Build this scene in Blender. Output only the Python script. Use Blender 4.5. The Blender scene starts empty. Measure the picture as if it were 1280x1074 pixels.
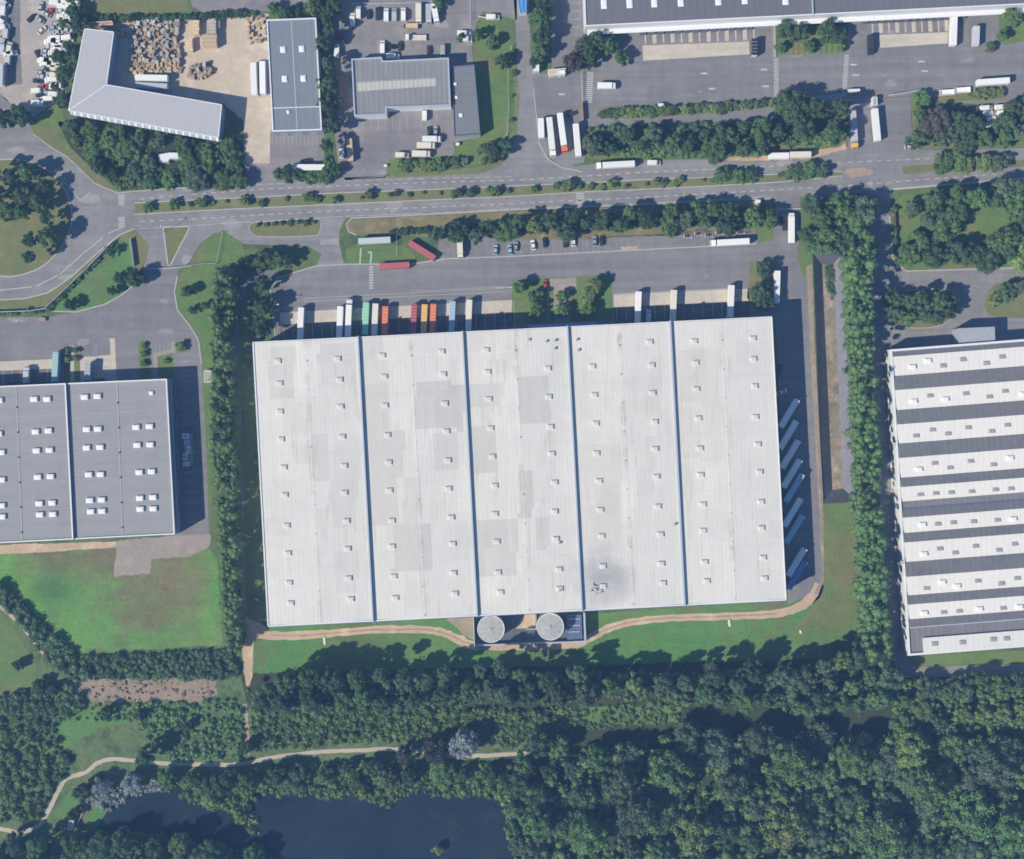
import bpy, math, random
import numpy as np
from mathutils import Vector, Matrix
from mathutils.geometry import tessellate_polygon

R = math.radians
S = 0.34          # metres per photo pixel at ground level
CAM_H = 540.0
rng = random.Random(7)
scene = bpy.context.scene
col = scene.collection

def P(px, py, z=0.0):
    """ground point (or point at height z) seen at a measured spot of the survey picture"""
    k = S * (CAM_H - z) / CAM_H
    return Vector(((px - 640) * k, (537 - py) * k, z))

# ------------------------------------------------------------------ tags
def tag(o, label=None, cat=None, group=None, kind=None):
    if label: o['label'] = label
    if cat: o['category'] = cat
    if group: o['group'] = group
    if kind: o['kind'] = kind
    return o

def empty(name, loc, rz=0.0):
    o = bpy.data.objects.new(name, None)
    o.empty_display_size = 0.5
    col.objects.link(o)
    o.location = loc
    o.rotation_euler = (0, 0, rz)
    return o

ONES = 'first second third fourth fifth sixth seventh eighth ninth tenth eleventh twelfth thirteenth fourteenth fifteenth sixteenth seventeenth eighteenth nineteenth'.split()
TENS = {2: 'twent', 3: 'thirt', 4: 'fort', 5: 'fift', 6: 'sixt', 7: 'sevent'}
def ordw(n):
    if n < 20: return ONES[n - 1]
    t, u = divmod(n, 10)
    return TENS[t] + 'ieth' if u == 0 else TENS[t] + 'y-' + ONES[u - 1]

# ------------------------------------------------------------------ materials
MATS = {}
def nt(name):
    m = bpy.data.materials.new(name)
    m.use_nodes = True
    t = m.node_tree
    b = t.nodes['Principled BSDF']
    return m, t, b

def noise(t, vec, scale, detail=5, rough=0.6):
    n = t.nodes.new('ShaderNodeTexNoise')
    n.inputs['Scale'].default_value = scale
    n.inputs['Detail'].default_value = detail
    n.inputs['Roughness'].default_value = rough
    if vec is not None: t.links.new(vec, n.inputs['Vector'])
    return n.outputs['Fac']

def ramp(t, fac, lo, hi):
    r = t.nodes.new('ShaderNodeMapRange')
    r.inputs['From Min'].default_value = lo
    r.inputs['From Max'].default_value = hi
    t.links.new(fac, r.inputs['Value'])
    return r.outputs['Result']

def mix(t, fac, a, b, mode='MIX'):
    m = t.nodes.new('ShaderNodeMix')
    m.data_type = 'RGBA'
    m.blend_type = mode
    for s, v in (('Factor', fac),):
        if isinstance(v, (int, float)): m.inputs[0].default_value = v
        else: t.links.new(v, m.inputs[0])
    for idx, v in ((6, a), (7, b)):
        if isinstance(v, (tuple, list)): m.inputs[idx].default_value = (*v[:3], 1)
        else: t.links.new(v, m.inputs[idx])
    return m.outputs[2]

def mul(t, c, fac, lo, hi):
    """colour times a grey between lo and hi"""
    r = t.nodes.new('ShaderNodeMapRange')
    r.inputs['From Min'].default_value = 0.25
    r.inputs['From Max'].default_value = 0.75
    r.inputs['To Min'].default_value = lo
    r.inputs['To Max'].default_value = hi
    t.links.new(fac, r.inputs['Value'])
    m = t.nodes.new('ShaderNodeVectorMath'); m.operation = 'SCALE'
    t.links.new(c, m.inputs[0]); t.links.new(r.outputs['Result'], m.inputs['Scale'])
    return m.outputs['Vector']

def position(t):
    return t.nodes.new('ShaderNodeNewGeometry').outputs['Position']

def stretch(t, vec, sx, sy, rz=0.0):
    m = t.nodes.new('ShaderNodeMapping')
    m.inputs['Scale'].default_value = (sx, sy, 1)
    m.inputs['Rotation'].default_value = (0, 0, rz)
    t.links.new(vec, m.inputs['Vector'])
    return m.outputs['Vector']

def ground_mat(name, c1, c2, s1=0.03, c3=None, s3=0.12, fine=0.8, fine_amt=0.18, rough=0.9, streak=None, t3=(0.52, 0.68), t1=(0.35, 0.65), bump=0.0, spots=(), mid=0.06, wear=0.0):
    m, t, b = nt(name)
    p = position(t)
    c = mix(t, ramp(t, noise(t, p, s1), *t1), c1, c2)
    if c3: c = mix(t, ramp(t, noise(t, p, s3, 6), *t3), c, c3)
    for (sx, sy, rad, sc, amt) in spots:      # bare or worn patches where the place has them
        d = t.nodes.new('ShaderNodeVectorMath'); d.operation = 'DISTANCE'
        t.links.new(p, d.inputs[0]); d.inputs[1].default_value = P(sx, sy)
        a = t.nodes.new('ShaderNodeMath'); a.operation = 'MULTIPLY_ADD'
        t.links.new(noise(t, p, .07, 6, .65), a.inputs[0]); a.inputs[1].default_value = rad * 2.2
        t.links.new(d.outputs['Value'], a.inputs[2])
        mr = t.nodes.new('ShaderNodeMapRange')
        mr.inputs['From Min'].default_value = rad * 2.1; mr.inputs['From Max'].default_value = rad * 1.2
        mr.inputs['To Max'].default_value = amt
        t.links.new(a.outputs[0], mr.inputs['Value'])
        c = mix(t, mr.outputs['Result'], c, sc)
    c = mul(t, c, noise(t, p, .16, 6, .7), 1 - mid, 1 + mid)
    if wear:
        c = mul(t, c, noise(t, stretch(t, p, .012, .28, R(3)), 1.0, 5, .7), 1 - wear, 1 + wear * .7)
        c = mul(t, c, noise(t, stretch(t, p, .22, .02, R(3)), 1.0, 4, .65), 1 - wear * .5, 1 + wear * .4)
        c = mix(t, ramp(t, noise(t, p, .32, 3, .5), .70, .78), c, tuple(x * .55 for x in c1))
        c = mix(t, ramp(t, noise(t, stretch(t, p, .05, .11, R(40)), 1.0, 2, .4), .69, .70), c, tuple(x * 1.18 for x in c1))
    c = mul(t, c, noise(t, p, fine, 6, 0.75), 1 - fine_amt, 1 + fine_amt)
    if streak:
        ang, amt = streak
        c = mul(t, c, noise(t, stretch(t, p, 0.03, 0.6, ang), 1.0, 4), 1 - amt, 1 + amt)
    t.links.new(c, b.inputs['Base Color'])
    b.inputs['Roughness'].default_value = rough
    b.inputs['Specular IOR Level'].default_value = 0.15
    if bump:
        bn = t.nodes.new('ShaderNodeBump')
        bn.inputs['Strength'].default_value = bump
        bn.inputs['Distance'].default_value = 0.6
        t.links.new(noise(t, p, 0.7, 6), bn.inputs['Height'])
        t.links.new(bn.outputs['Normal'], b.inputs['Normal'])
    MATS[name] = m
    return m

def plain(name, c, rough=0.6, metal=0.0, var=0.08, scale=0.6, spec=0.3, rand=0.0, emis=None):
    m, t, b = nt(name)
    p = position(t)
    rgb = t.nodes.new('ShaderNodeRGB'); rgb.outputs[0].default_value = (*c, 1)
    cc = mul(t, rgb.outputs[0], noise(t, p, scale, 5, 0.7), 1 - var, 1 + var)
    if rand:
        oi = t.nodes.new('ShaderNodeObjectInfo')
        r = t.nodes.new('ShaderNodeMapRange')
        r.inputs['To Min'].default_value = 1 - rand; r.inputs['To Max'].default_value = 1 + rand
        t.links.new(oi.outputs['Random'], r.inputs['Value'])
        s = t.nodes.new('ShaderNodeVectorMath'); s.operation = 'SCALE'
        t.links.new(cc, s.inputs[0]); t.links.new(r.outputs['Result'], s.inputs['Scale']); cc = s.outputs['Vector']
    t.links.new(cc, b.inputs['Base Color'])
    b.inputs['Roughness'].default_value = rough
    b.inputs['Metallic'].default_value = metal
    b.inputs['Specular IOR Level'].default_value = spec
    MATS[name] = m
    return m

def leaf_mat(name, c, c2):
    m, t, b = nt(name)
    p = position(t)
    oi = t.nodes.new('ShaderNodeObjectInfo')
    cc = mix(t, ramp(t, noise(t, p, 0.30, 4), 0.36, 0.64), c, c2)
    warm = (c2[0] * 1.10, c2[1] * 1.14, c2[2] * 1.0)
    cc = mix(t, ramp(t, noise(t, p, 0.055, 4, .65), 0.48, 0.66), cc, warm)
    cc = mul(t, cc, noise(t, p, 1.3, 3), 0.70, 1.32)
    hs = t.nodes.new('ShaderNodeHueSaturation')
    for inp, lo, hi in (('Hue', 0.485, 0.515), ('Value', 0.82, 1.2)):
        r = t.nodes.new('ShaderNodeMapRange')
        r.inputs['To Min'].default_value = lo; r.inputs['To Max'].default_value = hi
        t.links.new(oi.outputs['Random'], r.inputs['Value'])
        t.links.new(r.outputs['Result'], hs.inputs[inp])
    t.links.new(cc, hs.inputs['Color'])
    t.links.new(hs.outputs['Color'], b.inputs['Base Color'])
    b.inputs['Roughness'].default_value = 0.75
    b.inputs['Specular IOR Level'].default_value = 0.12
    tl = t.nodes.new('ShaderNodeBsdfTranslucent')
    t.links.new(hs.outputs['Color'], tl.inputs['Color'])
    ms = t.nodes.new('ShaderNodeMixShader'); ms.inputs[0].default_value = .3
    t.links.new(b.outputs['BSDF'], ms.inputs[1]); t.links.new(tl.outputs['BSDF'], ms.inputs[2])
    t.links.new(ms.outputs['Shader'], t.nodes['Material Output'].inputs['Surface'])
    MATS[name] = m
    return m

# ground covers
ground_mat('meadow', (.10, .155, .064), (.14, .18, .078), .02, (.055, .095, .045), .08, .5, .22, mid=.12)
ground_mat('lawn', (.112, .195, .062), (.155, .210, .074), .03, (.185, .175, .085), .06, .9, .24, bump=.3, mid=.17, streak=(R(87), .06), spots=((1050, 690, 16, (.19, .17, .09), .8), (1045, 760, 14, (.19, .17, .09), .6)))
ground_mat('lawn_fresh', (.085, .225, .066), (.125, .220, .070), .035, (.155, .165, .080), .05, .9, .24, bump=.3, mid=.17, streak=(R(3), .07), spots=((120, 355, 11, (.15, .14, .075), .7), (690, 800, 20, (.13, .125, .07), .6), (450, 800, 22, (.12, .12, .06), .6)))
ground_mat('field', (.110, .285, .068), (.160, .285, .080), .02, (.15, .17, .08), .05, .7, .22, bump=.3, mid=.18, t3=(.48, .66), spots=((205, 722, 26, (.205, .170, .105), 1), (130, 697, 18, (.18, .150, .095), .9), (60, 688, 18, (.17, .145, .09), .7), (190, 770, 19, (.165, .165, .085), .8), (70, 735, 14, (.075, .165, .065), .8)), streak=(R(88), .09))
ground_mat('verge', (.19, .19, .09), (.15, .185, .074), .06, (.24, .205, .115), .15, 1.2, .2, bump=.3, mid=.12)
ground_mat('dry_verge', (.235, .205, .115), (.17, .165, .080), .06, (.30, .25, .16), .18, 1.2, .2, bump=.3, mid=.12)
ground_mat('scrub', (.10, .165, .07), (.15, .19, .085), .03, (.045, .075, .045), .12, .45, .3, bump=.6, mid=.15)
ground_mat('reddish_scrub', (.36, .265, .215), (.27, .22, .165), .08, (.20, .19, .12), .2, .7, .25, bump=.5, mid=.12)
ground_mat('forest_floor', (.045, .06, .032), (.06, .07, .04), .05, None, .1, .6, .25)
ground_mat('asphalt', (.238, .234, .243), (.205, .203, .215), .02, (.25, .246, .255), .05, .35, .10, .85, (R(3), .08), mid=.09, wear=.19)
ground_mat('road', (.265, .259, .265), (.228, .224, .234), .03, (.275, .27, .278), .07, .4, .11, .85, (R(3), .10), mid=.09, wear=.19)
ground_mat('old_asphalt', (.275, .258, .262), (.215, .207, .22), .03, (.29, .27, .265), .08, .3, .12, .88, mid=.10, wear=.19)
ground_mat('lot', (.24, .235, .25), (.19, .188, .205), .04, (.26, .245, .245), .1, .4, .12, .88, mid=.10, wear=.19)
ground_mat('van_yard', (.42, .37, .33), (.35, .33, .32), .05, (.50, .45, .38), .12, .5, .15, mid=.12)
ground_mat('sandy_yard', (.56, .475, .37), (.50, .43, .345), .04, (.62, .55, .45), .12, .5, .13, mid=.08)
ground_mat('shaded_dock', (.16, .155, .16), (.12, .118, .125), .08, (.22, .205, .19), .2, .6, .2, streak=(R(93), .25), mid=.15)  # streaky dark tone, wall shade put into the dock colour
ground_mat('pale_concrete', (.56, .50, .425), (.50, .455, .39), .06, (.60, .52, .42), .2, .6, .12, streak=(R(93), .10), mid=.08)
ground_mat('dirt_track', (.53, .39, .27), (.45, .34, .24), .06, (.60, .47, .35), .15, .7, .16, mid=.12)
ground_mat('worn_edge', (.34, .28, .21), (.27, .235, .185), .06, (.40, .32, .24), .15, .7, .2, mid=.12)
ground_mat('footpath', (.50, .44, .36), (.44, .385, .31), .08, None, .1, .8, .15, mid=.08)
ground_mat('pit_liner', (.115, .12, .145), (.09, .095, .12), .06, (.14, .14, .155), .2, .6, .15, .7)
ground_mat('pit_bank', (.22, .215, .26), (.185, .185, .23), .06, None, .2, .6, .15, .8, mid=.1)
ground_mat('pit_floor', (.31, .25, .195), (.21, .195, .145), .12, (.42, .335, .255), .25, .7, .3, mid=.3, t3=(.5, .7))
ground_mat('path_grit', (.20, .20, .215), (.17, .17, .19), .06, (.25, .235, .23), .15, .8, .15, mid=.1)
ground_mat('brown_patch', (.35, .30, .26), (.29, .26, .235), .06, (.40, .34, .29), .12, .6, .14, mid=.1)
ground_mat('orange_dirt', (.42, .31, .235), (.33, .28, .235), .2, None, .1, .8, .2, mid=.12)
# built things
plain('paint_white', (.80, .80, .79), .45, var=.03, rand=.05)
plain('paint_cream', (.72, .68, .58), .5, var=.04)
plain('paint_grey', (.34, .35, .37), .5, rand=.1)
plain('paint_dark', (.035, .04, .05), .35, rand=.3)
plain('paint_silver', (.50, .52, .55), .4, rand=.15)
plain('paint_red', (.42, .06, .06), .45)
plain('paint_maroon', (.36, .085, .11), .5)
plain('paint_box_red', (.46, .13, .14), .5)
plain('paint_orange', (.72, .185, .085), .5)
plain('paint_yellow', (.72, .42, .12), .5)
plain('paint_green', (.27, .60, .43), .5)
plain('paint_blue', (.10, .20, .45), .45)
plain('paint_pale_blue', (.33, .47, .60), .45)
plain('paint_teal', (.30, .47, .50), .5)
plain('paint_tan', (.58, .46, .31), .6)
plain('paint_rust', (.42, .24, .18), .7)
plain('chassis', (.045, .047, .055), .6)
plain('rubber', (.02, .02, .022), .8)
plain('glass_dark', (.02, .028, .04), .08, spec=.6, var=.02)
plain('lamp_lens', (.75, .75, .70), .2)
plain('cladding_white', (.70, .71, .72), .55, var=.05, scale=.3)
plain('cladding_blue', (.24, .31, .45), .5, var=.05)
plain('cladding_grey', (.36, .38, .42), .6)
plain('cap_white', (.74, .75, .78), .5, var=.06)
plain('cap_blue_grey', (.42, .47, .56), .5, var=.08)
plain('gutter_blue', (.11, .15, .25), .5)
plain('skylight_white', (.83, .83, .81), .4, var=.04)
plain('skylight_dull', (.64, .63, .60), .45, var=.04)
plain('skylight_brown', (.33, .32, .32), .5, var=.18, scale=1.5)
plain('rubber_seal', (.018, .02, .026), .8)
plain('concrete', (.38, .37, .365), .85, var=.15, scale=.5)
plain('dark_concrete', (.11, .125, .16), .85, var=.2, scale=.4)
plain('kerbstone', (.44, .43, .42), .85, var=.12)
plain('line_paint', (.50, .50, .49), .8, var=.2, scale=.9)
plain('faded_paint', (.42, .42, .42), .85, var=.25, scale=.9)
plain('galvanised', (.45, .47, .50), .45, .3)
plain('timber', (.46, .345, .24), .85, var=.3, scale=1.5, rand=.35)
plain('timber_grey', (.47, .425, .38), .85, var=.3, scale=1.5, rand=.35)
plain('timber_fresh', (.62, .48, .32), .85, var=.25, scale=1.5, rand=.2)
plain('bark', (.09, .065, .045), .9, var=.3, scale=2)
plain('wall_white', (.66, .66, .65), .8)
plain('fence_brown', (.17, .105, .08), .8)
plain('bright_blue', (.11, .30, .62), .5)
leaf_mat('leaf_dark', (0.086, 0.153, 0.088), (0.128, 0.204, 0.109))
leaf_mat('leaf_mid', (0.123, 0.22, 0.095), (0.174, 0.278, 0.116))
leaf_mat('leaf_yellow', (0.197, 0.284, 0.104), (0.273, 0.348, 0.142))
leaf_mat('leaf_grey', (0.118, 0.183, 0.121), (0.176, 0.241, 0.16))
leaf_mat('leaf_silver', (.27, .33, .33), (.40, .45, .46))
leaf_mat('leaf_purple', (.125, .112, .115), (.170, .152, .155))
leaf_mat('leaf_brown', (.118, .116, .092), (.158, .155, .125))
leaf_mat('leaf_red', (.52, .40, .33), (.40, .33, .26))

# roof of the big white warehouse: sheet tints are an attribute, ribs follow the UVs
def white_roof():
    m, t, b = nt('white_sheet_roof')
    uv = t.nodes.new('ShaderNodeUVMap').outputs['UV']
    sep = t.nodes.new('ShaderNodeSeparateXYZ'); t.links.new(uv, sep.inputs[0])
    at = t.nodes.new('ShaderNodeAttribute'); at.attribute_name = 'sheet'
    p = position(t)
    rgb = t.nodes.new('ShaderNodeVectorMath'); rgb.operation = 'SCALE'
    rgb.inputs[0].default_value = (.685, .666, .618)
    t.links.new(at.outputs['Fac'], rgb.inputs['Scale'])
    c = rgb.outputs['Vector']
    def lines(out, period, duty, dark, c):
        w = t.nodes.new('ShaderNodeMath'); w.operation = 'DIVIDE'; w.inputs[1].default_value = period
        t.links.new(out, w.inputs[0])
        f = t.nodes.new('ShaderNodeMath'); f.operation = 'FRACT'; t.links.new(w.outputs[0], f.inputs[0])
        l = t.nodes.new('ShaderNodeMath'); l.operation = 'LESS_THAN'; l.inputs[1].default_value = duty
        t.links.new(f.outputs[0], l.inputs[0])
        d = t.nodes.new('ShaderNodeMath'); d.operation = 'MULTIPLY'; d.inputs[1].default_value = dark
        t.links.new(l.outputs[0], d.inputs[0])
        return mix(t, d.outputs[0], c, (.50, .51, .53))
    c = lines(sep.outputs['X'], 1.75, .3, .22, c)
    c = lines(sep.outputs['Y'], 24.0, .02, .25, c)
    c = mul(t, c, noise(t, stretch(t, p, .5, .05, R(-3)), 1.0, 5), .955, 1.035)
    c = mul(t, c, noise(t, p, .08, 6, .7), .95, 1.04)
    c = mul(t, c, noise(t, p, .5, 6, .75), .965, 1.03)
    # rust and dirt streaks
    st = ramp(t, noise(t, stretch(t, p, .35, .035, R(-3)), 1.0, 6, .7), .57, .76)
    c = mix(t, st, c, (.52, .47, .41))
    # rust creeping down both sides of each ridge
    md = t.nodes.new('ShaderNodeMath'); md.operation = 'MODULO'; md.inputs[1].default_value = 44.3
    t.links.new(sep.outputs['X'], md.inputs[0])
    sb = t.nodes.new('ShaderNodeMath'); sb.operation = 'SUBTRACT'; sb.inputs[1].default_value = 22.0
    t.links.new(md.outputs[0], sb.inputs[0])
    ab = t.nodes.new('ShaderNodeMath'); ab.operation = 'ABSOLUTE'; t.links.new(sb.outputs[0], ab.inputs[0])
    near = t.nodes.new('ShaderNodeMapRange')
    near.inputs['From Min'].default_value = 1.6; near.inputs['From Max'].default_value = .3
    t.links.new(ab.outputs[0], near.inputs['Value'])
    rn = t.nodes.new('ShaderNodeMath'); rn.operation = 'MULTIPLY'
    t.links.new(near.outputs['Result'], rn.inputs[0])
    t.links.new(ramp(t, noise(t, p, .10, 5, .7), .50, .72), rn.inputs[1])
    c = mix(t, rn.outputs[0], c, (.46, .35, .25))
    # the soot stain near the south end of the fourth bay
    d = t.nodes.new('ShaderNodeVectorMath'); d.operation = 'DISTANCE'
    s = P(756, 722, 13.5)
    t.links.new(p, d.inputs[0]); d.inputs[1].default_value = s
    dn = t.nodes.new('ShaderNodeMath'); dn.operation = 'MULTIPLY_ADD'
    t.links.new(noise(t, p, .15, 4), dn.inputs[0]); dn.inputs[1].default_value = 14.0
    t.links.new(d.outputs['Value'], dn.inputs[2])
    so = t.nodes.new('ShaderNodeMapRange')
    so.inputs['From Min'].default_value = 22; so.inputs['From Max'].default_value = 8
    so.inputs['To Max'].default_value = .75
    t.links.new(dn.outputs[0], so.inputs['Value'])
    c = mix(t, so.outputs['Result'], c, (.24, .25, .28))
    t.links.new(c, b.inputs['Base Color'])
    b.inputs['Roughness'].default_value = .6
    b.inputs['Specular IOR Level'].default_value = .2
    MATS['white_sheet_roof'] = m
white_roof()

def sheet_roof(name, base, dirt, ang, rib=1.8, ribdark=.12, streak=.08, blotch=(.56, .74)):
    """a roof with ribs and streaks running along a world direction (ang: the direction the ribs run)"""
    m, t, b = nt(name)
    p = position(t)
    mp = t.nodes.new('ShaderNodeMapping'); mp.vector_type = 'TEXTURE'
    mp.inputs['Rotation'].default_value = (0, 0, ang)
    t.links.new(p, mp.inputs['Vector'])
    v = mp.outputs['Vector']                 # x runs along the ribs
    sep = t.nodes.new('ShaderNodeSeparateXYZ'); t.links.new(v, sep.inputs[0])
    rgb = t.nodes.new('ShaderNodeRGB'); rgb.outputs[0].default_value = (*base, 1)
    c = mix(t, ramp(t, noise(t, p, .07, 6, .65), *blotch), rgb.outputs[0], dirt)
    w = t.nodes.new('ShaderNodeMath'); w.operation = 'DIVIDE'; w.inputs[1].default_value = rib
    t.links.new(sep.outputs['Y'], w.inputs[0])
    f = t.nodes.new('ShaderNodeMath'); f.operation = 'FRACT'; t.links.new(w.outputs[0], f.inputs[0])
    l = t.nodes.new('ShaderNodeMath'); l.operation = 'LESS_THAN'; l.inputs[1].default_value = .3
    t.links.new(f.outputs[0], l.inputs[0])
    d = t.nodes.new('ShaderNodeMath'); d.operation = 'MULTIPLY'; d.inputs[1].default_value = ribdark
    t.links.new(l.outputs[0], d.inputs[0])
    c = mix(t, d.outputs[0], c, tuple(x * .45 for x in base))
    c = mul(t, c, noise(t, stretch(t, v, .06, .9), 1.0, 5, .7), 1 - streak, 1 + streak)
    c = mul(t, c, noise(t, p, .9, 5, .7), .95, 1.05)
    t.links.new(c, b.inputs['Base Color'])
    b.inputs['Roughness'].default_value = .7
    b.inputs['Specular IOR Level'].default_value = .2
    MATS[name] = m
sheet_roof('grey_roof', (.305, .306, .312), (.265, .266, .275), R(3), 6.0, .06, .05)
sheet_roof('dark_roof', (.158, .160, .178), (.135, .138, .155), R(92), 3.0, .12, .07)
sheet_roof('lilac_roof', (.45, .448, .475), (.41, .41, .435), R(80), 2.0, .05, .04)
sheet_roof('slate_roof', (.205, .235, .27), (.18, .205, .24), R(92), 3.0, .08, .06)
sheet_roof('worn_roof', (.255, .262, .275), (.20, .205, .22), R(92), 2.2, .25, .16)
sheet_roof('annex_roof', (.20, .208, .225), (.175, .182, .20), R(2), 3.0, .12, .08)
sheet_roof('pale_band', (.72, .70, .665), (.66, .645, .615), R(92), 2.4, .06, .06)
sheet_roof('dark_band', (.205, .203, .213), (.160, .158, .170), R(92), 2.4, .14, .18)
sheet_roof('strip_light', (.50, .50, .45), (.38, .39, .37), R(92), 1.8, .35, .14)

def water_mat():
    m, t, b = nt('pond_water')
    p = position(t)
    c = mix(t, ramp(t, noise(t, p, .03, 4), .35, .65), (.010, .020, .036), (.020, .034, .048))
    c = mix(t, ramp(t, noise(t, p, .05, 5, .7), .56, .72), c, (.036, .046, .044))
    t.links.new(c, b.inputs['Base Color'])
    b.inputs['Roughness'].default_value = .18
    b.inputs['IOR'].default_value = 1.33
    bn = t.nodes.new('ShaderNodeBump'); bn.inputs['Strength'].default_value = .12; bn.inputs['Distance'].default_value = .1
    t.links.new(noise(t, p, .8, 4), bn.inputs['Height'])
    t.links.new(bn.outputs['Normal'], b.inputs['Normal'])
    MATS['pond_water'] = m
water_mat()

# ------------------------------------------------------------------ mesh collector
class MB:
    def __init__(self):
        self.v = []; self.f = []; self.mi = []; self.cur = 0
    def mat(self, i): self.cur = i; return self
    def add(self, vs, fs):
        n = len(self.v)
        self.v += [tuple(x) for x in vs]
        self.f += [tuple(n + i for i in f) for f in fs]
        self.mi += [self.cur] * len(fs)
        return self
    def box(self, x0, x1, y0, y1, z0, z1, taper=0.0):
        t = taper
        vs = [(x0, y0, z0), (x1, y0, z0), (x1, y1, z0), (x0, y1, z0),
              (x0 + t, y0 + t, z1), (x1 - t, y0 + t, z1), (x1 - t, y1 - t, z1), (x0 + t, y1 - t, z1)]
        return self.add(vs, [(3, 2, 1, 0), (4, 5, 6, 7), (0, 1, 5, 4), (1, 2, 6, 5), (2, 3, 7, 6), (3, 0, 4, 7)])
    def cbox(self, x0, x1, y0, y1, z0, z1, c=0.06):
        """box with its upper and upright edges chamfered"""
        def ring(z, i):
            return [(x0 + i + c, y0 + i, z), (x1 - i - c, y0 + i, z), (x1 - i, y0 + i + c, z), (x1 - i, y1 - i - c, z),
                    (x1 - i - c, y1 - i, z), (x0 + i + c, y1 - i, z), (x0 + i, y1 - i - c, z), (x0 + i, y0 + i + c, z)]
        vs = ring(z0, 0) + ring(z1 - c, 0) + ring(z1, c)
        fs = [tuple(range(7, -1, -1)), tuple(range(16, 24))]
        for k in (0, 8):
            for i in range(8):
                j = (i + 1) % 8
                fs.append((k + i, k + j, k + 8 + j, k + 8 + i))
        return self.add(vs, fs)
    def prism(self, pts, z0, z1, top=True, bottom=False):
        """pts: counter-clockwise xy"""
        n = len(pts)
        vs = [(p[0], p[1], z0) for p in pts] + [(p[0], p[1], z1) for p in pts]
        fs = [(i, (i + 1) % n, n + (i + 1) % n, n + i) for i in range(n)]
        self.add(vs, fs)
        if top: self.poly([(p[0], p[1], z1) for p in pts])
        if bottom: self.poly([(p[0], p[1], z0) for p in pts][::-1])
        return self
    def poly(self, pts):
        pts = [Vector(p) for p in pts]
        tris = tessellate_polygon([pts])
        up = []
        for a, b_, c in tris:
            nrm = (pts[b_] - pts[a]).cross(pts[c] - pts[a])
            up.append((a, b_, c) if nrm.z >= 0 else (a, c, b_))
        return self.add(pts, up)
    def profile(self, pts, y0, y1, inset=0.0):
        """extrude an xz outline (counter-clockwise seen from -y) along y"""
        n = len(pts)
        vs = [(p[0], y0, p[1]) for p in pts] + [(p[0], y1, p[1]) for p in pts]
        fs = [tuple(range(n)), tuple(range(2 * n - 1, n - 1, -1))]
        fs += [(i, n + i, n + (i + 1) % n, (i + 1) % n) for i in range(n)]
        return self.add(vs, fs)
    def cyl(self, c, axis, r, h, seg=12, r2=None):
        c = Vector(c); a = Vector(axis).normalized()
        q = Vector((0, 0, 1)).rotation_difference(a)
        r2 = r if r2 is None else r2
        vs = []
        for k, rr in ((0, r), (h, r2)):
            for i in range(seg):
                t = 2 * math.pi * i / seg
                vs.append(c + q @ Vector((rr * math.cos(t), rr * math.sin(t), k)))
        fs = [tuple(range(seg - 1, -1, -1)), tuple(range(seg, 2 * seg))]
        fs += [(i, (i + 1) % seg, seg + (i + 1) % seg, seg + i) for i in range(seg)]
        return self.add(vs, fs)
    def bar(self, a, b, w, h=None):
        a = Vector(a); b = Vector(b); d = (b - a)
        if d.length < 1e-6: return self
        h = h or w
        s = d.cross(Vector((0, 0, 1)))
        s = s.normalized() if s.length > 1e-6 else Vector((1, 0, 0))
        u = s.cross(d).normalized()
        vs = []
        for p in (a, b):
            vs += [p - s * w / 2 - u * h / 2, p + s * w / 2 - u * h / 2, p + s * w / 2 + u * h / 2, p - s * w / 2 + u * h / 2]
        return self.add(vs, [(0, 1, 2, 3), (7, 6, 5, 4), (0, 4, 5, 1), (1, 5, 6, 2), (2, 6, 7, 3), (3, 7, 4, 0)])
    def build(self, name, mats, parent=None, world=False):
        if isinstance(mats, str): mats = [mats]
        v = self.v
        if world and parent is not None:
            inv = parent.matrix_basis.inverted()
            v = [inv @ Vector(x) for x in v]
        me = bpy.data.meshes.new(name)
        me.from_pydata([tuple(x) for x in v], [], self.f)
        for m in mats: me.materials.append(MATS[m])
        if len(mats) > 1: me.polygons.foreach_set('material_index', self.mi)
        me.update()
        o = bpy.data.objects.new(name, me)
        col.objects.link(o)
        if parent is not None: o.parent = parent
        return o

def obj_at(name, mb, mats, loc, label, cat, group=None):
    """a top-level single mesh thing built in world space, its origin moved to loc"""
    mb.v = [tuple(Vector(x) - Vector(loc)) for x in mb.v]
    o = mb.build(name, mats)
    o.location = loc
    return tag(o, label, cat, group)

KIDS = {}
def kids(o):
    return [c for c in bpy.data.objects if c.parent == o]
def copy_tree(src, parent=None, cache={}):
    if src.name not in cache: cache[src.name] = list(src.children)
    c = src.copy()
    col.objects.link(c)
    if parent is not None:
        c.parent = parent
        c.matrix_parent_inverse = src.matrix_parent_inverse.copy()
    for ch in cache[src.name]: copy_tree(ch, c)
    return c

# ------------------------------------------------------------------ ground sheets
def smooth_closed(pts, n=5):
    out = []
    N = len(pts)
    for i in range(N):
        p0, p1, p2, p3 = (Vector(pts[(i + k - 1) % N]) for k in range(4))
        for j in range(n):
            t = j / n
            out.append(0.5 * ((2 * p1) + (p2 - p0) * t + (2 * p0 - 5 * p1 + 4 * p2 - p3) * t * t + (3 * p1 - p0 - 3 * p2 + p3) * t ** 3))
    return [(p[0], p[1]) for p in out]

def smooth_open(pts, n=6):
    P4 = [pts[0]] + list(pts) + [pts[-1]]
    out = []
    for i in range(1, len(P4) - 2):
        p0, p1, p2, p3 = (Vector(P4[i + k - 1]) for k in range(4))
        for j in range(n):
            t = j / n
            out.append(0.5 * ((2 * p1) + (p2 - p0) * t + (2 * p0 - 5 * p1 + 4 * p2 - p3) * t * t + (3 * p1 - p0 - 3 * p2 + p3) * t ** 3))
    out.append(Vector(pts[-1]))
    return [(p[0], p[1]) for p in out]

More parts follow.
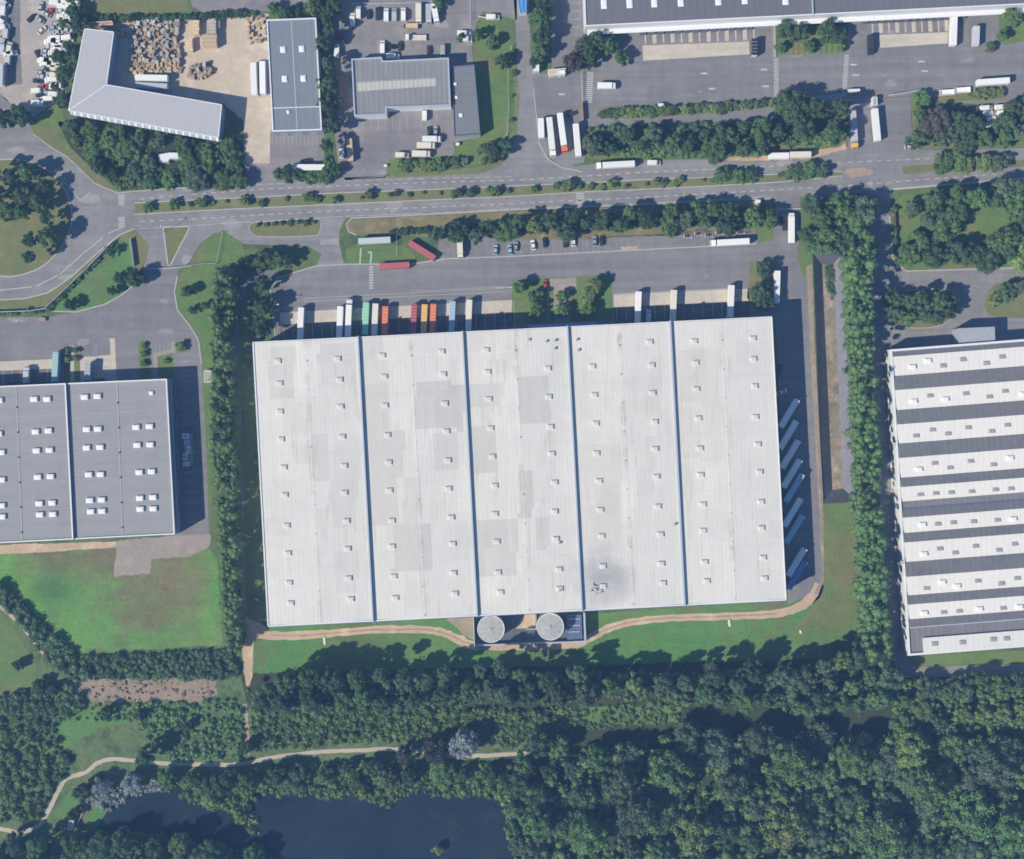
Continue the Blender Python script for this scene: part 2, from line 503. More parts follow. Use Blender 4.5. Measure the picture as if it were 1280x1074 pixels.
def rough_edge(pts, step=4.0, amp=1.0, seed=1):
    r = random.Random(seed)
    out = []
    N = len(pts)
    for i in range(N):
        a = Vector(pts[i]); b = Vector(pts[(i + 1) % N])
        k = max(1, int((b - a).length / step))
        for j in range(k):
            p = a.lerp(b, j / k)
            out.append((p[0] + r.uniform(-amp, amp), p[1] + r.uniform(-amp, amp)))
    return out

LZ = 0.006
def sheet(name, pts, mat, level, label, cat=None, smooth=False, edge=0.0, kind='structure'):
    if smooth: pts = smooth_closed(pts)
    if edge: pts = rough_edge(pts, 4.0, edge, len(name) + int(pts[0][0]))
    z = LZ * level
    mb = MB().poly([P(x, y) + Vector((0, 0, z)) for x, y in pts])
    o = mb.build(name, mat)
    return tag(o, label, cat or name.replace('_', ' '), None, kind)

def ribbon_pts(pts, w, n=6, wob=0.0, seed=3):
    """outline of a path: w in pixels (number or one per point)"""
    r = random.Random(seed)
    c = smooth_open(pts, n)
    ws = [w] * len(c) if isinstance(w, (int, float)) else [float(x) for x in np.interp(np.linspace(0, 1, len(c)), np.linspace(0, 1, len(w)), w)]
    L, Rr = [], []
    for i, p in enumerate(c):
        a = Vector(c[max(0, i - 1)]); b = Vector(c[min(len(c) - 1, i + 1)])
        d = (b - a).normalized(); nrm = Vector((-d[1], d[0]))
        q = Vector(p)
        L.append(tuple(q + nrm * (ws[i] / 2 + r.uniform(-wob, wob)))); Rr.append(tuple(q - nrm * (ws[i] / 2 + r.uniform(-wob, wob))))
    return L, Rr

def path(name, pts, w, mat, level, label, cat=None, n=6, wob=0.0):
    L, Rr = ribbon_pts(pts, w, n, wob)
    mb = MB()
    vs = [P(*p) + Vector((0, 0, LZ * level)) for p in L] + [P(*p) + Vector((0, 0, LZ * level)) for p in Rr]
    k = len(L)
    mb.add(vs, [(i, i + 1, k + i + 1, k + i) for i in range(k - 1)])
    o = mb.build(name, mat)
    return tag(o, label, cat or name.replace('_', ' '), None, 'structure')

def inside(pts, x, y):
    c = False
    j = len(pts) - 1
    for i in range(len(pts)):
        xi, yi = pts[i]; xj, yj = pts[j]
        if (yi > y) != (yj > y) and x < (xj - xi) * (y - yi) / (yj - yi) + xi: c = not c
        j = i
    return c
# ================================================================== GROUND
PIT_OUT = [(1016, 316), (1056, 313), (1070, 626), (1028, 630)]
PIT_IN = [(1030, 330), (1044, 329), (1056.5, 611), (1043, 613)]
PIT_Z = -3.4
def build_ground():
    B = 3000.0
    outer = [Vector((-B, -B, 0)), Vector((B, -B, 0)), Vector((B, B, 0)), Vector((-B, B, 0))]
    hole = [P(x, y) for x, y in PIT_OUT]
    allp = outer + hole
    mb = MB()
    tris = []
    for a, b_, c in tessellate_polygon([outer, hole]):
        n = (allp[b_] - allp[a]).cross(allp[c] - allp[a])
        tris.append((a, b_, c) if n.z >= 0 else (a, c, b_))
    mb.add(allp, tris)
    tag(mb.build('ground', 'meadow'), 'rough green ground under and around the whole industrial estate', 'ground', None, 'structure')
    # the sunken lagoon: four banks and a floor
    o = [P(x, y) for x, y in PIT_OUT]
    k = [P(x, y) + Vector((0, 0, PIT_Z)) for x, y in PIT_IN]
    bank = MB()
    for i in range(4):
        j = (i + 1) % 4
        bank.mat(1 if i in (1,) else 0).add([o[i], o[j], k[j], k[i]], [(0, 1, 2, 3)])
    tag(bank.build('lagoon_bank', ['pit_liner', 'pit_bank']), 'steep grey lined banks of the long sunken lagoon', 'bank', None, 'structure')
    tag(MB().poly([p + Vector((0, 0, -.02)) for p in k]).build('lagoon_floor', 'pit_floor'), 'dry brown weedy floor of the long sunken lagoon', 'lagoon floor', None, 'structure')
build_ground()

# ---- big paved areas (level 1)
sheet('yard', [(-60, 60), (-60, 118), (0, 118), (36, 150), (52, 140), (78, 118), (84, 90), (92, 40), (100, -30), (-60, -30)], 'van_yard', 1, 'dusty pale yard full of parked vans north of the roundabout', edge=1)
sheet('road', [(-80, 120), (0, 117), (36, 150), (42, 168), (62, 183), (84, 196), (100, 211), (118, 229), (146, 241), (170, 241), (170, 287), (150, 293), (124, 314), (104, 333), (90, 345), (72, 358), (59, 366), (30, 373), (0, 375), (-80, 372)], 'road', 1, 'ring road around the wooded roundabout')
sheet('road', [(170, 240), (240, 234), (320, 227), (430, 222), (540, 219), (600, 217), (624, 206), (642, 180), (648, 140), (645, 40), (640, -30), (661, -30), (663, 60), (667, 110), (674, 180), (690, 203), (720, 208), (780, 201), (880, 199), (960, 199), (1018, 196), (1050, 186), (1145, 182), (1150, 188), (1200, 187), (1290, 185), (1420, 178), (1420, 214), (1280, 223), (1112, 237), (1083, 241), (1040, 243), (970, 248), (900, 251), (800, 256), (650, 262), (540, 268), (430, 273), (320, 279), (250, 284), (170, 287)], 'road', 1, 'grey dual carriageway crossing the estate, with side road north')
sheet('access_road', [(167, 285), (320, 278), (400, 272), (432, 272), (424, 290), (424, 304), (430, 331), (395, 333), (402, 318), (384, 307), (330, 306), (304, 305), (284, 291), (268, 291), (250, 305), (236, 328), (222, 338), (178, 338), (184, 320), (180, 300)], 'road', 2, 'forked access roads leading off the carriageway to the yards')
sheet('yard', [(-60, 398), (0, 397), (62, 396), (95, 390), (130, 381), (152, 369), (178, 348), (178, 336), (222, 334), (222, 345), (218, 365), (222, 388), (238, 408), (248, 425), (252, 455), (258, 560), (262, 672), (250, 692), (205, 684), (205, 480), (-60, 492)], 'asphalt', 3, 'grey lorry yard north and east of the grey-roofed warehouse')
sheet('yard', [(338, 362), (348, 347), (395, 332), (432, 329), (515, 329), (545, 324), (550, 296), (700, 299), (830, 293), (945, 290), (968, 286), (970, 246), (1000, 245), (998, 302), (1003, 322), (1012, 332), (1018, 450), (1027, 620), (1028, 722), (1018, 742), (985, 755), (970, 410), (345, 430)], 'asphalt', 3, 'grey lorry yard north and east of the white warehouse')
sheet('parking_lot', [(548, 298), (700, 299), (830, 293), (945, 290), (946, 305), (830, 309), (700, 316), (640, 320), (565, 323), (548, 320)], 'lot', 4, 'car parking strip below the hedge on the yard edge')
sheet('yard', [(408, -30), (646, -30), (646, 25), (604, 14), (596, 28), (590, 60), (600, 172), (566, 178), (570, 195), (506, 196), (486, 200), (482, 222), (432, 226), (424, 212), (420, 180), (410, 100)], 'old_asphalt', 1, 'worn tarmac yard around the ribbed-roof workshop')
sheet('yard', [(663, 92), (731, 92), (731, 38), (960, 22), (1290, 4), (1420, 0), (1420, 128), (1290, 133), (1180, 128), (1150, 117), (1138, 118), (1140, 178), (1145, 188), (1058, 194), (1062, 165), (1058, 130), (980, 132), (968, 150), (735, 158), (730, 203), (700, 210), (674, 182), (666, 100)], 'asphalt', 2, 'wide grey lorry yard south of the long dark-roofed warehouse')
sheet('parking_lot', [(690, -30), (729, -30), (730, 92), (690, 90)], 'lot', 3, 'narrow car park west of the long dark-roofed warehouse')
sheet('yard', [(-60, 30), (-40, 22)] and [(232, -30), (400, -30), (402, 2), (335, 14), (255, 16), (240, 8)], 'old_asphalt', 1, 'pale tarmac beyond the hedge north of the timber yard')
sheet('timber_yard', [(118, 40), (150, 24), (240, 25), (336, 17), (340, 60), (342, 170), (337, 206), (306, 208), (304, 150), (280, 130), (132, 110)], 'sandy_yard', 1, 'sandy concrete yard holding pallet stacks and trailers', 'yard', edge=.8)
sheet('forecourt', [(338, 164), (405, 162), (405, 200), (366, 216), (346, 218), (346, 232), (306, 234), (306, 206), (337, 206)], 'old_asphalt', 2, 'grey forecourt in front of the slate-roofed unit')
sheet('access_road', [(1083, 236), (1114, 236), (1112, 262), (1116, 322), (1132, 339), (1290, 334), (1420, 330), (1420, 425), (1290, 428), (1112, 440), (1111, 470), (1118, 600), (1130, 760), (1136, 832), (1420, 822), (1420, 845), (1125, 848), (1112, 835), (1096, 560), (1085, 330)], 'road', 2, 'private road and forecourt beside the striped-roof warehouse')

# ---- green and islands
sheet('roundabout_island', [(-62, 272), (-50, 232), (-20, 206), (14, 199), (50, 207), (78, 232), (90, 268), (82, 300), (62, 326), (36, 341), (0, 345), (-40, 325)], 'verge', 3, 'grass island in the middle of the roundabout', smooth=True)
sheet('reserve', [(168, 254), (240, 250), (320, 246.5), (430, 241), (540, 237), (650, 232), (730, 229), (800, 225), (880, 222), (970, 218), (1040, 214), (1053, 215), (1053, 220), (970, 228), (880, 233), (800, 237), (730, 240), (650, 245), (540, 250), (430, 255), (320, 260), (240, 264), (168, 268)], 'verge', 2, 'long grassy central reserve between the carriageways', edge=.6)
sheet('reserve', [(1128, 208), (1200, 203), (1290, 200), (1420, 195), (1420, 204), (1290, 208), (1200, 213), (1128, 218)], 'verge', 2, 'short grassy central reserve east of the yard entrance', edge=.6)
sheet('dirt_patch', [(1056, 214), (1066, 210), (1086, 211), (1092, 217), (1080, 221), (1064, 222)], 'orange_dirt', 2, 'orange earth patch in the gap of the central reserve', smooth=True, edge=1.8)
sheet('splitter_island', [(121, 243), (150, 252), (150, 271), (122, 279)], 'old_asphalt', 2, 'paved triangular splitter island east of the roundabout')
sheet('verge', [(38, 158), (52, 150), (70, 165), (90, 186), (112, 208), (140, 232), (150, 238), (146, 241), (118, 230), (100, 212), (84, 197), (62, 184), (44, 172)], 'verge', 2, 'dry grass verge along the ring road')
sheet('verge', [(0, 376), (30, 374), (59, 367), (72, 359), (90, 346), (124, 315), (150, 294), (166, 287), (186, 305), (184, 322), (176, 336), (166, 334), (162, 302), (146, 301), (100, 346), (60, 386), (0, 390), (-60, 390), (-60, 374)], 'verge', 3, 'olive grass verge between the ring road and the fence')
sheet('lawn', [(64, 388), (78, 372), (148, 302), (163, 301), (166, 332), (180, 346), (152, 368), (130, 380), (95, 389)], 'lawn_fresh', 4, 'bright green fenced lawn by the grey warehouse entrance', edge=.6)
sheet('traffic_island', [(204, 284), (238, 283), (213, 332), (210, 332)], 'verge', 3, 'grass triangle between the two access lanes')
sheet('traffic_island', [(312, 282), (325, 277.5), (396, 274), (401, 279), (399, 291), (390, 295), (330, 296), (315, 292)], 'verge', 3, 'long grass island beside the side road', smooth=True)
sheet('lawn', [(279, 287), (303, 306), (306, 318), (296, 330), (244, 331), (238, 328), (252, 306)], 'lawn', 3, 'grass triangle north of the hedge end')
sheet('lawn', [(240, 332), (285, 331), (268, 360), (266, 470), (264, 672), (258, 560), (252, 455), (248, 424), (238, 407), (222, 387), (219, 364), (224, 345)], 'lawn', 4, 'grass strip between the grey warehouse yard and the hedgerow')
sheet('verge', [(432, 286), (440, 275), (540, 269.5), (650, 264), (800, 258), (965, 250), (968, 287), (945, 290), (700, 299), (545, 296), (500, 294), (446, 294)], 'dry_verge', 4, 'straw coloured verge under the hedge by the main road', edge=.7)
sheet('lawn', [(433, 312), (445, 306), (505, 307), (520, 322), (516, 328), (437, 329), (432, 322)], 'lawn', 4, 'small grass plot with path beside the red containers', edge=.5)
sheet('lawn', [(945, 287), (966, 278), (967, 300), (948, 304)], 'lawn', 5, 'grass corner at the yard gate')
sheet('lawn', [(938, 326), (966, 324), (966, 380), (940, 386), (934, 372)], 'verge', 4, 'grass plot under the trees at the warehouse corner', edge=.5)
sheet('lawn', [(997, 306), (1014, 312), (1014, 342), (1003, 345), (997, 324)], 'lawn', 4, 'grass patch at the head of the lagoon')
sheet('lawn', [(1030, 631), (1072, 628), (1079, 796), (1004, 808), (985, 800), (1022, 745), (1030, 720)], 'lawn', 4, 'green lawn between the lagoon and the wood', edge=.8)
sheet('verge', [(1008, 332), (1015, 330), (1026.5, 632), (1030, 640), (1030, 725), (1024, 742), (1018, 745), (1028, 718), (1023, 620), (1013, 450)], 'worn_edge', 5, 'dry grassy edge of the east lorry road', edge=.6)
sheet('lawn', [(312, 858), (306, 800), (330, 784), (590, 772), (732, 768), (985, 750), (1020, 744), (1010, 810), (900, 830), (640, 850), (400, 856)], 'lawn_fresh', 1, 'green strip of grass south of the white warehouse', edge=.8)
sheet('field', [(-60, 700), (0, 690), (145, 682), (262, 686), (272, 700), (278, 806), (190, 812), (130, 816), (98, 816), (62, 792), (22, 748), (-10, 732), (-60, 720)], 'field', 1, 'green and brown field south of the grey warehouse', edge=.8)
sheet('dirt_edge', [(-60, 684), (0, 681), (145, 677), (146, 684), (60, 690), (-60, 696)], 'dirt_track', 2, 'brown bare strip along the grey warehouse wall', edge=.7)
sheet('hardstanding', [(146, 676), (215, 670), (264, 668), (262, 684), (236, 696), (190, 699), (187, 717), (142, 721)], 'brown_patch', 4, 'worn pinkish hardstanding at the grey warehouse corner', edge=.8)
sheet('lawn', [(594, 30), (612, 27), (636, 44), (646, 80), (646, 170), (632, 200), (600, 206), (486, 218), (482, 222), (486, 200), (566, 197), (572, 178), (602, 172), (592, 62)], 'lawn', 3, 'grass around the workshop annex', edge=.5)
sheet('verge', [(640, 52), (650, 120), (646, 172), (628, 205), (606, 216), (484, 223), (488, 218), (598, 209), (630, 196), (642, 168), (644, 100)], 'verge', 4, 'dry verge along the side road', edge=.4)
sheet('lawn', [(104, -30), (232, -30), (236, 14), (160, 19), (104, 20)], 'verge', 1, 'olive grass plot north of the timber yard', edge=.8)
sheet('lawn', [(36, 152), (54, 142), (76, 124), (80, 150), (76, 166), (58, 160)], 'lawn', 3, 'green corner beside the van yard', edge=.7)
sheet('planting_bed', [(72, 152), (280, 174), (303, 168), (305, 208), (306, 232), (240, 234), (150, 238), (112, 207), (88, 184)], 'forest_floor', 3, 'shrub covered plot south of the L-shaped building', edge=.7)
sheet('planting_bed', [(640, 350), (765, 344), (766, 400), (640, 406)], 'lawn', 5, 'planted garden at the white warehouse entrance')
sheet('planting_bed', [(80, 433), (99, 432), (100, 478), (80, 480)], 'verge', 5, 'planted strip between the docks of the grey warehouse')
sheet('planting_bed', [(173, 426), (186, 425), (188, 473), (174, 474)], 'lawn', 5, 'narrow green bed by the grey warehouse entrance')
sheet('planting_bed', [(197, 446), (216, 441), (218, 472), (199, 473)], 'lawn', 5, 'small green bed beside the entrance path')
sheet('planting_bed', [(219, 428), (231, 426), (236, 438), (220, 440)], 'lawn', 5, 'rounded green bed at the corner of the car bays')
sheet('planting_bed', [(748, 136), (760, 133), (850, 131), (965, 125), (968, 132), (900, 140), (800, 148), (752, 148)], 'verge', 5, 'planted island in the long warehouse yard')
sheet('planting_bed', [(735, 170), (745, 160), (974, 152), (984, 132), (1058, 130), (1062, 168), (1056, 180), (1018, 192), (960, 197), (880, 196), (780, 199), (745, 200), (732, 196)], 'verge', 3, 'wooded bank between the carriageway and the yard', edge=.6)
sheet('planting_bed', [(970, 28), (1060, 26), (1058, 66), (970, 70)], 'lawn', 3, 'green bed between the two dock aprons')
sheet('planting_bed', [(1138, 117), (1150, 114), (1160, 138), (1200, 142), (1228, 128), (1290, 132), (1420, 128), (1420, 178), (1290, 184), (1150, 187), (1142, 178)], 'verge', 4, 'wooded bank east of the yard entrance', edge=.5)
sheet('planting_bed', [(1173, 119), (1215, 113), (1258, 116), (1258, 122), (1216, 126), (1174, 127)], 'verge', 4, 'grass island with low boxes in the yard')
sheet('planting_bed', [(1248, 13), (1290, 12), (1290, 50), (1256, 56), (1250, 50)], 'lawn', 3, 'grass bed right of the docks')
sheet('planting_bed', [(1114, 258), (1128, 244), (1200, 238), (1290, 232), (1420, 226), (1420, 330), (1290, 334), (1132, 339), (1116, 322)], 'lawn', 3, 'grass plot with trees north of the striped-roof warehouse', edge=.5)
sheet('traffic_island', [(1102, 386), (1112, 368), (1150, 362), (1192, 364), (1198, 384), (1178, 406), (1140, 410), (1112, 403)], 'verge', 3, 'oval tree island in the forecourt', smooth=True)
sheet('traffic_island', [(1232, 372), (1246, 355), (1290, 348), (1340, 352), (1340, 396), (1290, 398), (1246, 396), (1233, 388)], 'verge', 3, 'grass island with one tree in the forecourt', smooth=True)
sheet('lawn', [(1102, 440), (1112, 440), (1136, 760), (1128, 760)], 'lawn', 3, 'thin grass strip against the striped-roof warehouse wall')
sheet('lawn', [(1150, 820), (1420, 806), (1420, 826), (1150, 834)], 'lawn', 3, 'grass south of the striped-roof warehouse')
sheet('dirt_verge', [(880, 201), (940, 193), (985, 192), (1050, 184), (1056, 178), (1058, 186), (1018, 198), (960, 201)], 'dirt_track', 4, 'bare earth verge by the yard entrance', edge=.8)

# ---- pale concrete aprons and paths
sheet('dock_apron', [(350, 391), (640, 375), (641, 408), (351, 426)], 'pale_concrete', 4, 'pale concrete dock apron west of the entrance garden')
sheet('dock_apron', [(767, 369), (908, 362), (936, 361), (938, 398), (768, 404)], 'pale_concrete', 4, 'pale concrete dock apron east of the entrance garden')
sheet('dock_apron', [(-60, 455), (66, 449), (66, 482), (-60, 490)], 'pale_concrete', 4, 'pale dock apron at the west end of the grey warehouse')
sheet('dock_apron', [(100, 447), (144, 443), (145, 476), (101, 479)], 'pale_concrete', 4, 'small pale dock apron of the grey warehouse')
sheet('dock_apron', [(803, 57), (936, 52), (937, 68), (804, 76)], 'pale_concrete', 3, 'long tan concrete strip before the western docks')
sheet('dock_apron', [(798, 36), (950, 28), (952, 52), (936, 52), (803, 57), (799, 76)], 'lot', 3, 'grey dock floor of the western docks')
sheet('dock_apron', [(1099, 44), (1188, 40), (1189, 54), (1100, 60)], 'pale_concrete', 3, 'long tan concrete strip before the eastern docks')
sheet('dock_apron', [(1074, 22), (1228, 14), (1230, 54), (1189, 54), (1188, 40), (1099, 44), (1098, 60), (1076, 62)], 'lot', 3, 'grey dock floor of the eastern docks')
sheet('paved_path', [(684, 349), (720, 347), (721, 362), (712, 362), (713, 404), (720, 404), (693, 404), (692, 362), (686, 362), (686, 404), (684, 404)], 'brown_patch', 6, 'tan paved forecourt of the entrance garden')
sheet('paved_path', [(87, 432), (92, 432), (93, 478), (88, 479)], 'pale_concrete', 6, 'thin paved path through the planted strip')
sheet('paved_path', [(137, 423), (143.5, 423), (146, 478), (140, 478)], 'pale_concrete', 6, 'long thin concrete path to the grey warehouse')
sheet('paved_path', [(191, 441), (214, 437), (213, 428), (219, 426), (220, 441), (197, 445), (197, 474), (192, 474)], 'brown_patch', 6, 'stepped brick path to the grey warehouse door')
path('paved_path', [(968, 20), (968, 72)], 5, 'brown_patch', 4, 'paved walk west of the green bed')
path('paved_path', [(1063, 20), (1061, 66)], 5, 'old_asphalt', 4, 'paved walk east of the green bed')
path('paved_path', [(451, 310), (450, 330)], 2, 'kerbstone', 6, 'short path across the grass plot')
path('paved_path', [(460, 316), (464, 316), (463, 331)], 2, 'kerbstone', 6, 'crooked path across the grass plot')
path('tar_patch', [(119, 430), (119, 446)], 6, 'old_asphalt', 5, 'pale repaired patch of tarmac in the yard')
path('tar_patch', [(926, 100), (945, 100)], 8, 'old_asphalt', 4, 'pale repaired square of tarmac in the long yard')
path('tar_patch', [(776, 311), (797, 310)], 5, 'dirt_track', 6, 'yellowish spill on the yard tarmac', wob=1)

sheet('dock_floor', [(350, 406), (641, 390), (641, 408), (351, 426)], 'shaded_dock', 5, 'dark shade painted over the dock floor west of the entrance garden')  # dark bands paint the north wall shade onto the docks
sheet('dock_floor', [(767, 384), (937, 376), (938, 398), (768, 404)], 'shaded_dock', 5, 'dark shade painted over the dock floor east of the entrance garden')
sheet('dock_floor', [(-60, 466), (66, 461), (66, 482), (-60, 490)], 'shaded_dock', 5, 'dark shade painted over the dock floor of the grey warehouse')
# ---- tracks
path('gravel_track', [(348, 343), (330, 343), (312, 352), (300, 370), (294, 392), (294, 430), (297, 520), (301, 640), (303, 730), (304, 796)], 9, 'path_grit', 2, 'grey gravel track between the hedgerow and the white warehouse', wob=.6)
path('dirt_track', [(303, 776), (318, 788), (337, 794), (385, 794), (430, 790), (480, 787), (530, 787), (557, 792), (575, 800), (593, 807), (650, 808), (718, 806), (740, 796), (765, 784), (800, 776), (850, 772), (920, 770), (970, 767), (1000, 758), (1018, 744), (1024, 730)], [16, 12, 10, 9, 9, 10, 12, 9, 9, 10, 9, 9, 10, 12, 14], 'dirt_track', 4, 'sandy dirt track curving round the tanks south of the white warehouse', n=5, wob=.9)
sheet('dirt_patch', [(303, 780), (318, 776), (334, 786), (330, 796), (318, 802), (316, 840), (310, 858), (305, 840)], 'dirt_track', 3, 'worn earth at the end of the dirt track', smooth=True, edge=.8)
sheet('dirt_patch', [(556, 772), (591, 770), (593, 800), (580, 794)], 'worn_edge', 3, 'reddish bare earth beside the tank compound', edge=.9)
path('dirt_track', [(306, 880), (309, 908), (310, 944)], 5, 'orange_dirt', 3, 'faint reddish trail running down to the footpath', wob=.6)
path('footpath', [(-40, 1030), (0, 1036), (25, 1040), (48, 1032), (60, 1015), (72, 990), (84, 973), (106, 966), (124, 953), (146, 949), (200, 954), (262, 956), (300, 955), (340, 947), (400, 940), (450, 938), (500, 937), (560, 944), (600, 945), (662, 942), (720, 945)], 5.0, 'footpath', 3, 'pale winding footpath between the scrub and the pond', wob=.5)
sheet('scrub_ground', [(-60, 725), (0, 728), (60, 785), (98, 818), (280, 812), (300, 806), (302, 876), (660, 890), (700, 915), (640, 960), (330, 960), (210, 965), (130, 1000), (90, 1074), (-60, 1090)], 'scrub', 1, 'rough scrubland south of the field', edge=.8)
sheet('scrub_ground', [(100, 852), (140, 848), (200, 850), (268, 848), (269, 866), (262, 878), (200, 876), (120, 878), (86, 872)], 'reddish_scrub', 2, 'band of reddish brown dead scrub', edge=3.2)
sheet('lawn', [(72, 905), (90, 893), (140, 884), (170, 890), (160, 902), (120, 912), (80, 938), (70, 930)], 'lawn_fresh', 2, 'brighter grass clearing in the scrub', edge=1.5)
sheet('lawn', [(-60, 765), (0, 766), (20, 790), (46, 834), (40, 862), (0, 888), (-60, 890)], 'lawn', 2, 'grass field at the western edge', edge=1)
path('dirt_track', [(-20, 745), (0, 758), (28, 784), (50, 812), (64, 830)], 4, 'dirt_track', 3, 'pale diagonal trail beside the dark hedge', wob=.6)
sheet('lawn', [(66, 1022), (92, 982), (104, 985), (88, 1024)], 'lawn_fresh', 2, 'small green plot beside the footpath', edge=.7)
sheet('lawn', [(108, 1030), (124, 1000), (140, 1004), (148, 1030), (128, 1034)], 'lawn_fresh', 2, 'pale green bank at the tip of the pond', edge=.7)
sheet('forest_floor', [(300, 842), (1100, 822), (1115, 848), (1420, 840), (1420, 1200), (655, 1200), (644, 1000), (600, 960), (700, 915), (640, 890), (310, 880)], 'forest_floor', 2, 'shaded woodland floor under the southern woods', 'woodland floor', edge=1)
sheet('clearing', [(620, 900), (700, 884), (850, 882), (850, 903), (720, 908), (640, 935), (615, 935)], 'lawn', 3, 'bright grassy ride between the two bands of wood', edge=1.5)
sheet('clearing', [(1110, 903), (1290, 890), (1420, 890), (1420, 908), (1290, 912), (1110, 915)], 'lawn', 3, 'grassy ride south of the striped-roof warehouse', edge=1.5)
sheet('water', [(139, 1006), (150, 996), (172, 990), (195, 982), (224, 982), (240, 998), (262, 1004), (300, 1008), (322, 990), (373, 987), (410, 991), (440, 986), (462, 996), (482, 1004), (505, 984), (527, 982), (553, 990), (593, 986), (622, 994), (648, 1000), (646, 1047), (650, 1120), (300, 1120), (240, 1050), (170, 1040), (120, 1036)], 'pond_water', 3, 'dark blue still water of the pond', 'pond', edge=.8)

# ---- kerbs (closed rings with a real height)
def kerb(pts, label, closed=True, w=.30, h=.12, smooth=False, mat='kerbstone'):
    if smooth: pts = smooth_closed(pts)
    mb = MB()
    n = len(pts)
    q = [P(*p) for p in pts]
    for i in range(n if closed else n - 1):
        a, b_ = q[i], q[(i + 1) % n]
        d = (b_ - a)
        if d.length < .05: continue
        mb.bar(a + Vector((0, 0, h / 2)), b_ + Vector((0, 0, h / 2)), w, h)
    o = mb.build('kerb', mat)
    tag(o, label, 'kerb', None, 'structure')
kerb([(-62, 272), (-50, 232), (-20, 206), (14, 199), (50, 207), (78, 232), (90, 268), (82, 300), (62, 326), (36, 341), (0, 345), (-40, 325)], 'pale kerb around the roundabout island', smooth=True, w=.5)
kerb([(168, 254), (240, 250), (320, 246.5), (430, 241), (540, 237), (650, 232), (730, 229), (800, 225), (880, 222), (970, 218), (1040, 214), (1053, 215)], 'pale kerb north of the central reserve', False, .4)
kerb([(1053, 220), (970, 228), (880, 233), (800, 237), (730, 240), (650, 245), (540, 250), (430, 255), (320, 260), (240, 264), (168, 268)], 'pale kerb south of the central reserve', False, .4)
kerb([(1420, 214), (1280, 223), (1112, 237)], 'pale kerb of the carriageway east end', False, .8)
kerb([(970, 248), (900, 251), (800, 256), (650, 262), (540, 268), (440, 273), (433, 280), (436, 290), (446, 294)], 'pale kerb along the straw coloured verge', False, .45)
kerb([(204, 284), (238, 283), (213, 332), (210, 332)], 'pale kerb of the grass triangle', w=.6)
kerb([(312, 282), (325, 277.5), (396, 274), (401, 279), (399, 291), (390, 295), (330, 296), (315, 292)], 'pale kerb of the long grass island', smooth=True)
kerb([(222, 345), (218, 365), (222, 388), (238, 408), (248, 425), (252, 455)], 'pale kerb on the east side of the grey warehouse yard', False, .5)
kerb([(64, 389), (95, 390), (130, 381), (152, 369), (178, 348)], 'pale kerb below the fenced lawn', False, .5)
kerb([(0, 375), (30, 373.5), (59, 366.5), (72, 358.5), (90, 345.5), (124, 314.5), (150, 293.5), (168, 286)], 'pale kerb of the ring road', False, .5)
kerb([(42, 168), (62, 183), (84, 196), (100, 211), (118, 229), (146, 241), (240, 234), (306, 230)], 'pale kerb north of the ring road', False, .4)
kerb([(667, 110), (674, 180), (684, 198), (700, 209), (728, 215)], 'pale kerb curving into the side road', False, .4, mat='kerbstone')
kerb([(1102, 386), (1112, 368), (1150, 362), (1192, 364), (1198, 384), (1178, 406), (1140, 410), (1112, 403)], 'low kerb of the oval tree island', smooth=True)
kerb([(1290, 334), (1132, 339), (1116, 322), (1112, 270)], 'pale kerb of the wooded plot', False, .5)
kerb([(345, 430), (338, 362), (348, 347), (395, 332.5), (432, 330.5), (516, 330), (560, 323.5), (640, 320.5), (945, 305)], 'pale kerb along the north of the yard', False, .45)
kerb([(1012, 332), (1019, 450), (1028, 620), (1029, 722), (1018, 742)], 'pale kerb of the east lorry road', False, .4, mat='worn_edge')
kerb([(767, 368), (910, 361)], 'concrete edge of the eastern dock apron', False, .3)

# ---- painted markings
MZ = LZ * 7
def mark_seg(mb, a, b_, w):
    A = P(*a); B = P(*b_)
    d = (B - A).normalized(); n = Vector((-d.y, d.x, 0)) * w / 2
    z = Vector((0, 0, MZ))
    mb.add([A - n + z, B - n + z, B + n + z, A + n + z], [(0, 1, 2, 3)])
def dashes(mb, pts, on, off, w):
    pts = [Vector(p) for p in pts]
    carry = 0.0
    for a, b_ in zip(pts[:-1], pts[1:]):
        L = (b_ - a).length; d = (b_ - a) / L
        s = carry
        while s + on < L:
            mark_seg(mb, a + d * s, a + d * (s + on), w)
            s += on + off
        carry = max(0, s - L)
def zebra(mb, a, b_, length, n, duty=.5, skew=None):
    """n bars between a and b_, each bar across the walking line"""
    a = Vector(a); b_ = Vector(b_)
    d = (b_ - a) / n
    nn = Vector((-d[1], d[0])).normalized() if skew is None else Vector(skew).normalized()
    for i in range(n):
        c = a + d * (i + .5)
        mark_seg(mb, c - nn * length / 2, c + nn * length / 2, d.length * duty * S)
def marking(mb, label, mat='line_paint'):
    tag(mb.build('road_marking', mat), label, 'road marking', None, 'structure')
m = MB()
dashes(m, [(175, 249), (240, 243), (320, 237), (430, 232), (540, 228), (650, 225), (800, 216), (960, 208), (1060, 203), (1280, 193), (1420, 187)], 6, 6, .3)
marking(m, 'broken white centre line of the north carriageway')
m = MB()
dashes(m, [(175, 277), (240, 274), (320, 269), (430, 263), (540, 259), (650, 254), (800, 247), (960, 238), (1060, 232), (1280, 215), (1420, 208)], 6, 6, .3)
marking(m, 'broken white centre line of the south carriageway')
m = MB()
dashes(m, [(240, 238), (320, 231), (430, 226), (540, 223), (650, 221)], 9, 4, .22)
dashes(m, [(175, 286), (320, 277), (430, 270.5), (540, 266.5), (650, 260.5), (800, 254.5), (960, 246)], 12, 2, .2)
dashes(m, [(0, 363), (45, 358), (75, 343), (105, 316), (135, 292), (160, 281)], 10, .1, .35)
